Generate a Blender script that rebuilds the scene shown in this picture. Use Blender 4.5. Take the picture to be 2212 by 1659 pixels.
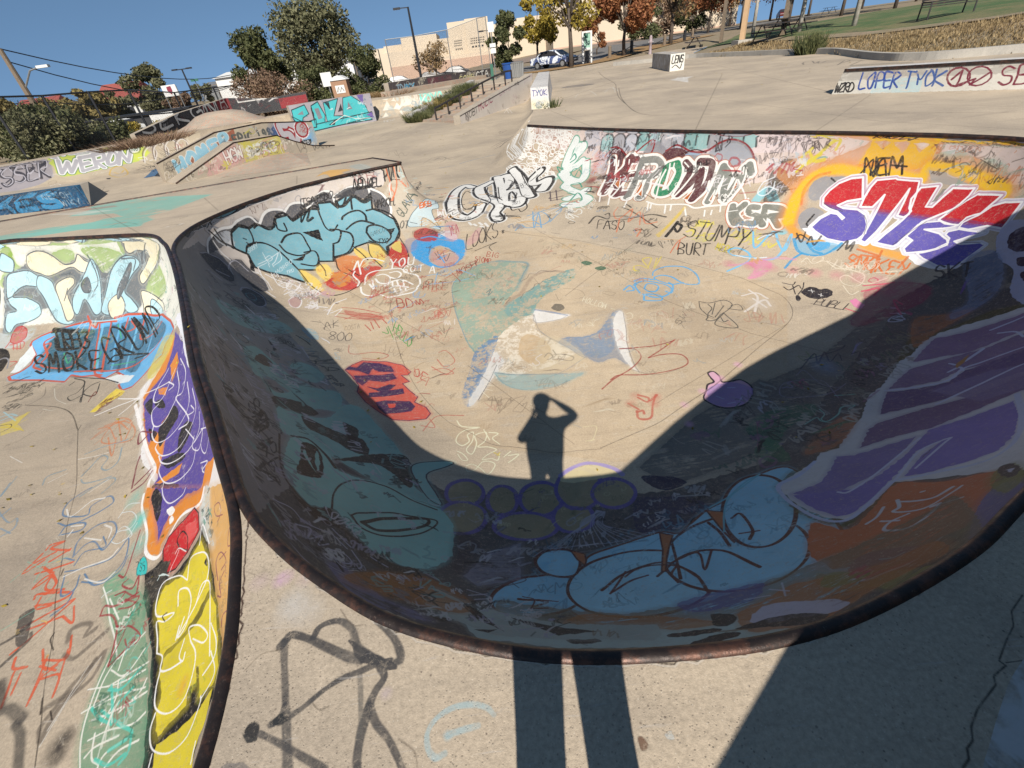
import bpy, bmesh, math, random
import numpy as np
from mathutils import Vector, Matrix, noise as mnoise
from mathutils.geometry import delaunay_2d_cdt
scene = bpy.context.scene
for o in list(bpy.data.objects): bpy.data.objects.remove(o)
# ---------------------------------------------------------------- camera
FOC, CX, CY, CH = 976.0, 1106.0, 829.5, 1.6            # phone held at eye height, strongly tilted down and rolled
TH = math.atan(715/976.); ROLL = math.atan2(179, 1321)
_n = (math.sin(ROLL), math.cos(ROLL)); _m = (math.cos(ROLL), -math.sin(ROLL))
_R = Vector((1, 0, 0)); _D = Vector((0, -math.sin(TH), -math.cos(TH)))
cam_d = bpy.data.cameras.new('camera'); cam = bpy.data.objects.new('camera', cam_d); scene.collection.objects.link(cam)
right = _R*_m[0]+_D*_n[0]; down = _R*_m[1]+_D*_n[1]; back = right.cross(-down)
cam.matrix_world = Matrix(((right.x, -down.x, back.x, 0), (right.y, -down.y, back.y, 0), (right.z, -down.z, back.z, CH), (0, 0, 0, 1)))
cam_d.sensor_width = 36; cam_d.lens = 36*FOC/2212; cam_d.clip_start = .02; cam_d.clip_end = 4000
scene.camera = cam
def ray(x, y):
    a = (x-CX)*_m[0]+(y-CY)*_m[1]; b = (x-CX)*_n[0]+(y-CY)*_n[1]
    return Vector((a, FOC*math.cos(TH)-b*math.sin(TH), -(FOC*math.sin(TH)+b*math.cos(TH))))
def at(x, y, z=0.):                                    # measured point of the photograph on the level z
    d = ray(x, y); return Vector((0, 0, CH))+d*((z-CH)/d.z)
def aty(x, y, Y):                                      # ... or at a known distance ahead
    d = ray(x, y); return Vector((0, 0, CH))+d*(Y/d.y)
# ---------------------------------------------------------------- daylight
SUN = Vector((.0543, .7761, -.6282)).normalized()
world = bpy.data.worlds.new('World'); scene.world = world; world.use_nodes = True
wn = world.node_tree.nodes; wl = world.node_tree.links
sky = wn.new('ShaderNodeTexSky'); sky.sky_type = 'NISHITA'; sky.sun_disc = False
sky.sun_elevation = math.radians(38.9); sky.sun_rotation = math.radians(184.0); sky.altitude = 1600; sky.air_density = .85; sky.dust_density = .25; sky.ozone_density = 1.6
tc = wn.new('ShaderNodeTexCoord'); mp_ = wn.new('ShaderNodeMapping'); mp_.inputs['Location'].default_value = (0, 0, .33); wl.new(tc.outputs['Generated'], mp_.inputs[0]); wl.new(mp_.outputs[0], sky.inputs[0])   # skip the milky band at the horizon: clear dry air
hs = wn.new('ShaderNodeHueSaturation'); hs.inputs['Saturation'].default_value = 1.0; hs.inputs['Hue'].default_value = .488; wl.new(sky.outputs[0], hs.inputs['Color']); wl.new(hs.outputs[0], wn['Background'].inputs[0]); wn['Background'].inputs[1].default_value = .098
sl = bpy.data.lights.new('sun', 'SUN'); sl.energy = 4.6; sl.angle = math.radians(.5); sl.color = (1, .945, .86)
so = bpy.data.objects.new('sun', sl); so.rotation_euler = SUN.to_track_quat('-Z', 'Y').to_euler(); so.location = (0, -20, 20); scene.collection.objects.link(so)
vs = scene.view_settings; vs.view_transform = 'Standard'; vs.look = 'None'; vs.gamma = 1; vs.exposure = .65
rng = random.Random(11); nr = np.random.RandomState(5)

# ---------------------------------------------------------------- helpers
def mesh_obj(name, V, F, mat=None, parent=None, smooth=False, uvs=None, kind=None, label=None, cat=None, group=None, loc=None):
    me = bpy.data.meshes.new(name); me.from_pydata([tuple(v) for v in V], [], [tuple(f) for f in F])
    if uvs:
        for un, arr in uvs.items():
            l = me.uv_layers.new(name=un); idx = np.empty(len(me.loops), int); me.loops.foreach_get('vertex_index', idx)
            l.data.foreach_set('uv', np.asarray(arr, float)[idx].ravel())
    if smooth: me.polygons.foreach_set('use_smooth', [True]*len(me.polygons))
    o = bpy.data.objects.new(name, me); scene.collection.objects.link(o)
    for m_ in (mat if isinstance(mat, (list, tuple)) else [mat]):
        if m_: me.materials.append(m_)
    if parent: o.parent = parent
    if loc is not None: o.location = loc
    return tag(o, label, cat, group, kind)
def tag(o, label=None, cat=None, group=None, kind=None):
    for k, v in (('label', label), ('category', cat), ('group', group), ('kind', kind)):
        if v: o[k] = v
    return o
def empty(name, loc, label, cat, group=None, rz=0):
    o = bpy.data.objects.new(name, None); scene.collection.objects.link(o); o.location = loc; o.rotation_euler = (0, 0, rz)
    o.empty_display_size = .2
    return tag(o, label, cat, group)
class MB:
    """collects shapes; build() links them as one mesh object"""
    def __init__(s): s.V = []; s.F = []; s.M = []
    def add(s, V, F, m=0):
        b = len(s.V); s.V += [tuple(v) for v in V]; s.F += [tuple(i+b for i in f) for f in F]; s.M += [m]*len(F); return s
    def box(s, x0, y0, z0, x1, y1, z1, m=0):
        V = [(x, y, z) for z in (z0, z1) for y in (y0, y1) for x in (x0, x1)]
        return s.add(V, [(0, 2, 3, 1), (4, 5, 7, 6), (0, 1, 5, 4), (2, 6, 7, 3), (0, 4, 6, 2), (1, 3, 7, 5)], m)
    def bar(s, a, b, w, h=None, m=0, up=(0, 0, 1)):
        a = Vector(a); b = Vector(b); h = h or w; d = (b-a).normalized(); u = Vector(up)
        if abs(d.dot(u)) > .98: u = Vector((0, 1, 0))
        r = d.cross(u).normalized()*(w/2); t = r.cross(d).normalized()*(h/2)
        V = [p+i*r+j*t for p in (a, b) for i, j in ((-1, -1), (1, -1), (1, 1), (-1, 1))]
        return s.add(V, [(0, 1, 2, 3), (7, 6, 5, 4), (0, 4, 5, 1), (1, 5, 6, 2), (2, 6, 7, 3), (3, 7, 4, 0)], m)
    def tube(s, pts, r, n=10, m=0, cap=True, closed=False):
        pts = [Vector(p) for p in pts]; N = len(pts); R = r if hasattr(r, '__len__') else [r]*N; V = []
        pu = None
        for i, p in enumerate(pts):
            if closed: d = pts[(i+1) % N]-pts[i-1]
            else: d = pts[min(i+1, N-1)]-pts[max(i-1, 0)]
            d.normalize(); u = pu if pu is not None else (Vector((0, 0, 1)) if abs(d.z) < .95 else Vector((1, 0, 0)))
            x = d.cross(u)
            if x.length < 1e-5: x = d.cross(Vector((1, 0, .3)))
            x.normalize(); y = x.cross(d).normalized(); pu = y
            V += [p+(x*math.cos(2*math.pi*k/n)+y*math.sin(2*math.pi*k/n))*R[i] for k in range(n)]
        F = [(i*n+k, i*n+(k+1) % n, ((i+1) % N)*n+(k+1) % n, ((i+1) % N)*n+k) for i in range(N if closed else N-1) for k in range(n)]
        if cap and not closed: F += [tuple(range(n))[::-1], tuple((N-1)*n+k for k in range(n))]
        return s.add(V, F, m)
    def lathe(s, prof, c=(0, 0, 0), n=20, m=0, cap=True):
        V = [(c[0]+r*math.cos(2*math.pi*k/n), c[1]+r*math.sin(2*math.pi*k/n), c[2]+z) for r, z in prof for k in range(n)]
        F = [(i*n+k, i*n+(k+1) % n, (i+1)*n+(k+1) % n, (i+1)*n+k) for i in range(len(prof)-1) for k in range(n)]
        if cap: F += [tuple(range(n))[::-1], tuple((len(prof)-1)*n+k for k in range(n))]
        return s.add(V, F, m)
    def prism(s, poly, z0, z1, m=0):
        n = len(poly); V = [(x, y, z0) for x, y in poly]+[(x, y, z1) for x, y in poly]
        return s.add(V, [tuple(range(n))[::-1], tuple(range(n, 2*n))]+[(i, (i+1) % n, n+(i+1) % n, n+i) for i in range(n)], m)
    def slab(s, poly, off, m=0):
        """polygon of 3-D points pushed along off"""
        n = len(poly); P = [Vector(p) for p in poly]; o = Vector(off); V = P+[p+o for p in P]
        return s.add(V, [tuple(range(n))[::-1], tuple(range(n, 2*n))]+[(i, (i+1) % n, n+(i+1) % n, n+i) for i in range(n)], m)
    def build(s, name, mat, parent=None, smooth=False, **k):
        o = mesh_obj(name, s.V, s.F, mat, parent, smooth, **k)
        if any(s.M): o.data.polygons.foreach_set('material_index', s.M)
        bm = bmesh.new(); bm.from_mesh(o.data); bmesh.ops.recalc_face_normals(bm, faces=bm.faces); bm.to_mesh(o.data); bm.free()
        return o
def bevel(o, w, seg=2):
    m = o.modifiers.new('bevel', 'BEVEL'); m.width = w; m.segments = seg; m.limit_method = 'ANGLE'; return o
def copy_tree(o, parent=None):
    c = o.copy(); scene.collection.objects.link(c); c.parent = parent
    for ch in list(o.children): copy_tree(ch, c)
    return c
def lin(c):
    """sRGB 0-255 or hex -> linear"""
    if isinstance(c, str): c = [int(c[i:i+2], 16) for i in (0, 2, 4)]
    return tuple((v/255/12.92 if v/255 <= .04045 else ((v/255+.055)/1.055)**2.4) for v in c)
class NT:
    def __init__(s, name):
        s.mat = bpy.data.materials.new(name); s.mat.use_nodes = True; s.t = s.mat.node_tree; s.n = s.t.nodes
        s.b = s.n['Principled BSDF']
    def link(s, a, b): s.t.links.new(a, b)
    def new(s, ty, **k):
        x = s.n.new(ty)
        for a, v in k.items(): setattr(x, a, v)
        return x
    def noise(s, scale, detail=4, rough=.6, vec=None, dist=0):
        x = s.new('ShaderNodeTexNoise'); x.inputs['Scale'].default_value = scale; x.inputs['Detail'].default_value = detail
        x.inputs['Roughness'].default_value = rough; x.inputs['Distortion'].default_value = dist
        if vec: s.link(vec, x.inputs['Vector'])
        return x.outputs[0]
    def voro(s, scale, vec=None, feature='F1', rnd=1):
        x = s.new('ShaderNodeTexVoronoi', feature=feature); x.inputs['Scale'].default_value = scale; x.inputs['Randomness'].default_value = rnd
        if vec: s.link(vec, x.inputs['Vector'])
        return x.outputs['Distance'] if feature != 'COL' else x.outputs['Color']
    def ramp(s, f, stops):
        x = s.new('ShaderNodeValToRGB'); e = x.color_ramp.elements
        while len(e) < len(stops): e.new(.5)
        for el, (p, c) in zip(e, stops): el.position = p; el.color = (*c, 1) if hasattr(c, '__len__') else (c, c, c, 1)
        s.link(f, x.inputs[0]); return x.outputs[0]
    def mix(s, f, a, b, mode='MIX'):
        x = s.new('ShaderNodeMix', data_type='RGBA', blend_type=mode)
        for i, v in ((0, f), (6, a), (7, b)):
            if hasattr(v, 'is_output') or hasattr(v, 'links'): s.link(v, x.inputs[i])
            else: x.inputs[i].default_value = v if i == 0 else (*v, 1)
        return x.outputs[2]
    def math(s, op, a, b=None):
        x = s.new('ShaderNodeMath', operation=op)
        for i, v in enumerate((a, b)):
            if v is None: continue
            if hasattr(v, 'links'): s.link(v, x.inputs[i])
            else: x.inputs[i].default_value = v
        return x.outputs[0]
    def bump(s, h, strength=.3, dist=.01):
        x = s.new('ShaderNodeBump'); x.inputs['Strength'].default_value = strength; x.inputs['Distance'].default_value = dist
        s.link(h, x.inputs['Height']); s.link(x.outputs[0], s.b.inputs['Normal'])
    def pos(s): return s.new('ShaderNodeNewGeometry').outputs['Position']
    def obj(s): return s.new('ShaderNodeTexCoord').outputs['Object']
    def out(s, col, rough=.8, metal=0, spec=None):
        if hasattr(col, 'links'): s.link(col, s.b.inputs['Base Color'])
        else: s.b.inputs['Base Color'].default_value = (*col, 1)
        if hasattr(rough, 'links'): s.link(rough, s.b.inputs['Roughness'])
        else: s.b.inputs['Roughness'].default_value = rough
        s.b.inputs['Metallic'].default_value = metal
        if spec is not None: s.b.inputs['Specular IOR Level'].default_value = spec
        return s.mat
def simple(name, c1, c2=None, scale=8, rough=.7, metal=0, bump=.15, bd=.005, det=5):
    t = NT(name); v = t.obj(); n = t.noise(scale, det, .65, v)
    c2 = c2 or tuple(x*.75 for x in c1)
    if bump: t.bump(t.noise(scale*4, 4, .6, v), bump, bd)
    return t.out(t.mix(t.ramp(n, [(.3, 0.), (.7, 1.)]), c1, c2), rough, metal)
def concrete_color(t, base=(.36, .305, .235), near=True):
    v = t.pos(); k3 = lambda *q: tuple(c*w for c, w in zip(base, q))
    big = t.ramp(t.noise(.5, 5, .6, v, .4), [(.35, 0.), (.65, 1.)]); col = t.mix(big, k3(1.06, 1.06, 1.06), k3(.74, .75, .78))
    mp = t.new('ShaderNodeMapping'); mp.inputs['Scale'].default_value = (.55, 5.5, 1); mp.inputs['Rotation'].default_value = (0, 0, .5); t.link(v, mp.inputs[0])
    st = t.ramp(t.noise(1.1, 6, .72, mp.outputs[0], .3), [(.52, 0.), (.68, 1.)]); col = t.mix(t.math('MULTIPLY', st, .38), col, k3(.55, .56, .6))
    pale = t.ramp(t.noise(1.7, 7, .75, v, 1.2), [(.55, 0.), (.72, 1.)]); col = t.mix(t.math('MULTIPLY', pale, .4), col, k3(1.3, 1.3, 1.32))
    blot = t.ramp(t.noise(6, 8, .78, v), [(.57, 0.), (.72, 1.)]); col = t.mix(t.math('MULTIPLY', blot, .5), col, k3(.5, .5, .52))
    fine = t.noise(60, 4, .75, v); col = t.mix(.6, col, t.ramp(fine, [(.25, .26), (.5, .5), (.8, .76)]), 'OVERLAY')
    return v, col, fine

# ---------------------------------------------------------------- shape of the ground (metres; z = 0 is the deck)
def crom(P, n=6, closed=False):
    P = np.asarray(P, float); N = len(P); out = []
    segs = N if closed else N-1
    for i in range(segs):
        p1, p2 = P[i], P[(i+1) % N]
        p0 = P[i-1] if (closed or i > 0) else 2*p1-p2
        p3 = P[(i+2) % N] if (closed or i+2 < N) else 2*p2-p1
        for k in range(n):
            t = k/n
            out.append(.5*((2*p1)+(-p0+p2)*t+(2*p0-5*p1+4*p2-p3)*t*t+(-p0+3*p1-3*p2+p3)*t**3))
    if not closed: out.append(P[-1])
    return np.array(out)
def dens(P, step, closed=False):
    P = np.asarray(P, float); out = []
    N = len(P)
    for i in range(N if closed else N-1):
        a, b = P[i], P[(i+1) % N]; k = max(1, int(np.ceil(np.linalg.norm(b-a)/step)))
        for j in range(k): out.append(a+(b-a)*j/k)
    if not closed: out.append(P[-1])
    return np.array(out)
# x, y, transition width at that point of the lip; main bowl lip from the hip (A) round to the far corner (B)
LIP = [(-1.65,10.30,1.1),(-2.5,9.95,1.3),(-3.43,9.35,1.5),(-3.95,8.72,1.7),(-4.28,8.02,1.8),(-4.44,7.2,1.9),(-4.24,6.33,1.9),(-3.66,5.35,1.95),
 (-3.09,4.38,2.05),(-2.29,3.0,2.3),(-1.89,2.37,2.45),(-1.6,1.90,2.55),(-1.34,1.50,2.6),(-1.09,1.24,2.65),(-.84,1.04,2.7),(-.57,.86,2.75),(-.28,.74,2.8),
 (.02,.66,2.85),(.39,.62,2.9),(.76,.62,2.9),(1.1,.68,2.9),(1.54,.82,2.85),(1.9,.99,2.8),(2.7,1.37,2.7),(3.6,1.80,2.6),(4.7,2.36,2.5),(5.8,3.1,2.4),
 (6.6,4.0,2.3),(6.93,5.0,2.2),(6.86,5.91,2.1),(6.62,6.43,2.0),(6.3,6.92,1.9),(5.41,8.03,1.75),(4.06,9.50,1.6),(2.55,11.45,1.4),(1.31,13.36,1.1)]
REST = [(1.75,16.0,1.1),(2.2,19.0,1.0),(3.0,25.0,.9),(3.75,33.2,.5),(.45,35.2,.5),(-2.5,34.6,1.2),(-7.4,34.0,1.2),(-11.0,31.6,1.2),(-15.5,27.4,1.25),(-20.2,22.0,1.3),(-25,16.5,1.3),
 (-26.5,11,1.2),(-24,8.2,.4),(-13,8.95,.4),(-8,10.1,.4),(-2.4,11.35,.4)]
L2 = [(-9.3,7.6,2.0),(-8.05,8.03,2.0),(-7.1,7.78,2.0),(-6.09,7.48,2.0),(-5.25,7.22,2.0),(-4.86,6.98,2.0),(-4.56,6.62,2.0),(-4.29,6.26,2.0),(-3.70,5.325,2.05),(-3.125,4.36,2.1),(-2.325,2.975,2.2),(-1.925,2.345,2.3),(-1.635,1.88,2.3),
 (-1.375,1.46,2.3),(-1.225,1.11,2.3),(-1.115,.78,2.3),(-1.06,.42,2.3),(-1.06,-.1,2.3),(-1.3,-.9,2.3),(-1.9,-1.8,2.3),(-3,-2.4,2.3),(-5,-2.7,2.2),(-8,-2.2,2.2),(-9.9,-.2,2.0),(-10.6,3,2.0),(-10.3,6,2.0)]
lipc = crom(LIP, 6)
MAIN = np.vstack([dens(lipc, .13), dens(REST, .5)[0:], ])
LEFT = dens(crom(L2, 6, True), .15, True)
def near(P, C):
    """closest boundary point: signed distance, base point, unit direction away from the lip, width there"""
    P = np.atleast_2d(np.asarray(P, float))[:, :2]
    A = C[:, :2]; B = np.roll(A, -1, 0); wa = C[:, 2]; wb = np.roll(wa, -1)
    D = B-A; L2_ = (D**2).sum(1)+1e-12
    d = np.empty(len(P)); q = np.empty((len(P), 2)); w = np.empty(len(P)); ins = np.zeros(len(P), bool)
    for s in range(0, len(P), 4000):
        X = P[s:s+4000]
        R = X[:, None]-A[None]; t = np.clip((R*D).sum(2)/L2_, 0, 1)
        Q = A[None]+t[..., None]*D[None]; dd = ((X[:, None]-Q)**2).sum(2); k = dd.argmin(1); r = np.arange(len(X))
        d[s:s+4000] = np.sqrt(dd[r, k]); q[s:s+4000] = Q[r, k]; w[s:s+4000] = (wa[None]+(wb-wa)[None]*t)[r, k]
        c = ((A[None, :, 1] > X[:, None, 1]) != (B[None, :, 1] > X[:, None, 1]))
        with np.errstate(divide='ignore', invalid='ignore'):
            xi = A[None, :, 0]+(X[:, None, 1]-A[None, :, 1])/(B-A)[None, :, 1]*(B-A)[None, :, 0]
        ins[s:s+4000] = ((c & (X[:, None, 0] < xi)).sum(1) % 2) == 1
    return d, q, w, ins
def depth(x, y, left=False):
    if left: return 1.55+0*x
    t = np.clip((y-3.2)/7.3, 0, 1); return 2.10-1.10*(t*t*(3-2*t)*.5+t*.5)
ARC = np.linspace(0, np.pi/2, 181)
def arclen(W, D, phi):
    """arc length from the foot of the quarter ellipse (phi = 90deg) up to phi"""
    g = np.sqrt((W[:, None]*np.sin(ARC))**2+(D[:, None]*np.cos(ARC))**2)
    c = np.concatenate([np.zeros((len(W), 1)), np.cumsum((g[:, 1:]+g[:, :-1])*.5*(ARC[1]-ARC[0]), 1)], 1)
    x = phi/ARC[1]; i = np.clip(x.astype(int), 0, 179); f = x-i; r = np.arange(len(W))
    return c[:, -1]-(c[r, i]*(1-f)+c[r, i+1]*f)
def surf(P, left=False):
    """height and unfolded (u, v) of points inside a basin; outside: z = 0, u, v = x, y"""
    P = np.atleast_2d(np.asarray(P, float)); C = LEFT if left else MAIN
    d, q, w, ins = near(P, C); D = depth(P[:, 0], P[:, 1], left)
    u = np.clip(1-d/w, 0, 1); phi = np.arccos(u); z = np.where(ins, -D*np.sin(phi), 0.)
    s = arclen(w, D, phi); ex = np.where(ins & (d < w), s-(w-d), 0.)
    g = (P[:, :2]-q)/np.maximum(d, 1e-6)[:, None]
    return z, P[:, :2]-g*ex[:, None], ins, d

# ---------------------------------------------------------------- spray paint and marker: drawn by code in metres on the unrolled surfaces
_T = 1024
def _vn(sx, sy, seed, octv=4, pers=.6):
    r = np.random.RandomState(seed); o = np.zeros((_T, _T), np.float32); a = 1; tot = 0
    for k in range(octv):
        nx = max(1, _T//max(1, int(sx/2**k))); ny = max(1, _T//max(1, int(sy/2**k))); g = r.rand(ny, nx).astype(np.float32)
        y = np.arange(_T)*ny/_T; x = np.arange(_T)*nx/_T; yi = y.astype(int); xi = x.astype(int); fy = (y-yi)[:, None]; fx = (x-xi)[None]
        fy = fy*fy*(3-2*fy); fx = fx*fx*(3-2*fx); y1 = (yi+1) % ny; x1 = (xi+1) % nx
        o += a*((g[yi][:, xi]*(1-fx)+g[yi][:, x1]*fx)*(1-fy)+(g[y1][:, xi]*(1-fx)+g[y1][:, x1]*fx)*fy); tot += a; a *= pers
    o /= tot; return (o-o.min())/(o.max()-o.min())
NOI = [_vn(48, 48, 1, 6, .75), _vn(90, 7, 2, 4, .8), _vn(9, 9, 3, 3, .8), _vn(300, 300, 4, 5, .7)]
def _tile(n, y0, y1, x0, x1): return NOI[n][np.arange(y0, y1) % _T][:, np.arange(x0, x1) % _T]
class Canvas:
    def __init__(s, k, win):
        s.x0, s.y0, x1, y1, s.r = win; s.w = int(round((x1-s.x0)*s.r)); s.h = int(round((y1-s.y0)*s.r))
        s.c = np.zeros((s.h, s.w, 3), np.float32); s.a = np.zeros((s.h, s.w), np.float32)
    def px(s, P): return (np.asarray(P, float)-(s.x0, s.y0))*s.r
    def comp(s, y0, x0, cov, col, var=.12):
        y1 = y0+cov.shape[0]; x1 = x0+cov.shape[1]; n = _tile(3, y0, y1, x0, x1)*.6+_tile(0, y0, y1, x0, x1)*.4
        C = np.asarray(col, np.float32)[None, None]*(1+var*(n[..., None]*2-1)); A = s.a[y0:y1, x0:x1]; na = cov+A*(1-cov); k = np.where(na > 1e-4, cov/np.maximum(na, 1e-4), 0)[..., None]
        s.c[y0:y1, x0:x1] = C*k+s.c[y0:y1, x0:x1]*(1-k); s.a[y0:y1, x0:x1] = na
    def stroke(s, P, w, col, a=1., soft=.25, wear=.25, taper=0):
        Q = s.px(P); r = max(w*s.r/2, .45); pad = r*(1+soft)+2; x0, y0 = np.floor(Q.min(0)-pad).astype(int); x1, y1 = np.ceil(Q.max(0)+pad).astype(int)
        x0 = max(x0, 0); y0 = max(y0, 0); x1 = min(x1, s.w); y1 = min(y1, s.h)
        if x1-x0 < 2 or y1-y0 < 2: return
        D = np.full((y1-y0, x1-x0), 1e9, np.float32); n = len(Q); ph_ = Q[0, 0]*.37
        for i in range(n-1):
            p, q = Q[i], Q[i+1]; rr = r*(1+.13*math.sin(i*.23+ph_)+.05*math.sin(i*.9+ph_*2)) if n > 3 and r > .6 else r
            a0 = max(int(min(p[0], q[0])-pad), x0); a1 = min(int(max(p[0], q[0])+pad)+1, x1); b0 = max(int(min(p[1], q[1])-pad), y0); b1 = min(int(max(p[1], q[1])+pad)+1, y1)
            if a1 <= a0 or b1 <= b0: continue
            X = np.arange(a0, a1, dtype=np.float32)[None]-p[0]; Y = np.arange(b0, b1, dtype=np.float32)[:, None]-p[1]; dx, dy = q-p; L = dx*dx+dy*dy+1e-9
            t = np.clip((X*dx+Y*dy)/L, 0, 1); d = np.sqrt((X-t*dx)**2+(Y-t*dy)**2)/rr*r
            v = D[b0-y0:b1-y0, a0-x0:a1-x0]; np.minimum(v, d, out=v)
        e = max(r*soft, .6); cov = np.clip((r+e*.5-D)/e, 0, 1); cov *= a
        if wear: cov *= np.clip(1-wear*2.6*(_tile(2, y0, y1, x0, x1)*.5+_tile(0, y0, y1, x0, x1)*.5-.42), 1-wear*1.3, 1)
        s.comp(y0, x0, cov, col)
    def poly(s, P, col, a=1., wear=.3, tex=0):
        P = dens(P, .04, True) if len(P) > 2 else P; k_ = np.arange(len(P)); w_ = .0035+.0008*math.sqrt(abs(P[:, 0].max()-P[:, 0].min()))*2; P = P+w_*np.stack([np.sin(P[:, 1]*47+P[:, 0]*31)+.6*np.sin(P[:, 1]*131), np.sin(P[:, 0]*53+P[:, 1]*29)+.6*np.sin(P[:, 0]*119)], 1)
        Q = s.px(P)*2; x0, y0 = np.floor(Q.min(0)/2).astype(int)-1; x1, y1 = np.ceil(Q.max(0)/2).astype(int)+2
        x0 = max(x0, 0); y0 = max(y0, 0); x1 = min(x1, s.w); y1 = min(y1, s.h)
        if x1-x0 < 2 or y1-y0 < 2: return
        H = 2*(y1-y0); W = 2*(x1-x0); Q = Q-(2*x0, 2*y0); A = Q; B = np.roll(Q, -1, 0); M = np.zeros((H, W+1), np.int8)
        for (ax, ay), (bx, by) in zip(A, B):
            if ay == by: continue
            if ay > by: ax, ay, bx, by = bx, by, ax, ay
            r0 = max(0, int(math.ceil(ay-.5))); r1 = min(H, int(math.ceil(by-.5)))
            if r1 <= r0: continue
            R = np.arange(r0, r1); X = np.clip(np.ceil(ax+(R+.5-ay)*(bx-ax)/(by-ay)-.5), 0, W).astype(int); np.add.at(M, (R, X), 1)
        C = (np.cumsum(M, 1)[:, :W] % 2).astype(np.float32); cov = (C[::2, ::2]+C[1::2, ::2]+C[::2, 1::2]+C[1::2, 1::2])/4*a
        n = _tile(0, y0, y1, x0, x1)
        if tex == 2: n = n*.5+_tile(1, y0, y1, x0, x1)*.5
        if tex == 3: n = n*.5+_tile(1, y0, y1, x0, x1)*.5; cov *= np.clip((n-.30)*7, 0, 1)*.85+.0
        elif tex == 4: k_ = _tile(0, y0, y1, x0, x1)*.45+_tile(2, y0, y1, x0, x1)*.35+_tile(1, y0, y1, x0, x1)*.2; cov *= np.clip((k_-np.percentile(k_, 16))*9, .12, 1)
        elif wear: cov *= np.clip(1-wear*5*(n-.62)-wear*1.2*(_tile(2, y0, y1, x0, x1)-.5), 1-wear*1.6, 1)
        s.comp(y0, x0, cov, col, .24)
    def blob(s, P, rad, col, a=.6):
        """spray cloud"""
        for p in s.px(P):
            r = rad*s.r; x0 = max(int(p[0]-r), 0); x1 = min(int(p[0]+r)+1, s.w); y0 = max(int(p[1]-r), 0); y1 = min(int(p[1]+r)+1, s.h)
            if x1-x0 < 2 or y1-y0 < 2: continue
            X = (np.arange(x0, x1)[None]-p[0])/r; Y = (np.arange(y0, y1)[:, None]-p[1])/r; d = np.sqrt(X*X+Y*Y)
            cov = np.clip(1-d, 0, 1)**.8*a*np.clip(_tile(2, y0, y1, x0, x1)*.7+_tile(0, y0, y1, x0, x1)*.9, .2, 1.); s.comp(y0, x0, np.clip(cov, 0, 1).astype(np.float32), col)
    def image(s, name):
        im = bpy.data.images.new(name, s.w, s.h, alpha=True)
        sr = np.where(s.c <= .0031308, s.c*12.92, 1.055*np.clip(s.c, 1e-6, 1)**(1/2.4)-.055)
        px = np.empty((s.h, s.w, 4), np.float32); px[..., :3] = sr; px[..., 3] = s.a; im.alpha_mode = 'CHANNEL_PACKED'; im.pixels.foreach_set(px.ravel()); im.update(); return im
# hand style: one-stroke letters on a 0-1 grid, y up
GL = {'A':'0,0 .5,1 1,0|.2,.4 .85,.45','B':'0,0 .05,1 .7,.95 .75,.6 .1,.5 .85,.45 .8,.05 0,0','C':'.95,.8 .5,1 .05,.6 .1,.15 .5,0 .95,.2','D':'0,0 .05,1 .7,.85 .95,.45 .7,.1 0,0',
'E':'.95,.95 .1,1 .15,.5 .7,.55|.15,.5 .05,0 .95,.05','F':'.95,1 .1,.95 .05,0|.1,.5 .7,.55','G':'.9,.8 .5,1 .05,.55 .3,.02 .85,.1 .9,.45 .5,.42','H':'.05,1 .1,0|.95,1 .9,0|.1,.5 .9,.5','I':'.5,1 .5,0','J':'.8,1 .75,.2 .4,0 .05,.2',
'K':'.05,1 .1,0|.95,1 .12,.45 .95,0','L':'.1,1 .05,.05 .95,0','M':'0,0 .15,1 .5,.35 .85,1 1,0','N':'0,0 .1,1 .85,0 .95,1','O':'.5,1 .05,.6 .2,.1 .6,0 .95,.4 .8,.9 .5,1','P':'.05,0 .1,1 .8,.95 .85,.55 .1,.45','Q':'.5,1 .05,.6 .2,.1 .6,0 .95,.4 .8,.9 .5,1|.6,.3 1,-.1',
'R':'.05,0 .1,1 .8,.95 .8,.6 .1,.5 .95,0','S':'.9,.85 .5,1 .1,.8 .2,.55 .8,.45 .9,.15 .5,0 .05,.15','T':'0,.95 1,1|.5,1 .45,0','U':'.05,1 .1,.2 .5,0 .85,.2 .95,1','V':'0,1 .5,0 1,1','W':'0,1 .2,0 .5,.7 .75,0 1,1','X':'0,1 1,0|1,1 0,0','Y':'0,1 .5,.5 1,1|.5,.5 .4,0','Z':'.05,.95 .95,1 .05,.05 .95,0',
'0':'.5,1 .1,.6 .2,.1 .6,0 .9,.4 .8,.9 .5,1','1':'.3,.8 .5,1 .5,0','2':'.1,.8 .5,1 .85,.75 .1,.05 .95,.05','3':'.1,.95 .85,.9 .4,.55 .9,.3 .5,0 .05,.1','4':'.7,0 .65,1 .05,.35 .95,.35','5':'.9,1 .2,.95 .15,.55 .8,.5 .8,.1 .1,0','6':'.8,1 .2,.6 .15,.1 .6,0 .8,.3 .3,.45','7':'.05,.95 .95,1 .4,0','8':'.5,.5 .15,.8 .5,1 .85,.8 .15,.25 .5,0 .85,.25 .5,.5','9':'.85,.6 .3,.55 .3,.95 .8,.95 .8,.5 .5,0',
'!':'.5,1 .45,.3|.45,.08 .47,.0','.':'.4,0 .5,.05','*':'.2,.7 .8,.3|.5,.8 .5,.2|.8,.7 .2,.3','$':'.9,.8 .5,.95 .1,.75 .8,.35 .5,.05 .1,.2|.5,1.1 .45,-.1','-':'.1,.5 .9,.5',' ':''}
GLY = {k: [[tuple(map(float, p.split(','))) for p in st.split()] for st in v.split('|')] if v else [] for k, v in GL.items()}
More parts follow.
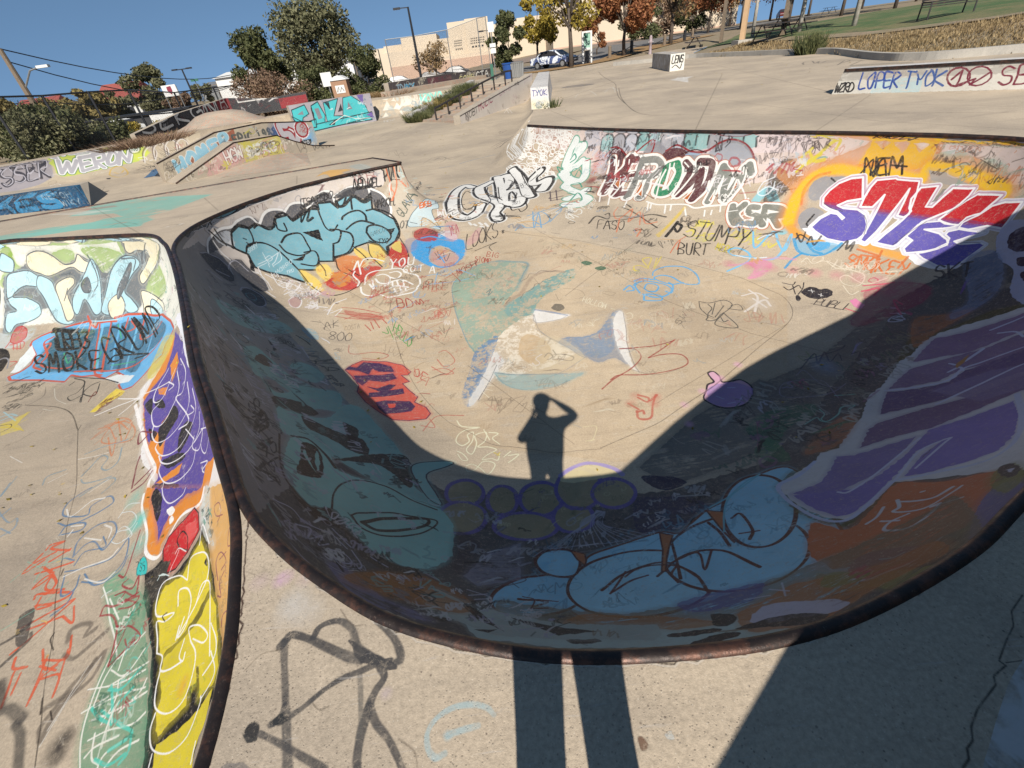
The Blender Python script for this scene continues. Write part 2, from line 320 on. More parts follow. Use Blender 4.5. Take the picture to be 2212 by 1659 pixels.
def text_strokes(txt, gap=.28, smooth=True):
    out = []; x = 0
    for ch in txt:
        g = GLY.get(ch.upper(), []); wd = .35 if ch in "I!.' " else .8
        for st in g: out.append([(x+px*wd, py) for px, py in st])
        x += wd+gap
    return out, x-gap
def scribbles(cv, zone, n, size, pal, w, seed, frame, a=.85):
    """loose tags scattered in a zone; frame = (direction of writing)"""
    r = random.Random(seed); Z = np.array([(x, y, 1.) for x, y in zone]); lo = Z.min(0); hi = Z.max(0); k = 0; al = 'ABCDEKMNORSTUWXZ35'
    while k < n:
        p = (r.uniform(lo[0], hi[0]), r.uniform(lo[1], hi[1])); k += 1
        if not near([p], Z)[3][0]: continue
        ang = math.atan2(frame[1], frame[0])+r.gauss(0, .25); sz = size*r.uniform(.45, 1.4); c, s_ = math.cos(ang), math.sin(ang); col = lin(r.choice(pal)); col = tuple(v*.62 for v in col); kind = r.random(); ww = w*r.uniform(.6, 1.5)
        if kind < .6:
            st = []; x = 0
            for _ in range(r.randint(2, 6)):
                q = [(x+r.uniform(-.1, .6), r.choice((0, .5, 1))+r.uniform(-.2, .2)) for _ in range(r.randint(3, 5))]; st.append(q); x += r.uniform(.35, .65)
            if r.random() < .4: st = [[p_ for q in st for p_ in q]]
        elif kind < .7: st = [[(q/9*1.6+r.uniform(-.25, .25), .5+r.uniform(-.5, .5)) for q in range(9)]]
        elif kind < .8: o_ = r.uniform(.2, .5); st = [[(0+q*o_, q*.08), (1.2+q*o_*.7, .5+q*.1), (2.+q*o_*.6, .7)] for q in range(r.randint(2, 5))]
        elif kind < .87: st = [[(math.cos(q)*.5+r.gauss(0, .03), math.sin(q)*.4) for q in np.linspace(0, 6.6, 14)]]
        else: st = [[(0, 0), (r.uniform(.5, 2.5), r.uniform(-.5, .6))]]
        sh = r.uniform(-.1, .4); aa = a*r.uniform(.55, 1)
        for q in st:
            if len(q) < 2: continue
            X = np.array([((x+sh*y), y) for x, y in q])*sz+[(r.gauss(0, .02*sz), r.gauss(0, .02*sz)) for _ in q]; X = crom(X, 4)
            X = np.stack([p[0]+X[:, 0]*c-X[:, 1]*s_, p[1]+X[:, 0]*s_+X[:, 1]*c], 1); cv.stroke(X, ww, col, aa, .3, .35)
UNIT = .007
def run_paint(cv, lines, k=.62):
    for ln in lines.strip().split('\n'):
        if not ln.strip(): continue
        h, body = ln.split('|', 1); f = h.split(); op = f[0]; pts = [np.cumsum([[int(v) for v in q.split(',')] for q in st.split()], 0)*UNIT for st in body.split('|')]
        col = tuple(v*k for v in lin(f[1])) if op != 'Z' else None
        if op == 'T':      # T colour width alpha wear gap text | the four corners of its box
            w, a, we, gap = (float(v) for v in f[2:6]); st, Lw = text_strokes(f[6].replace('_', ' '), gap); C_ = pts[0]; r = random.Random(len(ln))
            for g in st:
                q = np.array([(x/Lw, y) for x, y in g])+[(r.gauss(0, .012), r.gauss(0, .03)) for _ in g]; u = q[:, :1]; v = q[:, 1:]; Q = (C_[0]*(1-u)+C_[1]*u)*(1-v)+(C_[2]*(1-u)+C_[3]*u)*v
                cv.stroke(crom(Q, 5) if len(Q) > 2 else dens(Q, .03), w*.001, col, a, .3, we)
        elif op == 'E':
            w, a = float(f[2]), float(f[3])
            for C_ in pts:
                ph = np.linspace(0, 6.5, 20)[:, None]; cv.stroke(C_[0]+(C_[1]-C_[0])*np.cos(ph)+(C_[2]-C_[0])*np.sin(ph), w*.001, col, a, .3, .1)
        elif op == 'S':      # S colour width alpha soft wear smooth closed
            w, a, so_, we = (float(v) for v in f[2:6]); w *= .001; sm, cl = int(f[6]), int(f[7])
            for st in pts:
                Q = crom(st, 5, bool(cl)) if sm and len(st) > 2 else np.array(st)
                if cl: Q = np.vstack([Q, Q[:1]])
                cv.stroke(Q, w, col, a, so_, we)
        elif op == 'P':    # P colour alpha wear tex smooth
            a, we = float(f[2]), float(f[3]); tex, sm = int(f[4]), int(f[5])
            for st in pts:
                Q = crom(st, 5, True) if sm else np.array(st); cv.poly(Q, col, a, we, tex)
                if tex in (2, 3) and np.ptp(Q, 0).max() > .5: cv.stroke(np.vstack([Q, Q[:1]]), .06, col, .3*a, 1., .4)
        elif op == 'B': cv.blob(pts[0], float(f[2]), col, float(f[3]))
        elif op == 'Z': scribbles(cv, pts[0], int(f[2]), float(f[3]), f[1].split(','), float(f[4]), int(f[5]), (float(f[6]), float(f[7])), float(f[8]))

WIN = {'main': (-7.6, -2.6, 9.4, 14.4, 235), 'left': (-12.0, -1.6, .4, 11.0, 250), 'deck': (-2.6, -.6, 3.6, 2.9, 330), 'far': (-15., 3., 18., 34., 70), 'plaza': (-27., 14., 3., 37., 75)}

# strokes: first point then steps, 5 mm units, on the unrolled surface
PAINT = {
'main': '''
P c9a878 0.25 0.9 3 0|-426,1052 34,67 37,70 42,71 47,72 64,-4 65,-18 64,-18 63,-19 61,-17 60,-17 52,-41 50,-38 48,-36 46,-35 43,-32 43,-32 40,-30 39,-29 38,-28 36,-27 35,-26 34,-25 -39,-73 -35,-66 -33,-61 -31,-57 -45,-18 -43,-17 -42,-16 -41,-17 -39,-15 -38,-16 -38,-15 -35,-14 -33,12 -34,11 -35,12 -36,11 -37,11 -37,10 -38,9 -36,39 -38,41 -41,43 -44,45 -37,73 -41,79 -46,89
P e3cfc6 0.95 0.55 0 0|265,1927 67,-110 59,-96 54,-80 52,-71 50,-63 49,-55 44,-49 44,-44 43,-39 40,-37 40,-36 40,-38 35,-35 32,-33 31,-33 29,-31 27,-29 31,-41 23,-34 25,-38 24,-55 9,-44 7,-45 3,-42 -28,-56 -29,-44 1,40 -2,41 -6,46 -10,41 -15,37 -23,49 -25,35 -27,36 -29,30 -29,29 -32,31 -34,31 -36,33 -42,27 -44,26 -47,26 -44,37 -46,40 -48,46 -51,50 -53,55 -56,60 -52,201 -84,205
P e8d6d4 0.9 0.6 0 0|425,1649 51,-68 48,-61 48,-53 45,-49 42,-43 41,-39 39,-36 38,-35 37,-34 36,-34 -34,-18 -39,35 -40,35 -42,35 -43,38 -45,42 -48,47 -50,51 -53,57 -55,67
P ded2c8 0.95 0.55 0 0|-273,1543 -66,-29 -73,-36 -65,-39 -67,-45 -57,-61 -48,-65 -44,-75 -27,-73 -22,-107 17,-117 32,45 57,38 56,101 14,130 41,88 53,80 52,35 55,34 57,30 -2,532
P d5c9b5 0.8 0.6 3 0|-266,1542 11,-55 39,-49 -21,-155 -37,101 -33,68
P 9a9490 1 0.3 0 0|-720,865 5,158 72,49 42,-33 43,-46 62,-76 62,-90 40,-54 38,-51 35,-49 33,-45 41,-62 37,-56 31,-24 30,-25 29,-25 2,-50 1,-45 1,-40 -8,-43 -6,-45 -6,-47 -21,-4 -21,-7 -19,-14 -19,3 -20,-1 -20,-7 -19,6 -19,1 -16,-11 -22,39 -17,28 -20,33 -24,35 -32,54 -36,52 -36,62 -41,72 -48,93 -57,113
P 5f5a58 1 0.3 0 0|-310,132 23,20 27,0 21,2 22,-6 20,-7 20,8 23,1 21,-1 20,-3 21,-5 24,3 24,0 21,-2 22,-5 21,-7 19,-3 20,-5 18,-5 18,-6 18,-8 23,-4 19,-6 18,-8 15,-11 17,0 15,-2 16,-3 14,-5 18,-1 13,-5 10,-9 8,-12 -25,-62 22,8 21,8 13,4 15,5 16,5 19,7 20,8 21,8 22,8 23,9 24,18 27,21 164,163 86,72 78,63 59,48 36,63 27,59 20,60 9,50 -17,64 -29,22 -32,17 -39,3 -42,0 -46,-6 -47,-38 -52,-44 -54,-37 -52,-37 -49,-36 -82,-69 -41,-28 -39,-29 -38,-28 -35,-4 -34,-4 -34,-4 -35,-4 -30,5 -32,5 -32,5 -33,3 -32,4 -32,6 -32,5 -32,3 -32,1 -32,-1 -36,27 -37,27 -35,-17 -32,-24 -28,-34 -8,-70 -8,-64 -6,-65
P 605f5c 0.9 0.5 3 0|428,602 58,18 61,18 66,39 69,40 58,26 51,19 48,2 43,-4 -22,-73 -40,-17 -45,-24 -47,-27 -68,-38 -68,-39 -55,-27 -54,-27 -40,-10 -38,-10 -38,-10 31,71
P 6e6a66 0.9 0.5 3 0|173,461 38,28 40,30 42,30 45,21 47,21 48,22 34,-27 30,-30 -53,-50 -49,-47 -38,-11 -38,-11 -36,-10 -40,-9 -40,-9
Z 9a8fb0,4a4a4a,c04878,3a6a58,c98a5a,d8d8e8,7a5aa0,8a9a5a 90 0.164 0.0164 7 0.913 0.407 0.85|428,602 58,18 61,18 66,39 69,40 48,18 43,13 39,8 36,3 34,1 -22,-73 -40,-17 -45,-24 -47,-27 -68,-38 -68,-39 -55,-27 -54,-27 -42,-28 -41,-29 -39,-28 -33,-3 -33,-3 -34,-4 -33,-3 35,39 38,42 40,42 42,44
Z 2a2226,4a3a3a,d8c8c8,a83a40,6a8a90,e8e0e0,3a3030,88b8c8,c87890 150 0.169 0.0169 3 0.687 -0.726 0.85|274,1902 64,-105 57,-89 53,-78 50,-68 48,-62 47,-54 43,-49 44,-43 43,-39 41,-37 40,-35 40,-38 35,-35 32,-34 31,-32 29,-31 27,-30 31,-40 23,-33 25,-38 24,-54 4,-47 2,-46 -46,-46 -9,35 -11,33 -14,35 -18,39 -23,36 -20,25 -25,32 -27,26 -29,26 -30,27 -31,27 -34,29 -38,34 -40,35 -43,36 -44,37 -47,40 -50,41 -52,44 -56,47 -59,51 -52,205 -20,115
Z 2a2226,6a4a44,e8e0e0,8a6a6a,3a3030,9a9aa0,a05a58 130 0.157 0.0174 4 0.755 0.655 0.85|-273,1543 -66,-29 -73,-36 -65,-39 -67,-45 -57,-61 -48,-65 -44,-75 -27,-73 -22,-107 40,-18 26,89 34,59 64,120 49,62 57,53 52,35 55,34 57,30
E b88a72 18 0.95|270,1724 8,-10 -10,5|206,1764 13,-17 -17,0|184,1757 10,-12 -13,-5|249,1898 8,-13 -15,5|201,1813 7,-9 -8,4|197,1775 8,-10 -9,1|206,1876 9,-14 -14,3|185,1718 13,-15 -16,-6|331,1804 5,-8 -10,5|207,1874 6,-9 -10,1|261,1762 9,-12 -12,4|332,1729 10,-14 -17,4|201,2379 6,-98 -14,-10|218,1835 7,-11 -10,5|120,1790 14,-16 -16,-8|234,1691 7,-9 -9,-2|263,1784 9,-13 -17,-3|290,1777 11,-17 -21,0|295,1790 11,-16 -19,5|360,1762 7,-10 -14,5|262,1899 7,-12 -13,8|242,1652 13,-15 -17,-5|244,1820 13,-19 -23,-2|204,1744 9,-12 -12,-3|137,1836 12,-16 -16,-6|240,1802 8,-11 -11,4|133,1884 9,-12 -12,1|230,1885 6,-10 -10,5|229,1693 5,-7 -6,0|349,1747 11,-16 -18,8|209,1710 7,-8 -9,-2
Z f2ece0,e8ddd0 35 0.133 0.0190 12 0.299 -0.954 0.85|112,2409 79,-515 52,-261 -61,110 -68,126
E faf6ee 24 1|172,1880 9,-13 -12,4|316,1763 7,-9 -13,1|295,1728 9,-13 -15,2|296,1712 10,-14 -14,4|137,1723 9,-10 -11,-13|242,1834 8,-12 -14,2|133,1791 14,-17 -18,-15|299,1802 11,-16 -20,5|112,1819 14,-17 -17,-6|125,1990 6,-44 -9,7|192,1648 8,-8 -10,-4|157,1707 13,-14 -16,-12|221,1773 10,-14 -13,3|229,1797 6,-8 -8,3|303,1842 10,-15 -19,8|183,1800 12,-16 -15,5|227,1629 7,-7 -10,-4|206,1894 8,-13 -13,4|200,1897 13,-18 -18,7|292,1783 7,-10 -12,2|174,2002 9,-99 -16,2|170,1760 9,-12 -12,-6|184,1822 13,-18 -17,3|150,1999 7,-89 -11,34|197,2350 10,-203 -24,24|239,1920 8,-12 -16,5|153,1824 13,-18 -17,-3|202,1907 8,-11 -12,4|162,1781 6,-8 -8,-3|107,1884 8,-12 -9,0|242,1824 13,-19 -21,1|151,1768 10,-12 -13,-8|164,1894 13,-18 -17,8|344,1794 9,-14 -20,7|211,1914 6,-5 -18,5|337,1807 5,-8 -10,6|105,1745 14,-12 -16,-18|210,1903 9,-13 -15,3|234,1908 8,-13 -13,7|282,1777 5,-8 -9,2|227,1711 8,-11 -11,-2|228,1859 10,-15 -17,2|270,1768 7,-10 -11,1|307,1775 9,-12 -14,5|230,1661 11,-13 -15,-6|285,1857 10,-15 -17,10|333,1779 10,-17 -21,7|336,1798 10,-16 -20,9|128,1854 14,-18 -17,2|215,1705 8,-9 -9,0|231,1717 8,-11 -10,1|192,1771 7,-9 -9,-1|238,1821 11,-17 -17,4|160,1881 9,-12 -11,4|269,1831 7,-10 -11,5|241,1903 8,-12 -14,6|120,1720 10,-8 -12,-19|242,1802 11,-16 -16,4|237,1619 9,-9 -11,-3|256,1714 13,-17 -18,0|327,1748 11,-16 -18,6|317,1812 6,-8 -12,3|193,1836 12,-16 -14,7|203,1835 7,-10 -8,4|182,1772 12,-15 -15,0|259,1759 6,-9 -8,3|256,1713 9,-13 -12,4|288,1830 12,-19 -22,7|345,1754 7,-11 -13,4|228,1763 9,-13 -12,4|122,1878 12,-17 -16,-1|225,1898 9,-13 -17,2|256,1857 11,-17 -19,6|206,1832 12,-17 -15,6|213,2547 8,-115 -20,-31|269,1727 6,-9 -8,3|229,1790 7,-10 -9,4|107,1853 15,-18 -18,-13|232,1780 11,-15 -15,2|161,1757 10,-12 -13,-5|103,1875 12,-16 -15,-4|254,1877 9,-15 -15,9|131,1829 12,-15 -14,1|246,2712 7,-179 -24,-27|127,1799 11,-13 -14,-12|196,1761 9,-12 -11,2|161,1959 10,-62 -14,6|277,1807 9,-13 -16,2|134,1767 12,-13 -15,-10|227,1783 7,-10 -9,5|320,1792 8,-13 -14,7|175,2120 6,-117 -10,48|164,1950 5,-47 -7,9|194,1786 6,-8 -8,2|97,1758 8,-6 -9,-11|149,1881 10,-13 -12,4|214,1918 8,-12 -14,3|243,1924 11,-17 -22,7|227,1658 7,-7 -9,-5|335,1777 7,-11 -13,6|341,1751 10,-15 -19,5|207,1671 8,-9 -11,-4|284,1742 7,-10 -9,5|232,1732 9,-11 -11,1|322,1823 9,-13 -18,7|188,1705 12,-13 -14,-5|354,1752 8,-13 -14,7|284,1817 6,-9 -9,4|301,1859 7,-10 -15,5|249,1812 12,-17 -20,1|269,1856 6,-10 -11,5|345,1739 11,-16 -18,7|147,1790 11,-14 -14,-6|313,1742 9,-13 -15,2|284,1705 11,-15 -14,5|203,1764 7,-9 -8,1|137,2047 12,-110 -17,42|279,1832 8,-12 -16,3|154,1724 8,-8 -9,-4|186,1869 11,-16 -14,8|190,1894 9,-13 -15,0|247,2440 -9,-512 -2,368|311,1737 6,-9 -10,2|231,1797 8,-12 -12,3|192,1707 12,-15 -15,-4|341,1798 6,-9 -12,6|147,1819 10,-13 -13,-5|366,1752 6,-8 -10,5|248,1930 10,-15 -17,10|154,1795 9,-12 -11,-1|204,1803 12,-16 -16,1|235,2514 -5,-583 -13,361|287,1715 7,-10 -9,4|225,1662 13,-14 -16,-5|257,1802 10,-14 -15,4|226,1616 9,-10 -12,-6|196,1741 9,-12 -12,-4|190,1863 9,-14 -13,4|135,1753 8,-8 -9,-7|215,1910 14,-20 -25,3|239,2779 9,-120 -24,-53|249,1860 10,-14 -15,7|250,1732 7,-9 -8,4|211,2563 11,-158 -28,-50|249,1911 9,-13 -18,5|174,2310 13,-144 -23,21|342,1730 7,-11 -14,1|286,1791 5,-8 -8,3|277,1723 8,-11 -11,3|327,1771 12,-18 -23,5|223,2263 -4,-337 -5,178|339,1771 5,-7 -10,3
P 9cc6c4 0.9 0.5 0 1|407,1605 20,16 21,-8 9,-18 -10,-21 -13,-17 -31,31
S 2e2a2c 41 0.85 0.4 0.5 1 0|407,1605 20,16 21,-8 9,-18 -10,-21 -13,-17
P a9a9ae 0.9 0.5 0 1|436,1569 19,16 22,-7 7,-17 -9,-20 -12,-17 -30,29
S 2e2a2c 40 0.85 0.4 0.5 1 0|436,1569 19,16 22,-7 7,-17 -9,-20 -12,-17
P b8bcc4 0.9 0.5 0 1|465,1536 18,15 21,-6 8,-17 -9,-19 -12,-15 -30,26
S 2e2a2c 40 0.85 0.4 0.5 1 0|465,1536 18,15 21,-6 8,-17 -9,-19 -12,-15
P 7fb0ae 0.9 0.5 0 1|493,1505 17,14 21,-5 8,-16 -8,-18 -12,-15 -29,25
S 2e2a2c 39 0.85 0.4 0.5 1 0|493,1505 17,14 21,-5 8,-16 -8,-18 -12,-15
P 9cc6c4 0.9 0.5 0 1|521,1475 17,15 20,-5 7,-15 -8,-17 -12,-15 -27,24
S 2e2a2c 38 0.85 0.4 0.5 1 0|521,1475 17,15 20,-5 7,-15 -8,-17 -12,-15
P a9a9ae 0.9 0.5 0 1|547,1448 17,14 20,-4 7,-15 -8,-16 -12,-15 -26,23
S 2e2a2c 37 0.85 0.4 0.5 1 0|547,1448 17,14 20,-4 7,-15 -8,-16 -12,-15
P b8bcc4 0.9 0.5 0 1|573,1422 17,14 19,-4 7,-14 -8,-16 -11,-14 -26,21
S 2e2a2c 37 0.85 0.4 0.5 1 0|573,1422 17,14 19,-4 7,-14 -8,-16 -11,-14
P 7fb0ae 0.9 0.5 0 1|599,1397 16,14 18,-4 7,-12 -8,-16 -11,-14 -25,20
S 2e2a2c 36 0.85 0.4 0.5 1 0|599,1397 16,14 18,-4 7,-12 -8,-16 -11,-14
P 9cc6c4 0.9 0.5 0 1|623,1374 16,14 18,-3 7,-12 -8,-17 -11,-12 -25,18
S 2e2a2c 35 0.85 0.4 0.5 1 0|623,1374 16,14 18,-3 7,-12 -8,-17 -11,-12
P a9a9ae 0.9 0.5 0 1|647,1352 16,13 16,0 7,-12 -7,-17 -10,-13 -25,18
S 2e2a2c 35 0.85 0.4 0.5 1 0|647,1352 16,13 16,0 7,-12 -7,-17 -10,-13
P b8bcc4 0.9 0.5 0 1|670,1332 15,13 17,-1 5,-11 -6,-16 -10,-13 -23,16
S 2e2a2c 34 0.85 0.4 0.5 1 0|670,1332 15,13 17,-1 5,-11 -6,-16 -10,-13
P 7fb0ae 0.9 0.5 0 1|693,1312 14,14 16,0 7,-12 -7,-16 -9,-13 -24,16
S 2e2a2c 34 0.85 0.4 0.5 1 0|693,1312 14,14 16,0 7,-12 -7,-16 -9,-13
P 9cc6c4 0.9 0.5 0 1|715,1293 14,14 17,3 5,-15 -6,-15 -9,-13 -23,15
S 2e2a2c 33 0.85 0.4 0.5 1 0|715,1293 14,14 17,3 5,-15 -6,-15 -9,-13
P 8f8d92 0.95 0.4 2 1|493,1462 52,13 12,-45 15,-42 26,-5 36,-53 27,8 34,-14 23,-31 4,-35 -8,-19 -107,77 -55,68
P 5c3036 0.95 0.4 0 1|412,1559 41,-9 2,-61 -31,-30 -26,39
P 5a2c32 0.95 0.3 0 1|522,1421 47,-4 26,-31 2,-37 -16,4 -28,33
S 8c2228 33 1 0.25 0.2 1 0|431,1572 18,-20 8,-46 20,-14 40,-6 28,-11 -15,-17 -18,-9|553,1423 33,-12 21,-44 30,-26 35,-7 29,-15 19,-30 2,-31 -7,-20
S 3c1216 19 1 0.25 0.2 1 0|431,1563 15,-15 8,-44|575,1385 40,-19 20,-28
P a9abb2 0.9 0.6 2 1|636,1333 39,-8 32,-22 10,-32 -6,-25 -48,27 -33,41
S 9fb8d0 44 0.8 0.5 0.3 1 0|591,1370 13,-7 16,-20 9,-23
B c4302c 0.145 0.80|391,1586 4,-28 -27,-1 -18,-24 -14,-34
B 57343a 0.189 0.80|330,1495 8,-61 -4,-54 38,112 20,30
Z 241e22,3a3038,b8c4d8,d8c8c8 70 0.122 0.0129 21 0.530 -0.848 0.85|402,1698 33,-51 -17,-66 -53,-64 -46,-89 13,163
P b4bccb 0.6 0.6 3 0|396,1693 35,-41 -20,-41 -36,38
S b5683a 268 1 0.1 0.2 1 0|419,1533 -17,-38 -24,-40 -29,-47|407,1460 37,14 11,15|391,1459 3,-50 -16,-33|464,1487 -29,-24 -26,-35 -35,-45|458,1486 18,-18|425,1443 25,-15|379,1379 33,-14|489,1454 -27,-31 -32,-42 -27,-33|488,1452 34,-31 1,-29 -30,-9 -29,19|481,1387 -20,-30 -26,-30|562,1367 -8,-27 -33,-30 -23,-7 -14,16 28,35 24,26 26,-11|581,1353 1,-26 -21,-20 -36,-30|524,1275 48,18 28,8
S b5683a 237 1 0.1 0.2 1 0|606,1306 -19,-25 -36,-40|550,1239 48,22 32,35 2,12 -20,20|653,1277 -26,-23 -46,-45|652,1275 0,-26 -25,-30 -8,-29|620,1194 39,21 29,23 14,-2|704,1239 -5,-18
S f4f0e8 243 1 0.1 0.1 1 0|419,1533 -17,-38 -24,-40 -29,-47|407,1460 37,14 11,15|391,1459 3,-50 -16,-33|464,1487 -29,-24 -26,-35 -35,-45|458,1486 18,-18|425,1443 25,-15|379,1379 33,-14|489,1454 -27,-31 -32,-42 -27,-33|488,1452 34,-31 1,-29 -30,-9 -29,19|481,1387 -20,-30 -26,-30|562,1367 -8,-27 -33,-30 -23,-7 -14,16 28,35 24,26 26,-11|581,1353 1,-26 -21,-20 -36,-30|524,1275 48,18 28,8
S f4f0e8 215 1 0.1 0.1 1 0|606,1306 -19,-25 -36,-40|550,1239 48,22 32,35 2,12 -20,20|653,1277 -26,-23 -46,-45|652,1275 0,-26 -25,-30 -8,-29|620,1194 39,21 29,23 14,-2|704,1239 -5,-18
S 6c3a3c 146 1 0.1 0.2 1 0|419,1533 -17,-38 -24,-40 -29,-47|407,1460 37,14 11,15|391,1459 3,-50 -16,-33|464,1487 -29,-24 -26,-35 -35,-45|458,1486 18,-18|425,1443 25,-15|379,1379 33,-14
S 85857f 140 1 0.1 0.2 1 0|489,1454 -27,-31 -32,-42 -27,-33|488,1452 34,-31 1,-29 -30,-9 -29,19|481,1387 -20,-30 -26,-30
S 2f8a60 134 1 0.1 0.2 1 0|562,1367 -8,-27 -33,-30 -23,-7 -14,16 28,35 24,26 26,-11
S 5e3438 132 1 0.1 0.2 1 0|581,1353 1,-26 -21,-20 -36,-30|524,1275 48,18 28,8|606,1306 -19,-25 -36,-40|550,1239 48,22 32,35 2,12 -20,20
S 84867e 126 1 0.1 0.2 1 0|653,1277 -26,-23 -46,-45|652,1275 0,-26 -25,-30 -8,-29|620,1194 39,21 29,23 14,-2|704,1239 -5,-18
P c06a30 1 0.1 0 0|389,1429 27,22 -22,-50
P c06a30 1 0.1 0 0|430,1352 33,37 -23,-65
P c06a30 1 0.1 0 0|495,1331 22,13 -21,-21
P c06a30 1 0.1 0 0|532,1254 37,13 -29,-24
P c06a30 1 0.1 0 0|586,1212 24,20 -23,-27
P c06a30 1 0.1 0 0|642,1209 23,11 -13,-14
S f4f0e8 21 1 0.1 0.1 0 0|389,1429 27,22 -22,-50 -5,28|430,1352 33,37 -23,-65 -10,28|532,1254 37,13 -29,-24 -8,11
S f4f0e8 19 1 0.1 0.1 0 0|586,1212 24,20 -21,-28 -3,8
S f4f0e8 37 1 0.1 0.1 1 0|353,1405 36,32 17,32|362,1373 72,62 18,-2|401,1341 36,6 33,36|470,1296 32,54 27,24|507,1271 39,20 37,19|554,1228 32,11 22,25
S f4f0e8 32 1 0.1 0.1 1 0|614,1188 24,13 26,24|667,1223 -8,-61 -37,10|423,1524 -10,-19|431,1511 -9,-18
S f4f0e8 28 1 0.1 0.1 1 0|458,1486 -7,-12|546,1382 -9,-15|556,1374 -11,-14
S f4f0e8 24 1 0.1 0.1 1 0|685,1247 -8,-13|691,1243 -9,-14|696,1238 -9,-12|579,1356 3,-19|611,1324 -3,-12
S f4f0e8 33 1 0.2 0.1 1 0|342,1413 -16,-48|359,1375 -14,-38|397,1328 -15,-25|448,1290 -13,-29|455,1285 -11,-22|486,1259 -14,-32|499,1251 -10,-20|525,1222 -8,-32
S f4f0e8 29 1 0.2 0.1 1 0|565,1186 -9,-18|580,1177 -8,-12|603,1179 -8,-16
S f4f0e8 38 1 0.1 0.1 1 0|446,1298 20,-27 33,-20 33,-21 14,-23 33,-13 43,-22 34,-15 10,5
S f0ece4 14 1 0.2 0.1 1 0|538,1302 1,12 -7,-1 -1,-12 7,-4|368,1446 8,2 -3,6|370,1436 7,-1
T f4f0e8 16 1 0.3 0.1 K$R|602,1199 30,-22 -20,39 30,-23
S f4f1ea 368 1 0.1 0.05 1 0|-47,1702 -26,37 -32,-88 -6,-156 12,-82 34,-32 32,33 13,54|27,1749 -33,-48 -16,-34 7,-105 35,-70 15,-56 -17,-51 6,-42|51,1806 1,-161 -2,-178 11,92 36,20 10,-95 -20,-55 -24,21
S f4f1ea 424 1 0.1 0.05 1 0|50,1783 34,23 3,-93 -26,-93|111,1846 17,-139 1,-185 5,-35|200,1721 -32,-34 -4,-66 47,7 -34,-94
S 242222 304 1 0.1 0.1 1 0|-47,1702 -26,37 -32,-88 -6,-156 12,-82 34,-32 32,33 13,54|27,1749 -33,-48 -16,-34 7,-105 35,-70 15,-56 -17,-51 6,-42|51,1806 1,-161 -2,-178 11,92 36,20 10,-95 -20,-55 -24,21
S 242222 351 1 0.1 0.1 1 0|50,1783 34,23 3,-93 -26,-93|111,1846 17,-139 1,-185 5,-35|200,1721 -32,-34 -4,-66 47,7 -34,-94
S 242222 235 1 0.1 0.05 1 0|-47,1702 -26,37 -32,-88 -6,-156 12,-82 34,-32 32,33 13,54
S f6f3ec 190 1 0.1 0.05 1 0|-47,1702 -26,37 -32,-88 -6,-156 12,-82 34,-32 32,33 13,54
S 242222 241 1 0.1 0.05 1 0|27,1749 -33,-48 -16,-34 7,-105 35,-70 15,-56 -17,-51 6,-42
S f6f3ec 195 1 0.1 0.05 1 0|27,1749 -33,-48 -16,-34 7,-105 35,-70 15,-56 -17,-51 6,-42
S 242222 240 1 0.1 0.05 1 0|51,1806 1,-161 -2,-178 11,92 36,20 10,-95 -20,-55 -24,21|50,1783 34,23 3,-93 -26,-93
S f6f3ec 195 1 0.1 0.05 1 0|51,1806 1,-161 -2,-178 11,92 36,20 10,-95 -20,-55 -24,21|50,1783 34,23 3,-93 -26,-93
S 242222 252 1 0.1 0.05 1 0|111,1846 17,-139 1,-185 5,-35|200,1721 -32,-34 -4,-66 47,7 -34,-94
S f6f3ec 205 1 0.1 0.05 1 0|111,1846 17,-139 1,-185 5,-35|200,1721 -32,-34 -4,-66 47,7 -34,-94
Z cfcbc6,dcd8d2,b8b4b0 90 0.048 0.0172 9 0.925 0.380 0.85|-113,1655 66,47 42,20 67,78 79,9 66,-84 2,-110 -71,-98 -38,-93 -76,-81 -85,26 -43,55
S 1c1a1a 26 1 0.2 0.1 1 0|-50,1621 -18,30 -14,-90 5,-97 23,-20 16,44|8,1671 -3,-81 30,-73 12,-36|84,1738 13,-31 -14,-58|84,1547 14,-8 -9,-48 -8,11|137,1784 4,-148 10,-87|155,1666 37,39|-99,1495 27,-7|-77,1440 55,29|43,1651 -4,-153|4,1552 7,-57 -11,-34
S 242222 27 1 0.2 0.1 1 0|51,1418 14,7 5,-36 18,5 7,-23 20,25 1,46
S 242222 21 1 0.25 0.25 1 0|11,1342 24,-13 13,47
T 242222 14 1 0.3 0.25 B3|120,1596 21,40 -22,14 21,38
T 242222 9 1 0.3 0.25 2023|74,1428 25,8 -24,15 26,9
S f2efe8 53 0.9 0.4 0.2 1 0|-61,1345 6,-17|-47,1330 6,-11|-32,1335 8,-16|-15,1326 7,-21|-29,1311 8,-7
S 57a88c 265 1 0.15 0.2 1 0|356,1706 -35,-7 -33,-36 27,-7 35,20|343,1662 21,3|280,1634 28,-15 29,1|268,1627 6,-64 25,-38 24,18 23,58|271,1553 -17,-38 29,-66 24,6|241,1420 38,9 20,-31 -33,-32 -36,13
S eef0ea 211 1 0.15 0.05 1 0|356,1706 -35,-7 -33,-36 27,-7 35,20|343,1662 21,3|280,1634 28,-15 29,1|268,1627 6,-64 25,-38 24,18 23,58|271,1553 -17,-38 29,-66 24,6|241,1420 38,9 20,-31 -33,-32 -36,13
S 4c9e84 31 1 0.2 0.1 1 0|307,1666 21,7 -3,-21 -22,2|284,1586 16,24 18,-12|294,1565 22,26 2,-31|275,1524 22,-9 2,-34|248,1406 31,45 4,-46 -25,-14|272,1644 -13,37 0,-44|250,1466 19,-21
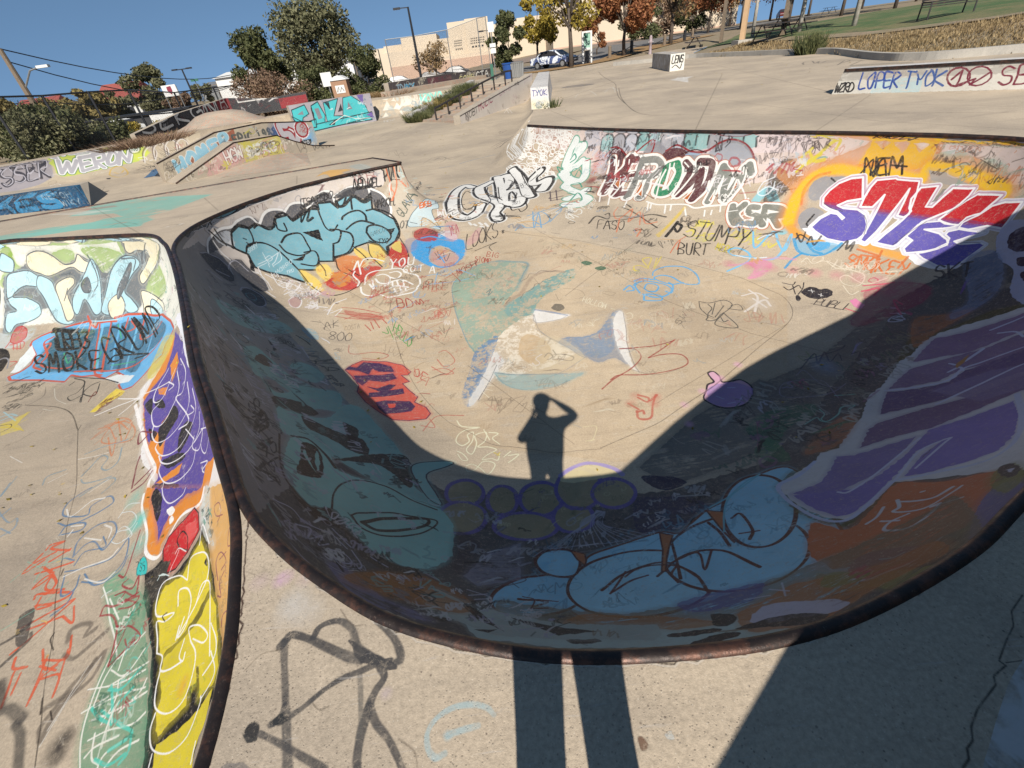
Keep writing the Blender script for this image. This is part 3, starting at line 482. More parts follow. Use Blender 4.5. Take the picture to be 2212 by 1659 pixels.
Z c8d8d0,d4dcd6 60 0.039 0.0130 19 0.798 -0.603 0.85|332,1717 31,-43 -23,-92 -25,-73 -12,-113 -69,-19 8,93 34,169
B 7fc8b0 0.101 0.80|243,1608
P f2efe8 0.95 0.1 0 1|231,1694 -4,17 -11,-10 6,-26
S f2efe8 43 0.9 0.3 0.1 1 0|233,1736 -3,-35|211,1743 -13,-33|189,1748 3,-43
S 4a3a48 29 0.9 0.35 0.3 1 0|190,1491 52,5|193,1451 -2,-12 42,9|189,1422 40,3|201,1502 -10,-81|221,1509 -11,-89
S f0ece4 15 0.9 0.3 0.2 1 0|49,1297 100,35 87,56
S 6aa8d0 26 0.85 0.4 0.4 1 0|108,1336 44,16 17,-55 -29,-27 -17,51 39,38 50,-6 -46,-73|66,1257 19,29 14,-22 40,-3|234,1377 -41,-39|128,1360 -9,-101 24,86 -5,-92
T f0ece0 21 1 0.3 0.25 NR|227,1318 17,4 -10,45 18,4
T f0ece0 26 1 0.3 0.25 MSK|232,1260 58,98 -78,-64 59,105
T f0ece0 15 1 0.3 0.25 SOLO|289,1317 31,61 -36,-40 31,61
T f0ece0 15 1 0.3 0.25 SRO|220,1291 22,73 -29,-62 22,74
S 2e2a28 34 0.9 0.35 0.3 1 0|268,1241 29,36 26,-26 12,33 -13,-5|315,1236 60,0 60,2 35,-28|378,1304 19,-33 36,-102|393,1314 7,-20
T 2e2a28 19 1 0.3 0.15 FASO|281,1208 67,-27 -52,73 69,-29
S e0784a 28 0.75 0.5 0.4 1 0|367,1310 -20,-30 2,-37 52,42 -30,-65 44,43 -20,-67|420,1252 -8,-53 30,-2|353,1242 -26,-67|370,1163 22,10 -21,-33
S e2c24a 54 0.6 0.6 0.5 1 0|525,1222 -49,-39 -53,-57|422,1134 86,73
S 1e1c1c 58 1 0.2 0.1 1 0|490,1177 -50,-56|487,1172 6,-16 -19,-22 0,22
Z e0d060,e8d84a,d0c878 40 0.153 0.0179 31 0.816 -0.578 0.85|500,1186 43,-34 41,-33 39,-32 -19,-46 -66,12 -69,46
T 3a3632 28 1 0.3 0.1 STUMPY|481,1110 119,-84 -77,144 115,-100
T d8c83c 17 1 0.3 0.25 MERT|531,1035 26,-30 -8,55 26,-31
T 2c2826 25 1 0.3 0.1 BURT|439,1035 66,-20 -44,68 68,-21
S d86a40 18 0.9 0.4 0.3 1 0|425,1045 33,43 29,21|467,1093 -21,-37
T 2c2626 22 1 0.3 0.05 LOOKS|-73,1190 89,47 -87,35 93,54
T 2c2626 17 1 0.3 0.25 *|24,1243 12,1 -9,33 12,1
S 2c2626 16 1 0.25 0.25 1 0|-50,1177 60,30 -21,-18 6,-24
P dfa8a8 0.6 0.5 3 1|-68,1236 35,67 -7,-67 -25,-25
T a84438 13 1 0.3 0.25 BIG|-22,1141 29,-15 -23,39 29,-15
T a84438 13 1 0.3 0.25 STOMP|-52,1127 39,-23 -37,47 40,-24
T a04034 15 1 0.3 0.1 MOSEK|-98,1066 59,38 -64,-8 61,39
T 6a6054 10 0.6 0.3 0.25 COBBA|275,1046 49,21 -46,-2 49,21
T 8a8070 8 0.5 0.3 0.25 N|218,1060 8,5 -7,14 8,5
P 8fa898 0.85 0 4 1|4,1112 38,-11 37,-19 -14,-36 -12,-34 -16,-34 -27,-35 -5,-21 28,21 29,21 39,34 38,21 34,14 14,-9 -9,-29 -37,-26 -34,-21 -28,-32 -11,-33 -30,-14 -30,-18 -28,-32 -22,-18 -25,-13 -14,30 -11,49 -9,42 -7,65 -3,58 20,39 41,35
P 9cb09a 0.7 0 4 1|-111,1032 20,39 41,35 54,6 -38,-55 -31,-70 -26,-70 -13,13 -6,50
P 7ba09c 0.8 0 4 1|5,925 43,31 53,42 72,35 14,-9 -46,-55 -41,-25 -25,-32 -9,-24 -46,-10
S 6f9a9c 66 0.5 0.9 0.6 1 0|4,1112 38,-11 37,-19 -24,-64 -15,-38
S 6f93a0 17 0.7 0.5 0.5 1 0|-67,790 -14,32 -11,45 -12,58 -6,55 -1,52 24,44 41,29 52,8 36,-12 37,-19 -16,-41 -15,-39
S 9a8472 63 0.6 0.7 0.6 1 0|7,927 20,23 22,14 17,33 18,26 30,15 28,-4 19,-8
S 5a5450 12 0.7 0.3 0.4 1 0|45,946 11,19 10,4 12,8 8,16 11,0 12,12 14,3|54,1012 15,9 9,16 14,-3 16,11 20,-11 14,3
S 5a6a70 14 0.8 0.25 0.25 1 0|-31,985 11,12 -8,-24 11,14
P e8dcc8 0.95 0 4 1|8,851 44,30 15,-8 -1,-39 19,-32 30,-28 26,-19 -21,-17 -43,-20 -46,-8 -35,-13 -24,5 -3,37 -9,48 24,36
P c9ab82 0.9 0.5 3 1|32,813 27,4 27,-42 -12,-40 -29,-3 -22,30
P 6a8aac 0.9 0 4 1|-67,788 29,30 22,12 -9,-41 -18,-48 -11,-53 -23,-44 -15,8 -3,28 15,52
P e2dfda 0.85 0.6 2 1|-26,780 11,-19 4,-18 -38,-56 -20,-34 -12,-10 -1,16 20,38 16,36
S 6a6a70 12 0.8 0.3 0.3 1 0|-25,742 -17,-41 -23,-45
P ece8e2 0.9 0.5 2 1|72,897 31,-17 36,-12 2,-6 -20,-6 -29,-3 -24,5
S 6a88b0 31 0.7 0.5 0.5 1 0|72,898 31,-14 35,-19
S 7a7a80 11 0.6 0.4 0.5 1 0|138,864 -20,-9 -50,0 0,28 3,-50 19,-32 26,-23
P 7488a0 0.7 0.95 3 1|119,795 41,-4 33,12 36,45 16,9 6,-6 -14,-53 -8,-43 -3,-50 -8,-7 -17,20 -30,-7 -23,22 -24,26 -19,21
P 7e92a8 0.7 0 4 1|119,795 41,-4 33,12 36,45 16,8 -19,-55 -19,-59 -33,-19 -30,19 -24,26
P ebe6de 0.9 0.5 2 1|239,846 11,10 5,-13 -8,-47 -10,-43 -6,-58 5,-22 -13,24 -6,43 3,44 8,40
S 6a6a70 10 0.7 0.4 0.4 1 0|255,847 -8,-51 -10,-43 -3,-58 3,-25
P 8fb0b0 0.8 0.5 3 1|-30,722 33,-11 55,-12 40,-6 41,-4 -31,-15 -34,-9 -43,-1 -31,11 -21,19
S 7a8a94 15 0.8 0.4 0.3 1 0|-30,721 39,-13 49,-8 48,-8
S 7898a0 9 0.8 0.4 0.3 1 0|-29,716 14,-27 20,-17 31,-10 38,1 34,11
S 5a5450 18 0.8 0.4 0.3 1 0|70,746 10,10 7,-10 -6,-7 -6,-1|91,750 19,-4 16,-11 -8,-9 -21,10|90,763 4,-14
S e8e4f0 12 0.7 0.25 0.25 1 0|45,734 5,-9 9,6 -6,14 13,10
S e8e0c8 10 0.8 0.25 0.25 1 0|-51,692 16,-6|-54,682 16,-7|-48,696 8,2|-57,675 12,-18
P d4c4a4 0.5 0.8 3 1|73,805 45,-18 30,-54 -32,-19 -41,-12 -33,6 11,39
S 8a9498 14 0.5 0.6 0.6 1 0|66,834 24,-35 28,-30 20,-30 12,-11|-28,702 34,-14 50,-2 46,15 45,28
S a03a34 19 0.85 0.4 0.4 1 0|219,741 27,-6 7,-22 -13,-18 -21,-16 -32,-17 -27,-21|219,740 67,-4 42,7|265,705 29,4 31,-6 8,-18 -11,-14 -38,-8 -43,0 -42,7 -18,-9|329,745 -30,-20 -34,-20
S 6a5a50 12 0.5 0.5 0.6 1 0|219,742 43,-10 60,10|224,680 42,-22 52,10
S c05a48 29 0.8 0.5 0.3 1 0|205,579 -2,-16 10,-5 12,4 10,25 13,23|218,615 15,-10 -5,-9 -12,13|196,598 13,-16|234,598 16,11|204,576 11,2 0,-7
B c86a58 0.088 0.50|200,597 13,16 34,-7 -8,-16
S ece8c8 15 0.95 0.25 0.15 1 0|-105,610 9,-15 30,-6 -20,-2 -15,-10 -5,-18 10,-11 12,10 -3,15 10,6 -2,-21 -10,-20 9,-11 8,24 -2,20 19,5 -3,-20 -12,-12 16,-2 14,-8 -14,-9 -10,-12 14,2 11,-4 4,16|-103,534 9,-7 7,-14 -9,0 -7,14|-89,499 9,4 13,-10 11,-13 12,22 -18,7 -14,-19 -11,-4 -3,10|-59,583 9,-25|-50,575 15,-5 -10,-9 11,-15|-29,517 12,11|-22,519 17,1 -11,-11 -7,-5
S d8c060 15 1 0.25 0.25 1 0|-44,528 8,-7|-40,521 5,6
S e6d9b0 10 0.8 0.25 0.25 1 0|109,560 21,-3 -10,-24 -6,-5|107,529 14,1
S d8c8b8 8 0.6 0.4 0.5 1 0|212,532 24,-8 11,-22 8,-9|223,527 31,20 15,10
P e8b4cc 0.95 0.15 0 1|355,645 11,2 5,-13 -1,-15 15,-1 18,0 9,-18 -8,-21 -18,-18 -25,-5 -21,6 -13,15 -3,11 11,16 8,13 13,5 -1,11
S 2a242c 23 1 0.2 0.15 1 1|355,645 11,2 5,-13 -1,-15 15,-1 18,0 9,-18 -8,-21 -18,-18 -25,-5 -21,6 -13,15 -3,11 11,16 8,13 13,5 -1,11
P a98cc8 0.7 0.3 0 1|343,610 41,6 27,-20 -10,-20 -26,-16 -30,3 -13,10 -1,14
S d8d4f0 14 0.8 0.25 0.25 1 0|373,604 12,-2|346,588 9,-9|357,567 13,1|387,579 -9,-9
B ecb0cc 0.067 0.90|415,656 -44,-27 -43,-26 -41,-25 -9,-43
P a89a78 0.95 0.35 0 1|-64,438 -6,-18 -13,-12 -16,-3 -14,8 -5,17 4,20 14,13 17,2 14,-10
S 7868a8 44 1 0.2 0.15 1 1|-64,438 -6,-18 -13,-12 -16,-3 -14,8 -5,17 4,20 14,13 17,2 14,-10
P a89a78 0.95 0.35 0 1|-62,385 -7,-20 -16,-14 -20,-5 -16,7 -7,18 6,22 16,18 21,3 18,-10
S 7868a8 40 1 0.2 0.15 1 1|-62,385 -7,-20 -16,-14 -20,-5 -16,7 -7,18 6,22 16,18 21,3 18,-10
P a89a78 0.95 0.35 0 1|-16,423 -5,-17 -12,-11 -13,-1 -10,10 -3,18 5,19 11,12 14,0 11,-12
S 7868a8 43 1 0.2 0.15 1 1|-16,423 -5,-17 -12,-11 -13,-1 -10,10 -3,18 5,19 11,12 14,0 11,-12
P a89a78 0.95 0.35 0 1|50,423 -9,-18 -16,-11 -19,1 -14,11 -4,20 8,21 17,11 20,-2 15,-14
S 7868a8 44 1 0.2 0.15 1 1|50,423 -9,-18 -16,-11 -19,1 -14,11 -4,20 8,21 17,11 20,-2 15,-14
P a89a78 0.95 0.35 0 1|34,369 -11,-15 -22,-8 -26,2 -20,7 -7,14 9,17 22,11 28,0 21,-11
S 7868a8 40 1 0.2 0.15 1 1|34,369 -11,-15 -22,-8 -26,2 -20,7 -7,14 9,17 22,11 28,0 21,-11
P a89a78 0.95 0.35 0 1|84,374 -8,-15 -15,-7 -16,4 -12,14 -3,17 8,17 16,9 17,-8 12,-13
S 7868a8 41 1 0.2 0.15 1 1|84,374 -8,-15 -15,-7 -16,4 -12,14 -3,17 8,17 16,9 17,-8 12,-13
P a89a78 0.95 0.35 0 1|109,429 -12,-23 -19,-11 -19,7 -13,18 -3,23 11,23 19,11 22,-4 14,-18
S 7868a8 45 1 0.2 0.15 1 1|109,429 -12,-23 -19,-11 -19,7 -13,18 -3,23 11,23 19,11 22,-4 14,-18
P a89a78 0.95 0.35 0 1|152,409 -11,-16 -16,-6 -18,4 -12,14 -2,18 10,17 18,7 18,-5 12,-15
S 7868a8 43 1 0.2 0.15 1 1|152,409 -11,-16 -16,-6 -18,4 -12,14 -2,18 10,17 18,7 18,-5 12,-15
P e6d6a8 0.9 0.3 0 1|53,462 13,12 28,7 28,-6 18,-18 -19,-6 -33,0 -28,3
S b0a0d8 47 0.9 0.3 0.2 1 0|54,468 18,11 23,6 22,-6 19,-13 9,-14
Z 8a8262,6a6a50,5a4a8a,d0c8a0 60 0.058 0.0073 23 0.997 0.082 0.85|-106,436 31,6 32,4 33,1 32,0 32,-2 32,-5 31,-5 30,-6 -21,-41 -39,-13 -37,-12 -33,5 -35,1 -34,-3 -33,-5
S b4b4c0 11 0.7 0.4 0.4 1 0|91,388 -12,-19 -29,-17 -29,-17 -27,-22|92,387 -15,-18 -37,-25 -36,-28|93,387 -18,-18 -31,-24 -30,-26|93,387 -20,-18 -25,-25 -24,-23|94,386 -23,-17 -37,-49|95,386 -26,-17 -25,-49|96,385 -29,-17 -13,-48|96,385 -31,-17 -1,-47|97,385 -19,-20 -4,-43|98,384 -18,-20 4,-41|98,384 -16,-21 12,-40|99,383 -14,-21 19,-39|100,383 -13,-22 27,-38|101,383 -12,-23 34,-37|101,382 -9,-23 41,-36|102,382 -8,-24 25,-17 24,-17|10,329 34,-3 36,-3 37,-1 28,7
S b4b4c0 10 0.7 0.25 0.25 1 0|56,331 2,-11|65,330 2,-11|74,329 2,-11|83,327 2,-10|92,326 3,-10|101,324 2,-9|110,322 2,-8|118,320 3,-8|127,318 2,-7
P 2c2648 0.9 0.3 0 1|172,442 1,-17 20,-23 31,7 -7,16 -25,11
P 453c5a 0.8 0.4 3 1|152,396 60,-17 18,-31 -39,-22 -45,0 -13,19
P a4def0 1 0.4 2 1|224,344 25,9 26,17 43,22 38,0 -3,-53 -24,-75 -36,-103 -28,-48 -21,7 -25,3 -29,9 -29,7 -29,12 -33,8 -26,9 -25,9 -26,39 4,34 25,38 18,18 47,11 42,7 18,-10 18,10
S 7c4a3a 22 1 0.2 0.15 1 1|224,344 25,9 26,17 43,22 38,0 -3,-53 -24,-75 -36,-103 -28,-48 -21,7 -25,3 -29,9 -29,7 -29,12 -33,8 -26,9 -25,9 -26,39 4,34 25,38 18,18 47,11 42,7 18,-10 18,10
P 9ad6ea 1 0.45 2 1|47,243 -7,-16 -15,-13 -23,-8 -22,-5 -22,4 -15,7 -5,13 5,18 15,18 22,14 27,3 22,-6 15,-13
S 6a3428 27 1 0.2 0.15 1 1|47,243 -7,-16 -15,-13 -23,-8 -22,-5 -22,4 -15,7 -5,13 5,18 15,18 22,14 27,3 22,-6 15,-13
P b0e6f2 1 0.45 2 1|182,220 -16,-22 -25,-13 -31,-3 -33,4 -27,13 -18,22 -5,26 12,26 27,19 38,8 37,-7 30,-19 14,-26
S 6a3428 27 1 0.2 0.15 1 1|182,220 -16,-22 -25,-13 -31,-3 -33,4 -27,13 -18,22 -5,26 12,26 27,19 38,8 37,-7 30,-19 14,-26
P a4def0 1 0.45 2 1|281,221 -20,-26 -25,-13 -27,1 -29,10 -22,19 -14,27 0,30 17,29 29,19 38,7 35,-10 23,-24 5,-35
S 6a3428 27 1 0.2 0.15 1 1|281,221 -20,-26 -25,-13 -27,1 -29,10 -22,19 -14,27 0,30 17,29 29,19 38,7 35,-10 23,-24 5,-35
P a4def0 1 0.45 2 1|319,315 -18,-33 -21,-25 -20,-12 -16,1 -12,13 -4,23 4,30 13,32 21,28 25,17 23,2 14,-14 1,-28
S 6a3428 31 1 0.2 0.15 1 1|319,315 -18,-33 -21,-25 -20,-12 -16,1 -12,13 -4,23 4,30 13,32 21,28 25,17 23,2 14,-14 1,-28
S 6a3428 25 1 0.2 0.1 1 0|149,276 15,27 -7,-39 -7,-30|216,319 4,-23 -2,-30|129,247 41,26 38,-11 18,-48|64,239 32,24 46,6 24,-32 0,-38|243,316 13,4 -4,-37 -11,-16|-31,235 32,-6 -16,-9
Z 5a98b4,c8ecf4,3a6a80,7ab8d0,2c4a58 140 0.090 0.0104 83 0.996 0.088 0.50|-17,325 28,8 29,5 28,1 29,3 28,2 29,1 27,-1 27,-1 27,-1 26,-2 26,-2 25,-3 25,-3 -23,-48 -22,-44 -19,-42 -21,-2 -21,-2 -20,-2 -24,-5 -22,-5 -22,-7 -20,10 -22,8 -23,5 -22,5 -23,5 -25,4 -24,1 -27,0 13,55
P a4def0 1 0.3 2 1|29,324 14,-6 8,-16 -4,-19 -9,-11 -20,2 -17,13 -5,18 9,14 12,6
S 6a3c34 27 1 0.2 0.15 1 1|29,324 14,-6 8,-16 -4,-19 -9,-11 -20,2 -17,13 -5,18 9,14 12,6
P c97a4c 1 0.2 0 0|43,319 16,-11 -1,-13 -3,-8 -7,13
S 6a3c34 14 1 0.2 0.15 0 1|43,319 16,-11 -1,-13 -3,-8 -7,13
P c07a50 1 0.2 0 0|157,323 13,-10 -18,-31 -12,-30 -4,2 14,37
S 6a3c34 14 1 0.2 0.15 0 1|157,323 13,-10 -18,-31 -12,-30 -4,2 14,37
P c97a4c 1 0.2 0 0|224,344 17,-12 -17,-38
S 6a3c34 15 1 0.2 0.15 0 1|224,344 17,-12 -17,-38
S 703c34 18 1 0.2 0.1 1 0|95,257 15,9 22,1 24,-12 12,-29|151,265 33,6 -5,-32 20,30|155,258 -11,-13 1,-17|237,283 20,-6|224,294 1,-24
S 7ac8d4 17 0.9 0.3 0.2 1 0|318,392 -27,-11 -33,-25 -18,-27 -16,-35|230,348 32,13 56,31
S 8ccfda 152 0.9 0.3 0.3 1 0|692,1037 22,109 -30,4 -18,-17
P 232024 0.85 0.55 3 1|733,1189 39,10 18,-20 -2,-32 -35,-13 -32,-11 -33,5 27,36
Z 1e1c20,2a2428,d8d4dc,3a2a30 80 0.099 0.0124 41 0.758 -0.653 0.85|744,1285 40,-36 40,-35 -42,-79 -54,-27 -59,32 43,79
S e8eef0 20 0.8 0.25 0.25 1 0|738,1176 -27,4 -21,-16 8,-15 22,2 14,15|690,1164 25,0 15,-21
S c8683a 201 1 0.1 0.1 1 0|628,1163 -15,-28 -3,-25|653,1152 -28,-13 0,-37|674,1127 -14,10 -9,-14 13,-19 -14,-16 -14,8|688,1118 -13,-21 -13,-22|689,1120 26,-26 -4,-16 -23,11|691,1087 -1,-33
S f4f0e8 175 1 0.1 0.05 1 0|628,1163 -15,-28 -3,-25|653,1152 -28,-13 0,-37|674,1127 -14,10 -9,-14 13,-19 -14,-16 -14,8|688,1118 -13,-21 -13,-22|689,1120 26,-26 -4,-16 -23,11|691,1087 -1,-33
S 85857b 108 1 0.1 0.2 1 0|628,1163 -15,-28 -3,-25|653,1152 -28,-13 0,-37|674,1127 -14,10 -9,-14 13,-19 -14,-16 -14,8|688,1118 -13,-21 -13,-22|689,1120 26,-26 -4,-16 -23,11|691,1087 -1,-33
S f4f0e8 16 1 0.25 0.25 1 0|613,1152 19,-7|633,1123 12,3|666,1118 -10,1|684,1101 22,-10|672,1090 1,-21
P cf8a4e 0.75 0.6 3 1|743,1185 43,1 40,-19 11,-31 27,-9 42,-17 33,-9 35,-32 7,-42 27,-19 -6,-34 24,-17 15,-44 2,-68 -17,-10 -9,16 -19,62 -22,47 -55,59 -57,60 -51,25 -52,-12 -36,-47 -10,-50 -10,34 18,46 29,41
Z 3a3634,8fb0a0,c87040,a8c0a8,e8c8b8,5a5048,d89060 90 0.118 0.0150 43 0.648 -0.762 0.85|853,1178 39,-36 35,-34 32,-31 31,-31 32,-34 22,-39 22,-40 22,-53 -25,-46 -34,29 -25,62 -23,46 -28,38 -28,34 -30,35 -32,26 -34,27 -35,28
P 9fb8a4 0.7 0.5 3 1|991,1000 34,-26 6,-23 -5,-18 -25,23
P 9fb8a4 0.7 0.5 3 1|1023,929 25,-9 11,-42 -7,-20 -18,33
S e2cf3c 48 0.85 0.4 0.3 1 0|832,1177 -31,-3 5,-18 35,1 29,1 12,-8 -16,-9|781,1156 27,3 31,-5|823,1174 -2,-23 17,-12
P ecb838 0.95 0.35 2 0|882,1083 46,21 5,-28 20,3 0,-34 25,8 -3,-27 29,-1 -4,-20 -27,-16 -28,22 -9,35 -32,16
P e58a40 0.8 0.4 3 0|868,1087 27,-9 39,-26 -23,-9
S e9953c 285 0.7 0.9 0.4 1 0|713,1053 29,35 28,23 39,10 37,-17 37,-46 38,-39 29,-40 25,8 18,-26 20,-43 16,-67 -3,-16
S f2c02c 162 0.95 0.6 0.15 1 0|713,1053 29,35 28,23 39,10 37,-17 37,-46 38,-39 29,-40 25,8 18,-26 20,-43 16,-67 -3,-16
S f0a838 142 0.85 0.8 0.3 1 0|709,1037 9,-35 27,-35|809,916 14,-27 22,-35
S ee6a34 39 0.6 0.8 0.5 1 0|834,1107 -27,11 -32,-11 -20,-28
P a9a39c 0.9 0.3 2 0|972,982 17,-28 11,-45 -8,-5 -27,58
P 9a989a 0.95 0.5 2 1|775,1081 12,24 23,6 22,-14 22,-25 -60,-6
P 9a989a 0.95 0.5 2 1|729,1038 16,21 26,-1 12,-27 -21,-30 -29,6
S 2c2a2c 26 1 0.25 0.25 1 0|830,1094 6,-26|743,1019 0,9 22,12|704,1000 16,6 9,-34
T 2c2620 29 1 0.3 0.05 NEM|880,1057 53,-46 -33,74 52,-47
S 2a2420 25 1 0.25 0.25 1 0|874,1063 35,9 -19,-24 34,13 -13,-33|927,1040 19,-22
P f6f4f6 1 0.05 0 0|748,1013 -19,8 5,-36 19,-33 47,-27 7,6 -28,11 -28,33
P f6f4f6 1 0.05 0 0|853,859 18,-14 2,-59 17,-18 -20,18 -15,31 -2,23
S f6f4f6 100 1 0.08 0.05 0 1|878,1054 -22,-40 -25,14 -19,3 6,-13 20,-20 5,-18 -7,-22 -13,-17 -18,-5 -25,8 -22,25 -10,31 -2,14 25,9 22,0 9,-10 2,-17 5,1 -4,22 -10,17 -5,15 8,14 17,7 22,2 23,-7|894,1031 27,-20 1,-4 27,-31 -14,-17 -32,-30 -10,1 -7,11 28,22 15,13 -44,-21 -45,-23 -28,-11 -5,10 25,19 30,23 28,22 -29,-9 -17,15 15,13 19,12|945,962 22,-20 -15,-8 -21,-12 7,-8 22,5 20,3 23,-28 -14,-5 -30,-2 -25,7 -23,5 -36,-9 -20,-7 -8,0 -20,28 23,7 40,8 19,6 1,8 12,15
S f6f4f6 86 1 0.08 0.05 0 1|1001,877 21,-43 -21,1 -18,0 -18,15 -16,-2 -14,23 -3,14 27,2 23,-3|915,894 18,-14 15,-33 -23,20 -20,16 13,-24 2,-24 -3,-9 -21,6 -41,25 3,11 20,7 -3,15 28,8|1002,831 14,-13 12,-24 -20,-5 -27,-8 -8,25 -21,19 -6,16 10,4 23,-10|931,850 14,-13 6,-14 12,-26 -20,15 -18,9 1,-12 20,-24 1,-10 -30,-1 -24,-3 -18,24 -5,33 -1,17 28,-17 16,-5 11,10 0,15
P 6a60b4 1 0.08 2 0|878,1054 -22,-40 -25,14 -19,3 6,-13 20,-20 5,-18 -7,-22 -13,-17 -18,-5 -25,8 -22,25 -10,31 -2,14 25,9 22,0 9,-10 2,-17 5,1 -4,22 -10,17 -5,15 8,14 17,7 22,2 23,-7
P 6a60b4 1 0.08 2 0|894,1031 27,-20 1,-4 27,-31 -14,-17 -32,-30 -10,1 -7,11 28,22 15,13 -44,-21 -45,-23 -28,-11 -5,10 25,19 30,23 28,22 -29,-9 -17,15 15,13 19,12
P 6a60b4 1 0.08 2 0|945,962 22,-20 -15,-8 -21,-12 7,-8 22,5 20,3 23,-28 -14,-5 -30,-2 -25,7 -23,5 -36,-9 -20,-7 -8,0 -20,28 23,7 40,8 19,6 1,8 12,15
P 6a60b4 1 0.08 2 0|1001,877 21,-43 -21,1 -18,0 -18,15 -16,-2 -14,23 -3,14 27,2 23,-3
P 6a60b4 1 0.08 2 0|915,894 18,-14 15,-33 -23,20 -20,16 13,-24 2,-24 -3,-9 -21,6 -41,25 3,11 20,7 -3,15 28,8
P 6a60b4 1 0.08 2 0|1002,831 14,-13 12,-24 -20,-5 -27,-8 -8,25 -21,19 -6,16 10,4 23,-10
P 6a60b4 1 0.08 2 0|931,850 14,-13 6,-14 12,-26 -20,15 -18,9 1,-12 20,-24 1,-10 -30,-1 -24,-3 -18,24 -5,33 -1,17 28,-17 16,-5 11,10 0,15
P 7c4c8e 1 0.08 2 0|878,1054 -22,-40 -25,14 -19,3 6,-13 20,-20 1,-5 -46,49 -3,9 8,14 17,7 22,2 23,-7
P a03a60 1 0.08 2 0|878,1054 -22,-40 -25,14 -19,3 0,-1 -21,23 7,12 17,7 22,2 23,-7
P c8262e 1 0.08 2 0|878,1054 -22,-40 -25,14 -11,2 -26,28 4,7 17,7 22,2 23,-7
P 7c4c8e 1 0.08 2 0|894,1031 27,-20 1,-4 27,-31 -14,-17 -32,-30 -8,1 -9,11 28,22 15,13 -44,-21 -7,-4 -19,20 3,2 28,22 -29,-9 -17,15 15,13 19,12
P a03a60 1 0.08 2 0|894,1031 27,-20 1,-4 27,-31 -14,-17 -32,-30 -1,0 -12,15 24,19 15,13 -44,-21 -3,-2 -18,21 26,21 -29,-9 -17,15 15,13 19,12
P c8262e 1 0.08 2 0|894,1031 27,-20 1,-4 27,-31 -14,-17 -29,-27 -12,15 20,16 15,13 -42,-20 -19,21 22,18 -29,-9 -6,6 -10,10 14,12 19,12
P 7c4c8e 1 0.08 2 0|945,962 22,-20 -15,-8 -21,-12 7,-8 22,5 20,3 23,-28 -14,-5 -30,-2 -25,7 -14,3 -24,32 13,3 1,8 12,15
P a03a60 1 0.08 2 0|945,962 22,-20 -15,-8 -21,-12 7,-8 22,5 20,3 23,-28 -14,-5 -30,-2 -25,7 -7,1 -25,35 7,2 1,8 12,15
P c8262e 1 0.08 2 0|945,962 22,-20 -15,-8 -21,-12 7,-8 22,5 20,3 23,-28 -14,-5 -30,-2 -25,7 -27,38 2,0 1,8 12,15
P 7c4c8e 1 0.08 2 0|1001,877 21,-43 -21,1 -18,0 -18,15 -13,-2 -19,32 -1,5 27,2 23,-3
P a03a60 1 0.08 2 0|1001,877 21,-43 -21,1 -18,0 -18,15 -8,-1 -22,36 24,2 23,-3
P c8262e 1 0.08 2 0|1001,877 21,-43 -21,1 -18,0 -18,15 -3,-1 -21,36 18,2 23,-3
P 7c4c8e 1 0.08 2 0|933,880 0,0 0,-1
P 7c4c8e 1 0.08 2 0|1002,831 14,-13 12,-24 -20,-5 -27,-8 -8,25 -4,3 -15,35 2,1 23,-10
P a03a60 1 0.08 2 0|1002,831 14,-13 12,-24 -20,-5 -24,-7 -25,62 20,-9
P c8262e 1 0.08 2 0|1002,831 14,-13 12,-24 -20,-5 -19,-4 -23,55 13,-5
S f6f4f6 27 1 0.15 0.05 0 1|878,1054 -22,-40 -25,14 -19,3 6,-13 20,-20 5,-18 -7,-22 -13,-17 -18,-5 -25,8 -22,25 -10,31 -2,14 25,9 22,0 9,-10 2,-17 5,1 -4,22 -10,17 -5,15 8,14 17,7 22,2 23,-7|894,1031 27,-20 1,-4 27,-31 -14,-17 -32,-30 -10,1 -7,11 28,22 15,13 -44,-21 -45,-23 -28,-11 -5,10 25,19 30,23 28,22 -29,-9 -17,15 15,13 19,12|945,962 22,-20 -15,-8 -21,-12 7,-8 22,5 20,3 23,-28 -14,-5 -30,-2 -25,7 -23,5 -36,-9 -20,-7 -8,0 -20,28 23,7 40,8 19,6 1,8 12,15
S f6f4f6 23 1 0.15 0.05 0 1|1001,877 21,-43 -21,1 -18,0 -18,15 -16,-2 -14,23 -3,14 27,2 23,-3|915,894 18,-14 15,-33 -23,20 -20,16 13,-24 2,-24 -3,-9 -21,6 -41,25 3,11 20,7 -3,15 28,8|1002,831 14,-13 12,-24 -20,-5 -27,-8 -8,25 -21,19 -6,16 10,4 23,-10|931,850 14,-13 6,-14 12,-26 -20,15 -18,9 1,-12 20,-24 1,-10 -30,-1 -24,-3 -18,24 -5,33 -1,17 28,-17 16,-5 11,10 0,15
S 4a4458 13 0.7 0.4 0.3 1 0|793,1054 6,-20 14,-21|841,979 -5,-20 -16,-19|849,887 36,7 31,1
S 4a4458 11 0.7 0.4 0.3 1 0|920,816 16,-14 10,-17|986,885 -38,1
P 8a8480 0.9 0.3 0 0|942,924 26,7 5,-3 -24,-8
P 7ab8d8 0.85 0.4 3 1|700,998 37,-17 30,-33 5,-12 -25,-3 -32,11 -17,16
S 3f9ed0 41 0.95 0.3 0.2 1 0|702,1002 -8,-36 15,-22 25,-11 27,5 15,5|696,956 -24,-9 -28,-22|721,981 -1,-28 10,-15
P 4fa8dc 0.9 0.3 0 1|724,975 30,-14 0,-14 -25,1
S 2c2c30 28 0.9 0.25 0.25 1 0|714,1014 -3,-27 20,21|719,977 16,14 -6,-24 23,14|760,930 28,13 -12,-18 21,8 -17,-16
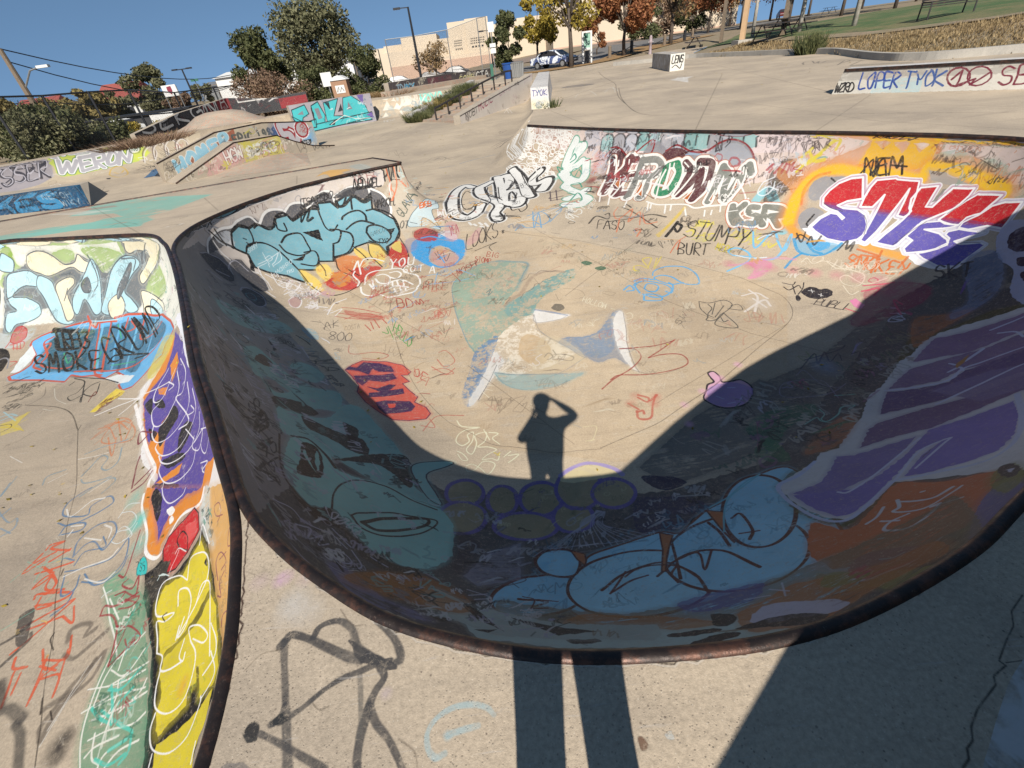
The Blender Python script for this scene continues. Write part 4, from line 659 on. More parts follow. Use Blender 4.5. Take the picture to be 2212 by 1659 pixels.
S 7cc8ee 36 0.95 0.3 0.15 1 0|636,1064 -19,-51 41,24 19,4 -7,-31 -2,-31 22,20 12,17 -53,-49 -33,0 -25,20 -31,14 -2,20 21,6 17,-23 -7,-29 -31,-17 -37,-15
S e8f2f8 20 1 0.25 0.25 1 0|635,1038 25,3 9,-10|566,1000 23,-19 37,-8
T d8743a 26 1 0.3 0.1 SMOKEY|753,888 73,-80 -48,104 72,-82
S d8743a 31 0.9 0.25 0.25 1 0|793,914 16,-24 7,-14 -23,20|827,886 -44,-39|854,847 -27,-14|766,890 21,6
Z e8dcc8,d8c8b0,c85868 30 0.122 0.0133 51 0.757 -0.654 0.85|681,953 48,-24 44,-25 24,-37 20,-37 -36,-14 -23,33 -27,31 -33,25 -35,24
S e8dcc4 17 0.85 0.3 0.3 1 0|683,931 17,8 2,-21 24,-2 9,-28 21,-16 14,-26 -24,-21 -20,14 1,19 17,2 14,-36 40,-4|721,836 -2,-29 18,3|791,842 38,-19
P e28ab0 0.8 0.5 3 1|575,966 41,1 8,-25 -39,-31 -31,-4 29,33
S e59ab8 51 0.6 0.8 0.5 1 0|534,964 33,-2 49,5 31,-5 30,-18|554,907 42,19
B d86a8a 0.132 0.50|536,970 41,-20 40,-19 39,-20 35,-21 34,-22 31,-23 29,-23 25,-27 -27,-11
P a8365a 0.6 0.5 3 1|747,806 55,-2 36,-43 -27,-31 -63,-8 -73,-10 -3,21 52,37
S d8486a 25 0.8 0.25 0.25 1 0|753,821 49,-17|742,808 31,-5 -19,-14|757,717 16,43 4,-18|685,768 15,-18
P e58ab4 0.95 0.2 0 1|721,787 3,-17 -17,-8 -1,25 13,6
P 2c2a30 1 0.1 0 1|613,824 10,5 -2,-12 -10,-8
P 2c2a30 1 0.1 0 1|633,837 18,12 16,-1 6,-10 15,-1 4,-14 -13,-12 -20,-3 -16,4 -9,12
S 2c2a30 18 1 0.25 0.25 1 0|613,876 16,-11 11,8|608,861 6,-12 25,11 0,-11|655,867 -13,-19 -19,-17|628,862 -10,-29
S e8e4e0 11 1 0.25 0.25 1 0|649,839 10,-5|657,842 -4,-12|661,823 6,-7|668,824 -6,-9
T 2c2a30 14 1 0.3 0.05 PUBLI|633,794 47,-30 -26,47 48,-31
S 2c2a30 10 1 0.25 0.25 1 0|631,797 28,-19 24,-15
S e4dcd4 30 0.85 0.5 0.4 1 0|512,851 33,3 13,-23|535,867 6,-27 -27,-44|495,800 53,28 4,-21|530,837 12,-33
B cfc6bc 0.232 0.50|536,816
S 7a7068 14 0.5 0.25 0.25 1 0|497,926 20,1|459,822 5,25
P 5e5a2c 0.9 0.4 3 0|669,602 44,39 51,-5 42,0 38,-5 20,-16 18,-18 16,-19 11,-24 9,-23 5,-28 1,-29 0,-29 -58,-59 -76,-69 -90,-84 -133,-131 -23,-21 -20,-19 -26,-12 -24,-11 -22,-11 -21,-9 -20,-10 -13,2 -13,1 -14,1 23,60 34,70 19,48 15,45 -14,17 -17,14 -19,11 -33,-23 -29,-21 -30,-8 -8,27 -6,37 13,65 34,25 35,-2 27,28 30,3 70,61 34,36 47,21
P e0dcd8 1 0.12 0 0|322,358 33,15 35,15 18,17 25,0 49,43 28,19 48,52 34,17 52,40 14,12 32,12 36,24 36,9 39,-7 33,-13 24,-11 19,-15 16,-18 14,-19 11,-21 7,-25 6,-25 -1,-29 -54,-56 -76,-69 -93,-86 -139,-136 -23,-22 -21,-19 -26,-12 -24,-11 -22,-11 -21,-9 -20,-10 -11,3 -12,3 -11,3 47,95 16,48 5,35 -3,22 -6,19 -9,17 -11,15 -5,11 -48,-32 -32,-11 -10,24 -5,42 3,37
P 96789a 1 0.15 2 0|744,622 49,-18 33,-10 28,-13 18,-19 13,-23 11,-23 5,-28 4,-28 -2,-32 -72,-74 -97,-92 23,44 16,38 8,33 4,30 -2,26 20,55 12,51 -21,6 -53,5 -33,17 -36,10 36,24
P 8f7596 1 0.15 2 0|656,560 44,-2 30,-6 26,-9 45,-7 23,-22 17,-26 -2,-37 -8,-41 -19,-46 -31,-54 -69,-57 27,47 16,40 10,35 4,31 -1,28 -7,25 -17,21 -21,17 -27,14 -43,-9 -42,12 -19,8 31,20
P 6a5684 1 0.15 2 0|584,515 33,-14 38,-12 38,15 39,-6 33,-10 12,-19 8,-22 5,-24 0,-27 -19,-42 -24,-47 -35,-54 -57,-49 43,63 19,43 11,37 5,33 0,29 -21,18 -28,14 -24,4 -26,2 -27,0 -35,9 -38,6 22,25
P 78608a 1 0.15 2 0|515,441 32,0 30,-1 29,-7 27,-9 32,-2 29,-6 15,-17 8,-22 5,-24 0,-28 -7,-33 -166,-194 93,123 25,50 10,36 2,30 -11,23 -17,18 -28,3 -31,0 -27,0 -29,-2 -22,7 -23,5 -40,-2 42,41
P 8a7ab0 1 0.15 2 0|417,385 18,-9 42,-2 33,-3 -30,-21 -58,-35 -30,-6 -29,-6 -27,14 -10,13 39,7 29,24
P 8878bc 1 0.15 2 0|531,376 25,-4 23,-6 23,-3 20,-5 -40,-47 -54,-51 -34,-19 -21,7 -14,11 -16,8 -19,15 49,35 45,19 -40,-4 -47,-33 -58,-37 -32,-15 -11,8 -6,30 0,42 22,-10 20,-10 13,-10 41,13 46,23
P 8878a0 0.9 0.3 2 0|624,482 42,-1 38,-6 17,-20 12,-24 10,-20 6,-23 2,-25 -102,-90 12,33 3,28 1,26 -5,22 -18,10 -21,8 6,43
S d4d6ea 21 1 0.15 0.1 1 0|363,303 7,-8 38,15 55,29 45,24|411,280 68,49 40,3 -18,-10 -57,-31
S d4d6ea 27 1 0.15 0.1 1 0|585,520 34,-14 40,-12 37,17 28,-3 27,-4 22,-8|597,441 58,7 38,3 35,-1 13,-19 9,-21 2,-26|700,539 7,-11 49,15|679,517 19,2 -6,-13|803,583 43,-11|799,565 10,-18 -10,-24
S ccd2ea 35 1 0.15 0.15 1 0|390,388 -34,-21 -32,-10 -9,-24 -2,-34 3,-39 13,-21 29,11 52,31
S d0d4e8 42 1 0.15 0.1 1 0|642,373 -61,-67 -63,-60 -36,-18 -20,8 -10,15 -13,12 -24,18
P c08a50 1 0.2 0 0|704,532 33,13 -23,-17 -22,-10
P 6a6648 1 0.2 0 0|462,308 42,23 -29,-17
P d8784a 1 0.3 2 1|308,258 12,-38 39,21 50,32 16,-38 20,-39 -13,-23 -46,-42 -34,-33 -18,16 -14,1 -32,-4 -14,40 -6,16 2,32 15,32
P c27a52 0.85 0.3 3 1|396,419 68,52 44,10 -17,-27 -52,-41 -36,-4
P 3c7a58 0.7 0.4 3 1|358,505 53,29 64,-3 -11,-27 -53,-18 -48,-49 -7,42
P 3a7a52 0.7 0.4 3 1|340,448 37,23 -5,-60 -26,4
S 8ac8b4 15 0.9 0.25 0.25 1 0|478,514 -2,-15 -12,-11 5,-8 23,11 15,15 19,-2 -15,-7|437,485 24,10 0,-11 9,-10|519,540 27,-8
P c84a68 1 0.2 0 1|270,141 14,16 17,3 15,-19 8,-28 -6,-14 -16,0 -19,15 -12,5
S d8dae8 20 0.95 0.4 0.15 1 0|334,112 -12,-4 -20,-9 -18,10 -13,8 -4,19 7,15 -10,10 -5,18|262,185 7,-5 -2,-17 1,-12 9,0
B d8d8e4 0.074 0.80|267,178 1,-27 -8,26
S d8dae8 15 1 0.25 0.25 1 0|297,138 5,-9 9,-3
S e4e0e2 23 0.95 0.3 0.15 1 0|335,215 14,5 17,14|382,236 -10,-16 -9,-5 13,-22 32,3 11,3|380,231 14,-25 23,2|398,172 -18,16 6,-4 -37,-16 -15,18 13,12 18,-1|345,208 7,-15|403,231 2,-1|321,176 2,-2
P 9a9450 0.85 0.4 3 1|258,166 8,-45 19,-16 23,-31 45,30 -9,-29 -31,-55 -70,-55 26,112 -9,33 -14,28
P 5c4c48 0.9 0.3 0 1|295,99 22,-5 25,-7 -11,-19 -25,-8 -12,19
P 7a74a4 0.9 0.4 2 1|392,140 25,4 -19,-45 -79,-105 -6,42 29,51
P 8a8c4c 0.9 0.4 3 1|447,191 8,-14 -36,-51 -24,-10 22,46
P 4c4444 1 0.2 0 1|450,193 8,-5 -17,-32 -16,-11 9,25
P c8c8d8 1 0.2 0 0|444,178 1,-10 -9,-8
S 3a3c4c 17 0.8 0.25 0.25 1 0|513,624 44,33 -10,-27 29,27 -8,-28 26,18 -6,-20|531,644 69,12 19,10|614,640 15,0 -18,-21 25,1 -26,-12 -15,-6
S a49ab8 10 0.6 0.4 0.4 1 0|496,609 20,9 4,-41 17,-18 15,5 -39,-16 -60,11 -3,19 24,18 52,-11 -6,-52
B 8aa0b8 0.188 0.50|552,628 2,-16
S 2c2c2e 8 0.8 0.2 0.2 1 0|403,577 45,-27 43,-20 36,-7 33,-9
Z 7a8a5a,4a6a4a,a85a4a,8a8a6a,b0b8a0,3c3c40 50 0.126 0.0168 61 0.983 0.183 0.70|830,647 -34,3 -37,-2 -40,-4 -42,-8 -21,-47 -51,-37 -48,-36 -47,-36 -46,24 50,49 52,50 53,36 55,36 46,0 42,-5 36,-9
P c07848 0.8 0.5 3 1|763,692 40,-16 33,-20 -69,-16 -61,-23
P c4c4dc 0.95 0.2 0 1|953,757 19,20 22,5 14,-17 39,-51 -46,-64 -53,-68 -72,-2 3,41 16,32 33,32 7,24 3,17
P 4a3444 1 0.2 0 1|975,757 18,0 16,-27 -19,-51 -22,19 -9,32
P 4a3444 1 0.2 0 1|950,705 7,-13 -14,-12 -4,9
P 4a3444 1 0.2 0 1|929,672 8,-11 -18,-18 -1,12
P 8494b4 0.7 0.5 3 1|912,772 35,-22 -20,-45 -48,-42 -75,-8 12,20 35,8
T 4c4444 27 1 0.3 0.2 SKT|855,771 39,-39 -20,65 40,-38
P 86785f 0.9 0.4 3 1|-55,227 36,-3 33,-8 32,-11 29,-12 29,0 28,-3 26,-5 30,3 29,0 26,-2 29,-1 29,-2 26,0 25,0 24,-2 23,-3 -81,-142 -3,44 -14,24 -19,16 -26,-5 -33,-9 -31,-14 -18,10 -21,8 -22,6 -28,7 -27,3 -27,1 -25,7 -27,5 -26,1 -27,-3
P c0d0c4 1 0.25 2 1|-99,214 36,-4 38,-12 34,-16 31,-9 27,-10 33,0 32,-5 22,-11 20,-12 17,-14 16,-17 -18,-19 -20,12 -24,8 -21,11 -23,8 -24,5 -23,5 -24,5 -27,4 -26,6 -26,4 -30,1
P b9773e 0.85 0.4 3 1|34,201 27,-7 26,-7 27,-9 25,-18 21,-19 -43,11 -48,19 -28,8 -31,7
P c07a44 0.9 0.4 3 1|173,149 30,10 30,7 20,-9 19,-12 16,-14 22,-9 19,-12 -16,-39 -22,14 -24,8 -31,-4 -33,-9 -16,20 -19,15
P d4d4e4 0.9 0.4 3 1|176,133 27,16 35,-27 8,-28 -19,-3 -19,15 -21,12
P 3c3634 0.95 0.3 0 1|154,162 16,-11 -6,-14 -15,3
P 453e3c 1 0.2 0 1|160,127 43,-6 21,-29 -16,-4 -25,22
P 453e3c 1 0.2 0 1|105,147 36,-7 8,-9 -37,7
P 453e3c 1 0.2 0 1|13,166 21,-7 10,-10 -27,1
P 453e3c 1 0.2 0 1|117,122 30,5 15,-12 -21,-2
P 5f5c9c 0.8 0.4 3 1|133,194 43,2 40,-8 -17,-21 -32,0 -25,6
P 8c8c50 0.8 0.4 3 1|249,146 17,10 14,-32 -12,-2 -15,11
S d0d0dc 13 0.7 0.25 0.25 1 0|216,173 11,-15|229,175 -8,-22|189,170 22,-7
S e08a34 28 1 0.3 0.15 1 0|2,135 25,-5 21,-7 21,-5 20,-7
P b0703c 0.9 0.4 3 1|-217,169 28,58 37,23 33,-3 36,-27 -33,-24 -40,-9 -27,-12
P 8a84a8 0.8 0.4 3 1|-235,190 23,14 37,-26 26,-3 27,-9 -11,-8 -29,-3 -29,-10
P b4bcb0 1 0.25 2 1|-132,220 14,11 27,-14 36,-7 33,-9 30,-12 33,-7 30,-8 30,-9 -8,-24 -29,7 -28,7 -32,4 -29,4 -30,1 -41,13 -27,6
P 46403c 1 0.2 0 0|-91,217 16,-13 27,-32 -16,10 -16,10
P 46403c 1 0.2 0 0|-131,174 32,5 -12,-10
P 46403c 1 0.2 0 0|-81,169 25,7 -11,-10
P 46403c 1 0.2 0 0|-42,200 41,-14 24,-9 21,-9 -39,-1 -22,17
S cfcbd8 12 0.7 0.25 0.25 1 0|-141,199 11,19 6,-18 -12,-11 -5,10|-87,242 26,-9 -18,-8|-85,231 20,8
S 4a3434 11 0.8 0.25 0.25 1 0|-36,284 17,-13 -23,-13 -23,-11 37,27|-79,260 29,15 21,-19
S 6c3830 13 1 0.25 0.25 1 0|-26,240 14,-7 -6,-18|-8,233 21,-5|-20,217 21,0
S 703830 19 1 0.25 0.25 1 0|71,231 27,35|73,233 25,15 22,4
P 5e5e62 0.95 0.5 2 1|-686,1024 -16,35 8,61 21,38 5,26 21,38 25,1 -37,-90
S f2efea 38 1 0.2 0.1 1 0|-686,1024 -16,35 8,61 21,38 5,26 21,38 25,1
P 5e5e62 0.95 0.5 2 1|-619,1216 5,50 24,28 26,7 -6,-37
S f2efea 42 1 0.2 0.1 1 0|-619,1216 5,50 24,28 26,7 -6,-37
P 5e5e62 0.95 0.5 2 1|-574,1280 12,49 31,24 17,-12 -17,-42
S f2efea 44 1 0.2 0.1 1 0|-574,1280 12,49 31,24 17,-12 -17,-42
P 5e5e62 0.95 0.5 2 1|-515,1348 29,53 27,14 14,-22
S f2efea 45 1 0.2 0.1 1 0|-515,1348 29,53 27,14 14,-22
P 5e5e62 0.95 0.5 2 1|-446,1408 40,37 46,18 14,-29
S f2efea 46 1 0.2 0.1 1 0|-446,1408 40,37 46,18 14,-29
P 5e5e62 0.95 0.5 2 1|-346,1459 34,-9 24,-35 -7,-35 -33,14
S f2efea 47 1 0.2 0.1 1 0|-346,1459 34,-9 24,-35 -7,-35 -33,14
S 26262a 73 0.95 0.3 0.3 1 0|-531,1339 49,60 17,3|-574,1280 17,-7 17,30 19,38
P 7fb2be 1 0.12 0 0|-695,1085 35,21 10,1 -18,37 6,29 25,20 10,25 28,10 15,16 -3,26 24,27 17,-7 19,30 19,28 23,10 -6,14 35,17 21,-10 -6,15 22,23 23,11 30,-8 19,26 6,-45 25,-4 37,-19 17,-44 -10,-46 -22,-26 9,-48 -29,56 -32,12 -30,-19 -13,-25 -37,-30 5,-11 -41,-11 2,-33 -40,-13 26,-43 -49,9 -38,-10 -32,-4 -25,27 -42,-13
S 1a1c1e 41 1 0.2 0.15 0 1|-695,1085 35,21 10,1 -18,37 6,29 25,20 10,25 28,10 15,16 -3,26 24,27 17,-7 19,30 19,28 23,10 -6,14 35,17 21,-10 -6,15 22,23 23,11 30,-8 19,26 6,-45 25,-4 37,-19 17,-44 -10,-46 -22,-26 9,-48 -29,56 -32,12 -30,-19 -13,-25 -37,-30 5,-11 -41,-11 2,-33 -40,-13 26,-43 -49,9 -38,-10 -32,-4 -25,27 -42,-13
P d8dce0 0.8 0.6 3 1|-696,1094 22,47 25,-22 -10,-17 -22,-14
S 18191b 32 1 0.15 0.05 1 0|-651,1111 -17,33 5,31 23,15 23,-23 -7,-27|-627,1203 7,16 22,5 12,14 -2,35 18,24 24,-7 16,29 6,-20 10,42 21,22 15,-24 18,-29 19,-4 10,22|-558,1209 8,30 29,23 22,-25 11,-22 -21,-25 -30,-5 -21,13|-501,1205 23,15 14,-23 -2,-29 -34,-6|-519,1169 16,8 4,18|-624,1140 17,31 26,12 29,-6 33,-24 25,-23|-622,1121 -3,23 15,25|-564,1269 11,-17 -20,-9 -11,16|-436,1263 13,13 1,36 -27,-3
S 18191b 38 1 0.15 0.05 1 0|-421,1349 3,10 18,18 23,10 17,-9 5,-18|-407,1320 17,23 23,14 32,-3|-353,1320 3,21 23,9 29,-12 13,-29 -14,-26 -32,6 -22,31|-403,1422 7,-35|-357,1392 28,11 42,-11 21,-40 2,-50 -26,-41|-341,1405 -6,41|-290,1261 9,-48 -33,57 -29,18|-422,1312 27,-4 10,-30 -11,-40 -31,-24|-436,1263 8,-62
P 1a1b1d 1 0.1 0 0|-516,1270 24,18 14,11 11,-26 4,-9 -30,3
P 1a1b1d 1 0.1 0 0|-298,1338 24,8 -11,-31
P 1a1b1d 1 0.1 0 0|-519,1169 20,26 0,-19
P 1a1b1d 1 0.1 0 0|-615,1122 16,-46 9,2 -8,21
S 1a1b1d 39 1 0.25 0.25 1 0|-508,1348 -2,-37 13,16|-448,1388 24,-1 9,27
S 1a1b1d 33 1 0.25 0.25 1 0|-704,1093 26,5 18,8 12,7|-711,1089 25,9|-702,1110 37,-10
S 1a1b1d 64 1 0.2 0.1 1 0|-441,1394 9,-10 15,9 22,31 29,-8 20,18|-396,1444 49,22
P 3c3c40 0.9 0.4 2 1|-450,1403 30,34 31,13 -7,-22 -30,-17
S 18191b 22 1 0.25 0.25 1 0|-640,1154 7,3|-630,1149 7,2
T 1a1c1e 17 1 0.3 0.25 TYO|-319,1277 28,2 -28,19 28,4
T 4a6a72 9 1 0.3 0.25 GARCIA|-340,1305 42,27 -45,-12 42,27
T cfe0e4 10 1 0.3 0.25 SORRY|-616,1126 12,32 -18,-25 12,33
S d8e6ea 13 0.9 0.25 0.25 1 0|-590,1106 16,30 16,37|-591,1149 14,-16 9,-9|-558,1173 0,-32 -4,-14|-581,1135 7,16 8,-5 -4,-13 -11,2|-588,1097 14,27|-556,1180 9,-26 -11,-29|-570,1122 5,-8|-562,1127 5,-7
T cfe0e4 10 1 0.3 0.25 MORRO|-545,1100 25,58 -31,-49 25,59
T cfe0e4 10 1 0.3 0.25 TRD|-524,1111 13,18 -17,-8 13,18
T 222224 19 1 0.3 0.02 ITSATSDO|-535,1341 85,62 -89,-43 85,60
T 1e1e20 26 1 0.3 0.05 NRIVAEL.|-396,1444 83,30 -85,-6 86,31
S 1e1e20 20 1 0.25 0.25 1 1|-378,1479 4,-4 4,6 -7,1
T 1c1c1e 33 1 0.3 0.15 PITO|-307,1487 48,23 -53,5 47,23
S 1c1c1e 15 1 0.25 0.25 1 0|-293,1494 28,7 4,10
T 2a2624 20 1 0.3 0.15 AL_VEROGA!!!|-292,1460 55,370 -56,-355 46,455
T 222224 21 1 0.3 0.1 WARIOH.|-335,1406 60,20 -61,3 61,20
S e0713c 27 0.75 0.5 0.4 1 0|-302,1515 14,-36 -4,-25|-282,1527 10,-41 -11,-48|-266,1518 10,-25|-266,1499 21,-14|-296,1477 17,-17 -8,-23
Z 6a8a78,e8e4dc,b8c4b8,4a4a4a,c8d8d0,8a6a5a 80 0.107 0.0149 71 0.165 0.986 0.85|-347,1470 5,754 147,-464 64,-258 -90,-125 -41,-14 -25,66
T 5c665c 21 1 0.3 0.1 GLAVA|-254,1385 34,75 -55,-60 39,73
T 4a4a48 21 1 0.3 0.25 OT|-262,1346 24,1 -22,27 25,2
P efcf6a 0.95 0.35 2 1|-499,1134 13,5 36,-25 20,-38 17,-17 -37,15 -24,23
P f0d070 0.95 0.35 2 1|-464,1152 21,28 22,-32 19,-29 -18,-19
P d98a52 0.95 0.35 2 1|-421,1197 23,28 39,-10 26,-61 -35,-19 -32,21
P f0d070 0.95 0.35 2 1|-382,1251 22,7 26,-33 -25,-10
P f0d070 0.95 0.35 2 1|-342,1270 28,-6 21,-48 -7,-42 -27,29
P c83a30 0.95 0.35 2 1|-283,1229 15,59 28,-39 13,-72 -14,-32 -24,20
P c84438 0.95 0.35 2 1|-375,1162 25,10 51,-12 -15,-37 -26,-26 -26,25
P c8443c 0.95 0.35 2 1|-430,1100 25,37 36,-21 20,-36 -39,-5
P d88a44 0.95 0.35 2 1|-427,1142 28,8 30,-34 -28,-28
P e8d070 0.95 0.35 2 1|-281,1260 22,26 9,-66
S 2a2220 23 0.95 0.25 0.25 1 0|-499,1134 41,-50 45,-28 35,6 26,19|-461,1181 18,-24 7,-23|-383,1262 25,-28 19,-29|-421,1197 13,-35 37,-26|-346,1276 12,-51 39,-66|-260,1301 25,-69 8,-62 -13,-32|-396,1175 44,-43|-349,1080 11,29
Z efc060,c83a34,8a9a9a,d87a40,e8d8a0,b03030 80 0.104 0.0130 73 0.786 0.619 0.85|-482,1135 51,36 66,56 59,0 60,-8 13,-76 -54,-27 -52,-26 -55,-20 -58,15
P 4aa6e0 1 0.15 2 1|-224,1245 6,31 32,25 41,-3 33,-35 32,-25 3,-63 -12,-33 -7,24 -31,53 -32,8 -14,-56 16,-46 -31,28 -29,44
P b83a3a 0.9 0.3 2 1|-220,1326 32,19 35,-35 -7,-50 -50,22
P ece4e4 0.9 0.3 0 1|-149,1309 37,-2 17,-49 -17,-3
S 4aa6e0 42 1 0.25 0.25 1 0|-198,1287 29,1 41,-37 40,-58 8,45|-165,1140 23,-19 30,-1 19,23 4,35|-220,1244 23,-53 32,-51|-168,1262 41,-43
P c99a9a 0.8 0.5 3 1|-166,1198 31,7 39,-39 -8,-34 -30,-9 -23,22
S 4a3a48 14 0.8 0.25 0.25 1 0|-158,1196 16,-40 -9,46|-135,1190 8,-45 11,40|-131,1212 27,-30|-171,1231 -3,-38
S 4aa6e0 21 1 0.25 0.25 1 0|-150,1158 23,15|-147,1186 16,-47
P cfe4e8 0.85 0.4 0 1|-238,1353 8,45 23,38 12,31 28,37 15,-55 -20,-25 18,-61 9,-37 -43,26
S 5a6a70 12 1 0.2 0.15 1 1|-238,1353 8,45 23,38 12,31 28,37 15,-55 -20,-25 18,-61 9,-37 -43,26
T e0743a 24 1 0.3 0 BRB|-206,1424 32,20 -34,-4 32,33
S 4a4a50 15 1 0.25 0.25 1 0|-200,1353 3,37 26,-18 26,-37|-234,1371 21,-6|-190,1430 33,47
T f0ece6 25 1 0.3 0.05 WUN|-155,1394 52,18 -53,23 52,40
S f0ece6 18 1 0.25 0.25 1 0|-163,1372 69,27|-151,1432 22,-54
P d8a0a4 0.6 0.5 3 1|-129,1359 26,2 12,-69 -13,-48 -24,24
T b85868 17 1 0.3 0.05 YEA|-116,1281 25,11 -29,45 25,11
P 9a90b0 0.5 0.5 3 1|-243,1283 24,10 11,-53 -22,-25
T f2efe8 29 1 0.3 0.35 YOU|-275,1150 65,-2 -68,43 66,-3
T f2efe8 23 1 0.3 0.45 GOT|-239,1118 53,-6 -53,37 53,-7
T f2efe8 23 1 0.3 0.25 A|-169,1101 13,-3 -12,33 14,-3
S f2efe8 30 1 0.2 0.1 1 0|-371,1162 5,40 8,-28 7,33 23,3 34,-23|-367,1155 -1,-20 19,-30 -1,-19|-332,1088 -1,39 17,16 30,0 38,-3 21,-25 27,-19 9,-34 -7,-17|-341,1078 7,-26 20,-16 25,0 22,-16 35,3 28,6 9,21|-306,1121 18,2 17,-17 -1,-25 -23,5 -13,22|-273,1126 19,2 12,-16 -10,-17 -19,11|-279,1070 17,15 26,0 27,-25|-270,1056 21,7 29,-13|-262,1085 2,-19|-251,1085 6,-23|-236,1085 5,-26|-255,1052 4,-13|-241,1055 4,-16|-227,1052 1,-12|-358,1174 9,-36|-320,1086 13,-22 -8,39
S ece8e4 21 0.95 0.25 0.15 1 0|-693,1074 27,-8 30,-2 37,-12 34,-20 37,-19|-635,1023 -7,25 7,25 18,-16 34,21 28,-19|-586,1065 23,0 22,-27|-588,1097 42,-63|-568,1085 37,-5 26,1 22,-9|-553,1090 19,-24 19,-1 1,29|-518,1081 5,-21 19,2 4,30 -24,2|-514,1035 15,19 24,-22|-500,1016 8,23 19,-13 0,-31 -16,0 -11,21|-469,1034 13,39 23,-14|-456,1037 27,33|-457,1012 47,-7|-404,975 5,42 12,11 16,9|-399,981 24,16 -11,-29
Z e8e4e0,a8a4a8,5a5458,c8a0a0,e8e0e0 60 0.110 0.0147 75 0.943 -0.332 0.85|-566,1091 48,7 51,-5 56,-46 -1,-66 -75,21 -56,47
P b88a90 0.7 0.4 3 1|-500,1016 12,18 16,-14 -4,-26 -13,1
P 4c4c52 0.95 0.25 2 1|-698,992 12,32 25,16 36,-17 7,-30 -31,-11 -30,4
P 4c4c52 0.95 0.25 2 1|-643,1062 17,28 27,-14 33,-13 17,-31 -18,-16 -37,16 -28,19
P 4c4c52 0.95 0.25 2 1|-593,983 12,24 26,-1 18,-29 -10,-30 -25,11
S b8b6c0 20 0.8 0.4 0.3 1 0|-698,992 9,27 24,21 30,-2|-625,1023 -17,25 9,28 30,-9|-595,980 -1,15 13,10 30,-6 16,-30 -10,-22 -25,11|-655,990 26,16|-664,964 30,5
P 98ccc0 0.7 0.5 3 1|-597,825 4,34 34,27 38,14 34,9 32,-29 -15,-33 -34,-40 -36,-37 -26,7
P 98c8bc 0.85 0.4 2 1|-488,657 7,53 28,-11 29,-21 25,-13 32,-5 22,-32 -23,-29 -35,3 -22,6 -16,-34 -26,41
P 94c4b8 0.85 0.4 2 1|-416,711 13,33 28,-5 21,-25 -8,-34 -30,-4
P 6c4a38 0.9 0.3 0 1|-462,643 -3,49 24,-9 3,-29
P 7cb8cc 0.7 0.5 3 1|-444,904 31,-3 15,-37 -18,0
Z 2e2e34,9a98a6,42424a,70a0aa,5a5a62,b4b2c0,262628 260 0.150 0.0159 77 0.592 -0.806 0.75|-682,972 35,46 40,24 48,-19 49,-33 73,-114 49,-82 44,-74 39,-68 -32,-24 -29,-35 -24,-48 -19,-63 -12,-78 4,-111 -35,68 -32,63 -34,74 -50,144 -68,208
Z e8e4e0,3a3a3c,9ac0cc,5a5450,2e2e30 60 0.086 0.0108 79 0.552 -0.834 0.85|-478,965 41,-14 44,-58 48,-88 40,-69 -20,-7 -49,104 -49,86
T a8433a 19 1 0.3 0.25 BD|-239,974 38,-8 -45,43 39,-9
S a8433a 14 1 0.25 0.25 1 0|-202,988 7,-13 -4,18 11,-19 -1,22 11,-19
S bb5548 19 0.85 0.4 0.4 1 0|-376,1003 43,-14 55,-28|-361,955 45,14 43,-25|-386,968 59,-18 50,0|-379,980 92,-30|-311,926 16,-23|-299,934 10,-27|-293,943 17,-34|-273,939 12,-18
P bb5a4c 0.7 0.5 3 1|-367,990 47,-20 43,-17 4,-14 -26,0 -50,26
T 4a9a4a 15 1 0.3 0.05 HELLO|-245,893 42,-65 -38,96 43,-68
S 4a9a4a 13 1 0.25 0.25 1 0|-268,893 14,-8 -6,21|-257,910 17,-47
T 5a544e 13 1 0.3 0 800|-382,869 52,0 -55,34 53,-4
T 5a544e 11 1 0.3 0.25 AK|-397,911 28,15 -35,14 30,13
S 6a6058 9 0.7 0.25 0.25 1 0|-417,948 33,-41 -17,10 29,27|-256,1011 -2,-54 24,-41 9,13|-142,886 13,-27 -4,30|-126,859 9,22 -12,-36
T b0503c 15 0.8 0.3 0 PHASE|-183,1030 56,-13 -54,49 58,-14
T 6a6058 9 0.6 0.3 0.25 COSTA|-353,908 31,9 -34,9 31,8
S bc5a4c 15 0.75 0.5 0.4 1 0|-334,853 9,-33 46,6 32,-13 -17,-12 -35,5|-141,802 15,2 18,-34 -21,-13 -15,24|-190,765 7,-27 11,11|-155,762 29,-26 18,13|-182,721 22,13 -5,-23
S 7ab4dc 20 0.75 0.4 0.5 1 0|-178,1090 29,0 22,-12 30,19 42,-36|-170,1051 65,-3 35,4|-149,1096 -6,-49
S b0483c 18 0.8 0.25 0.25 1 0|-149,1109 22,8 37,5|-112,1087 21,-42
P 4aa6e0 1 0.3 0 0|-216,1251 8,-11
P d8584a 0.92 0.22 2 0|-315,779 17,18 48,-4 35,-15 19,-23 -6,-9 -13,1 18,-21 -13,-5 15,-21 17,-20 -5,-15 22,-15 9,-18 -7,-14 -28,-6 -29,-2 -25,18 -28,26 -20,30 -1,25 -17,27 -17,21
S 6a2c50 13 1 0.2 0.15 0 1|-315,779 17,18 48,-4 35,-15 19,-23 -6,-9 -13,1 18,-21 -13,-5 15,-21 17,-20 -5,-15 22,-15 9,-18 -7,-14 -28,-6 -29,-2 -25,18 -28,26 -20,30 -1,25 -17,27 -17,21
P 3c3058 0.95 0.25 2 0|-294,791 31,-3 25,-12 8,-17 -30,1 -14,11 -4,-21 -21,10 -25,0 4,11 16,0
S 6a2c50 9 1 0.2 0.15 0 1|-294,791 31,-3 25,-12 8,-17 -30,1 -14,11 -4,-21 -21,10 -25,0 4,11 16,0
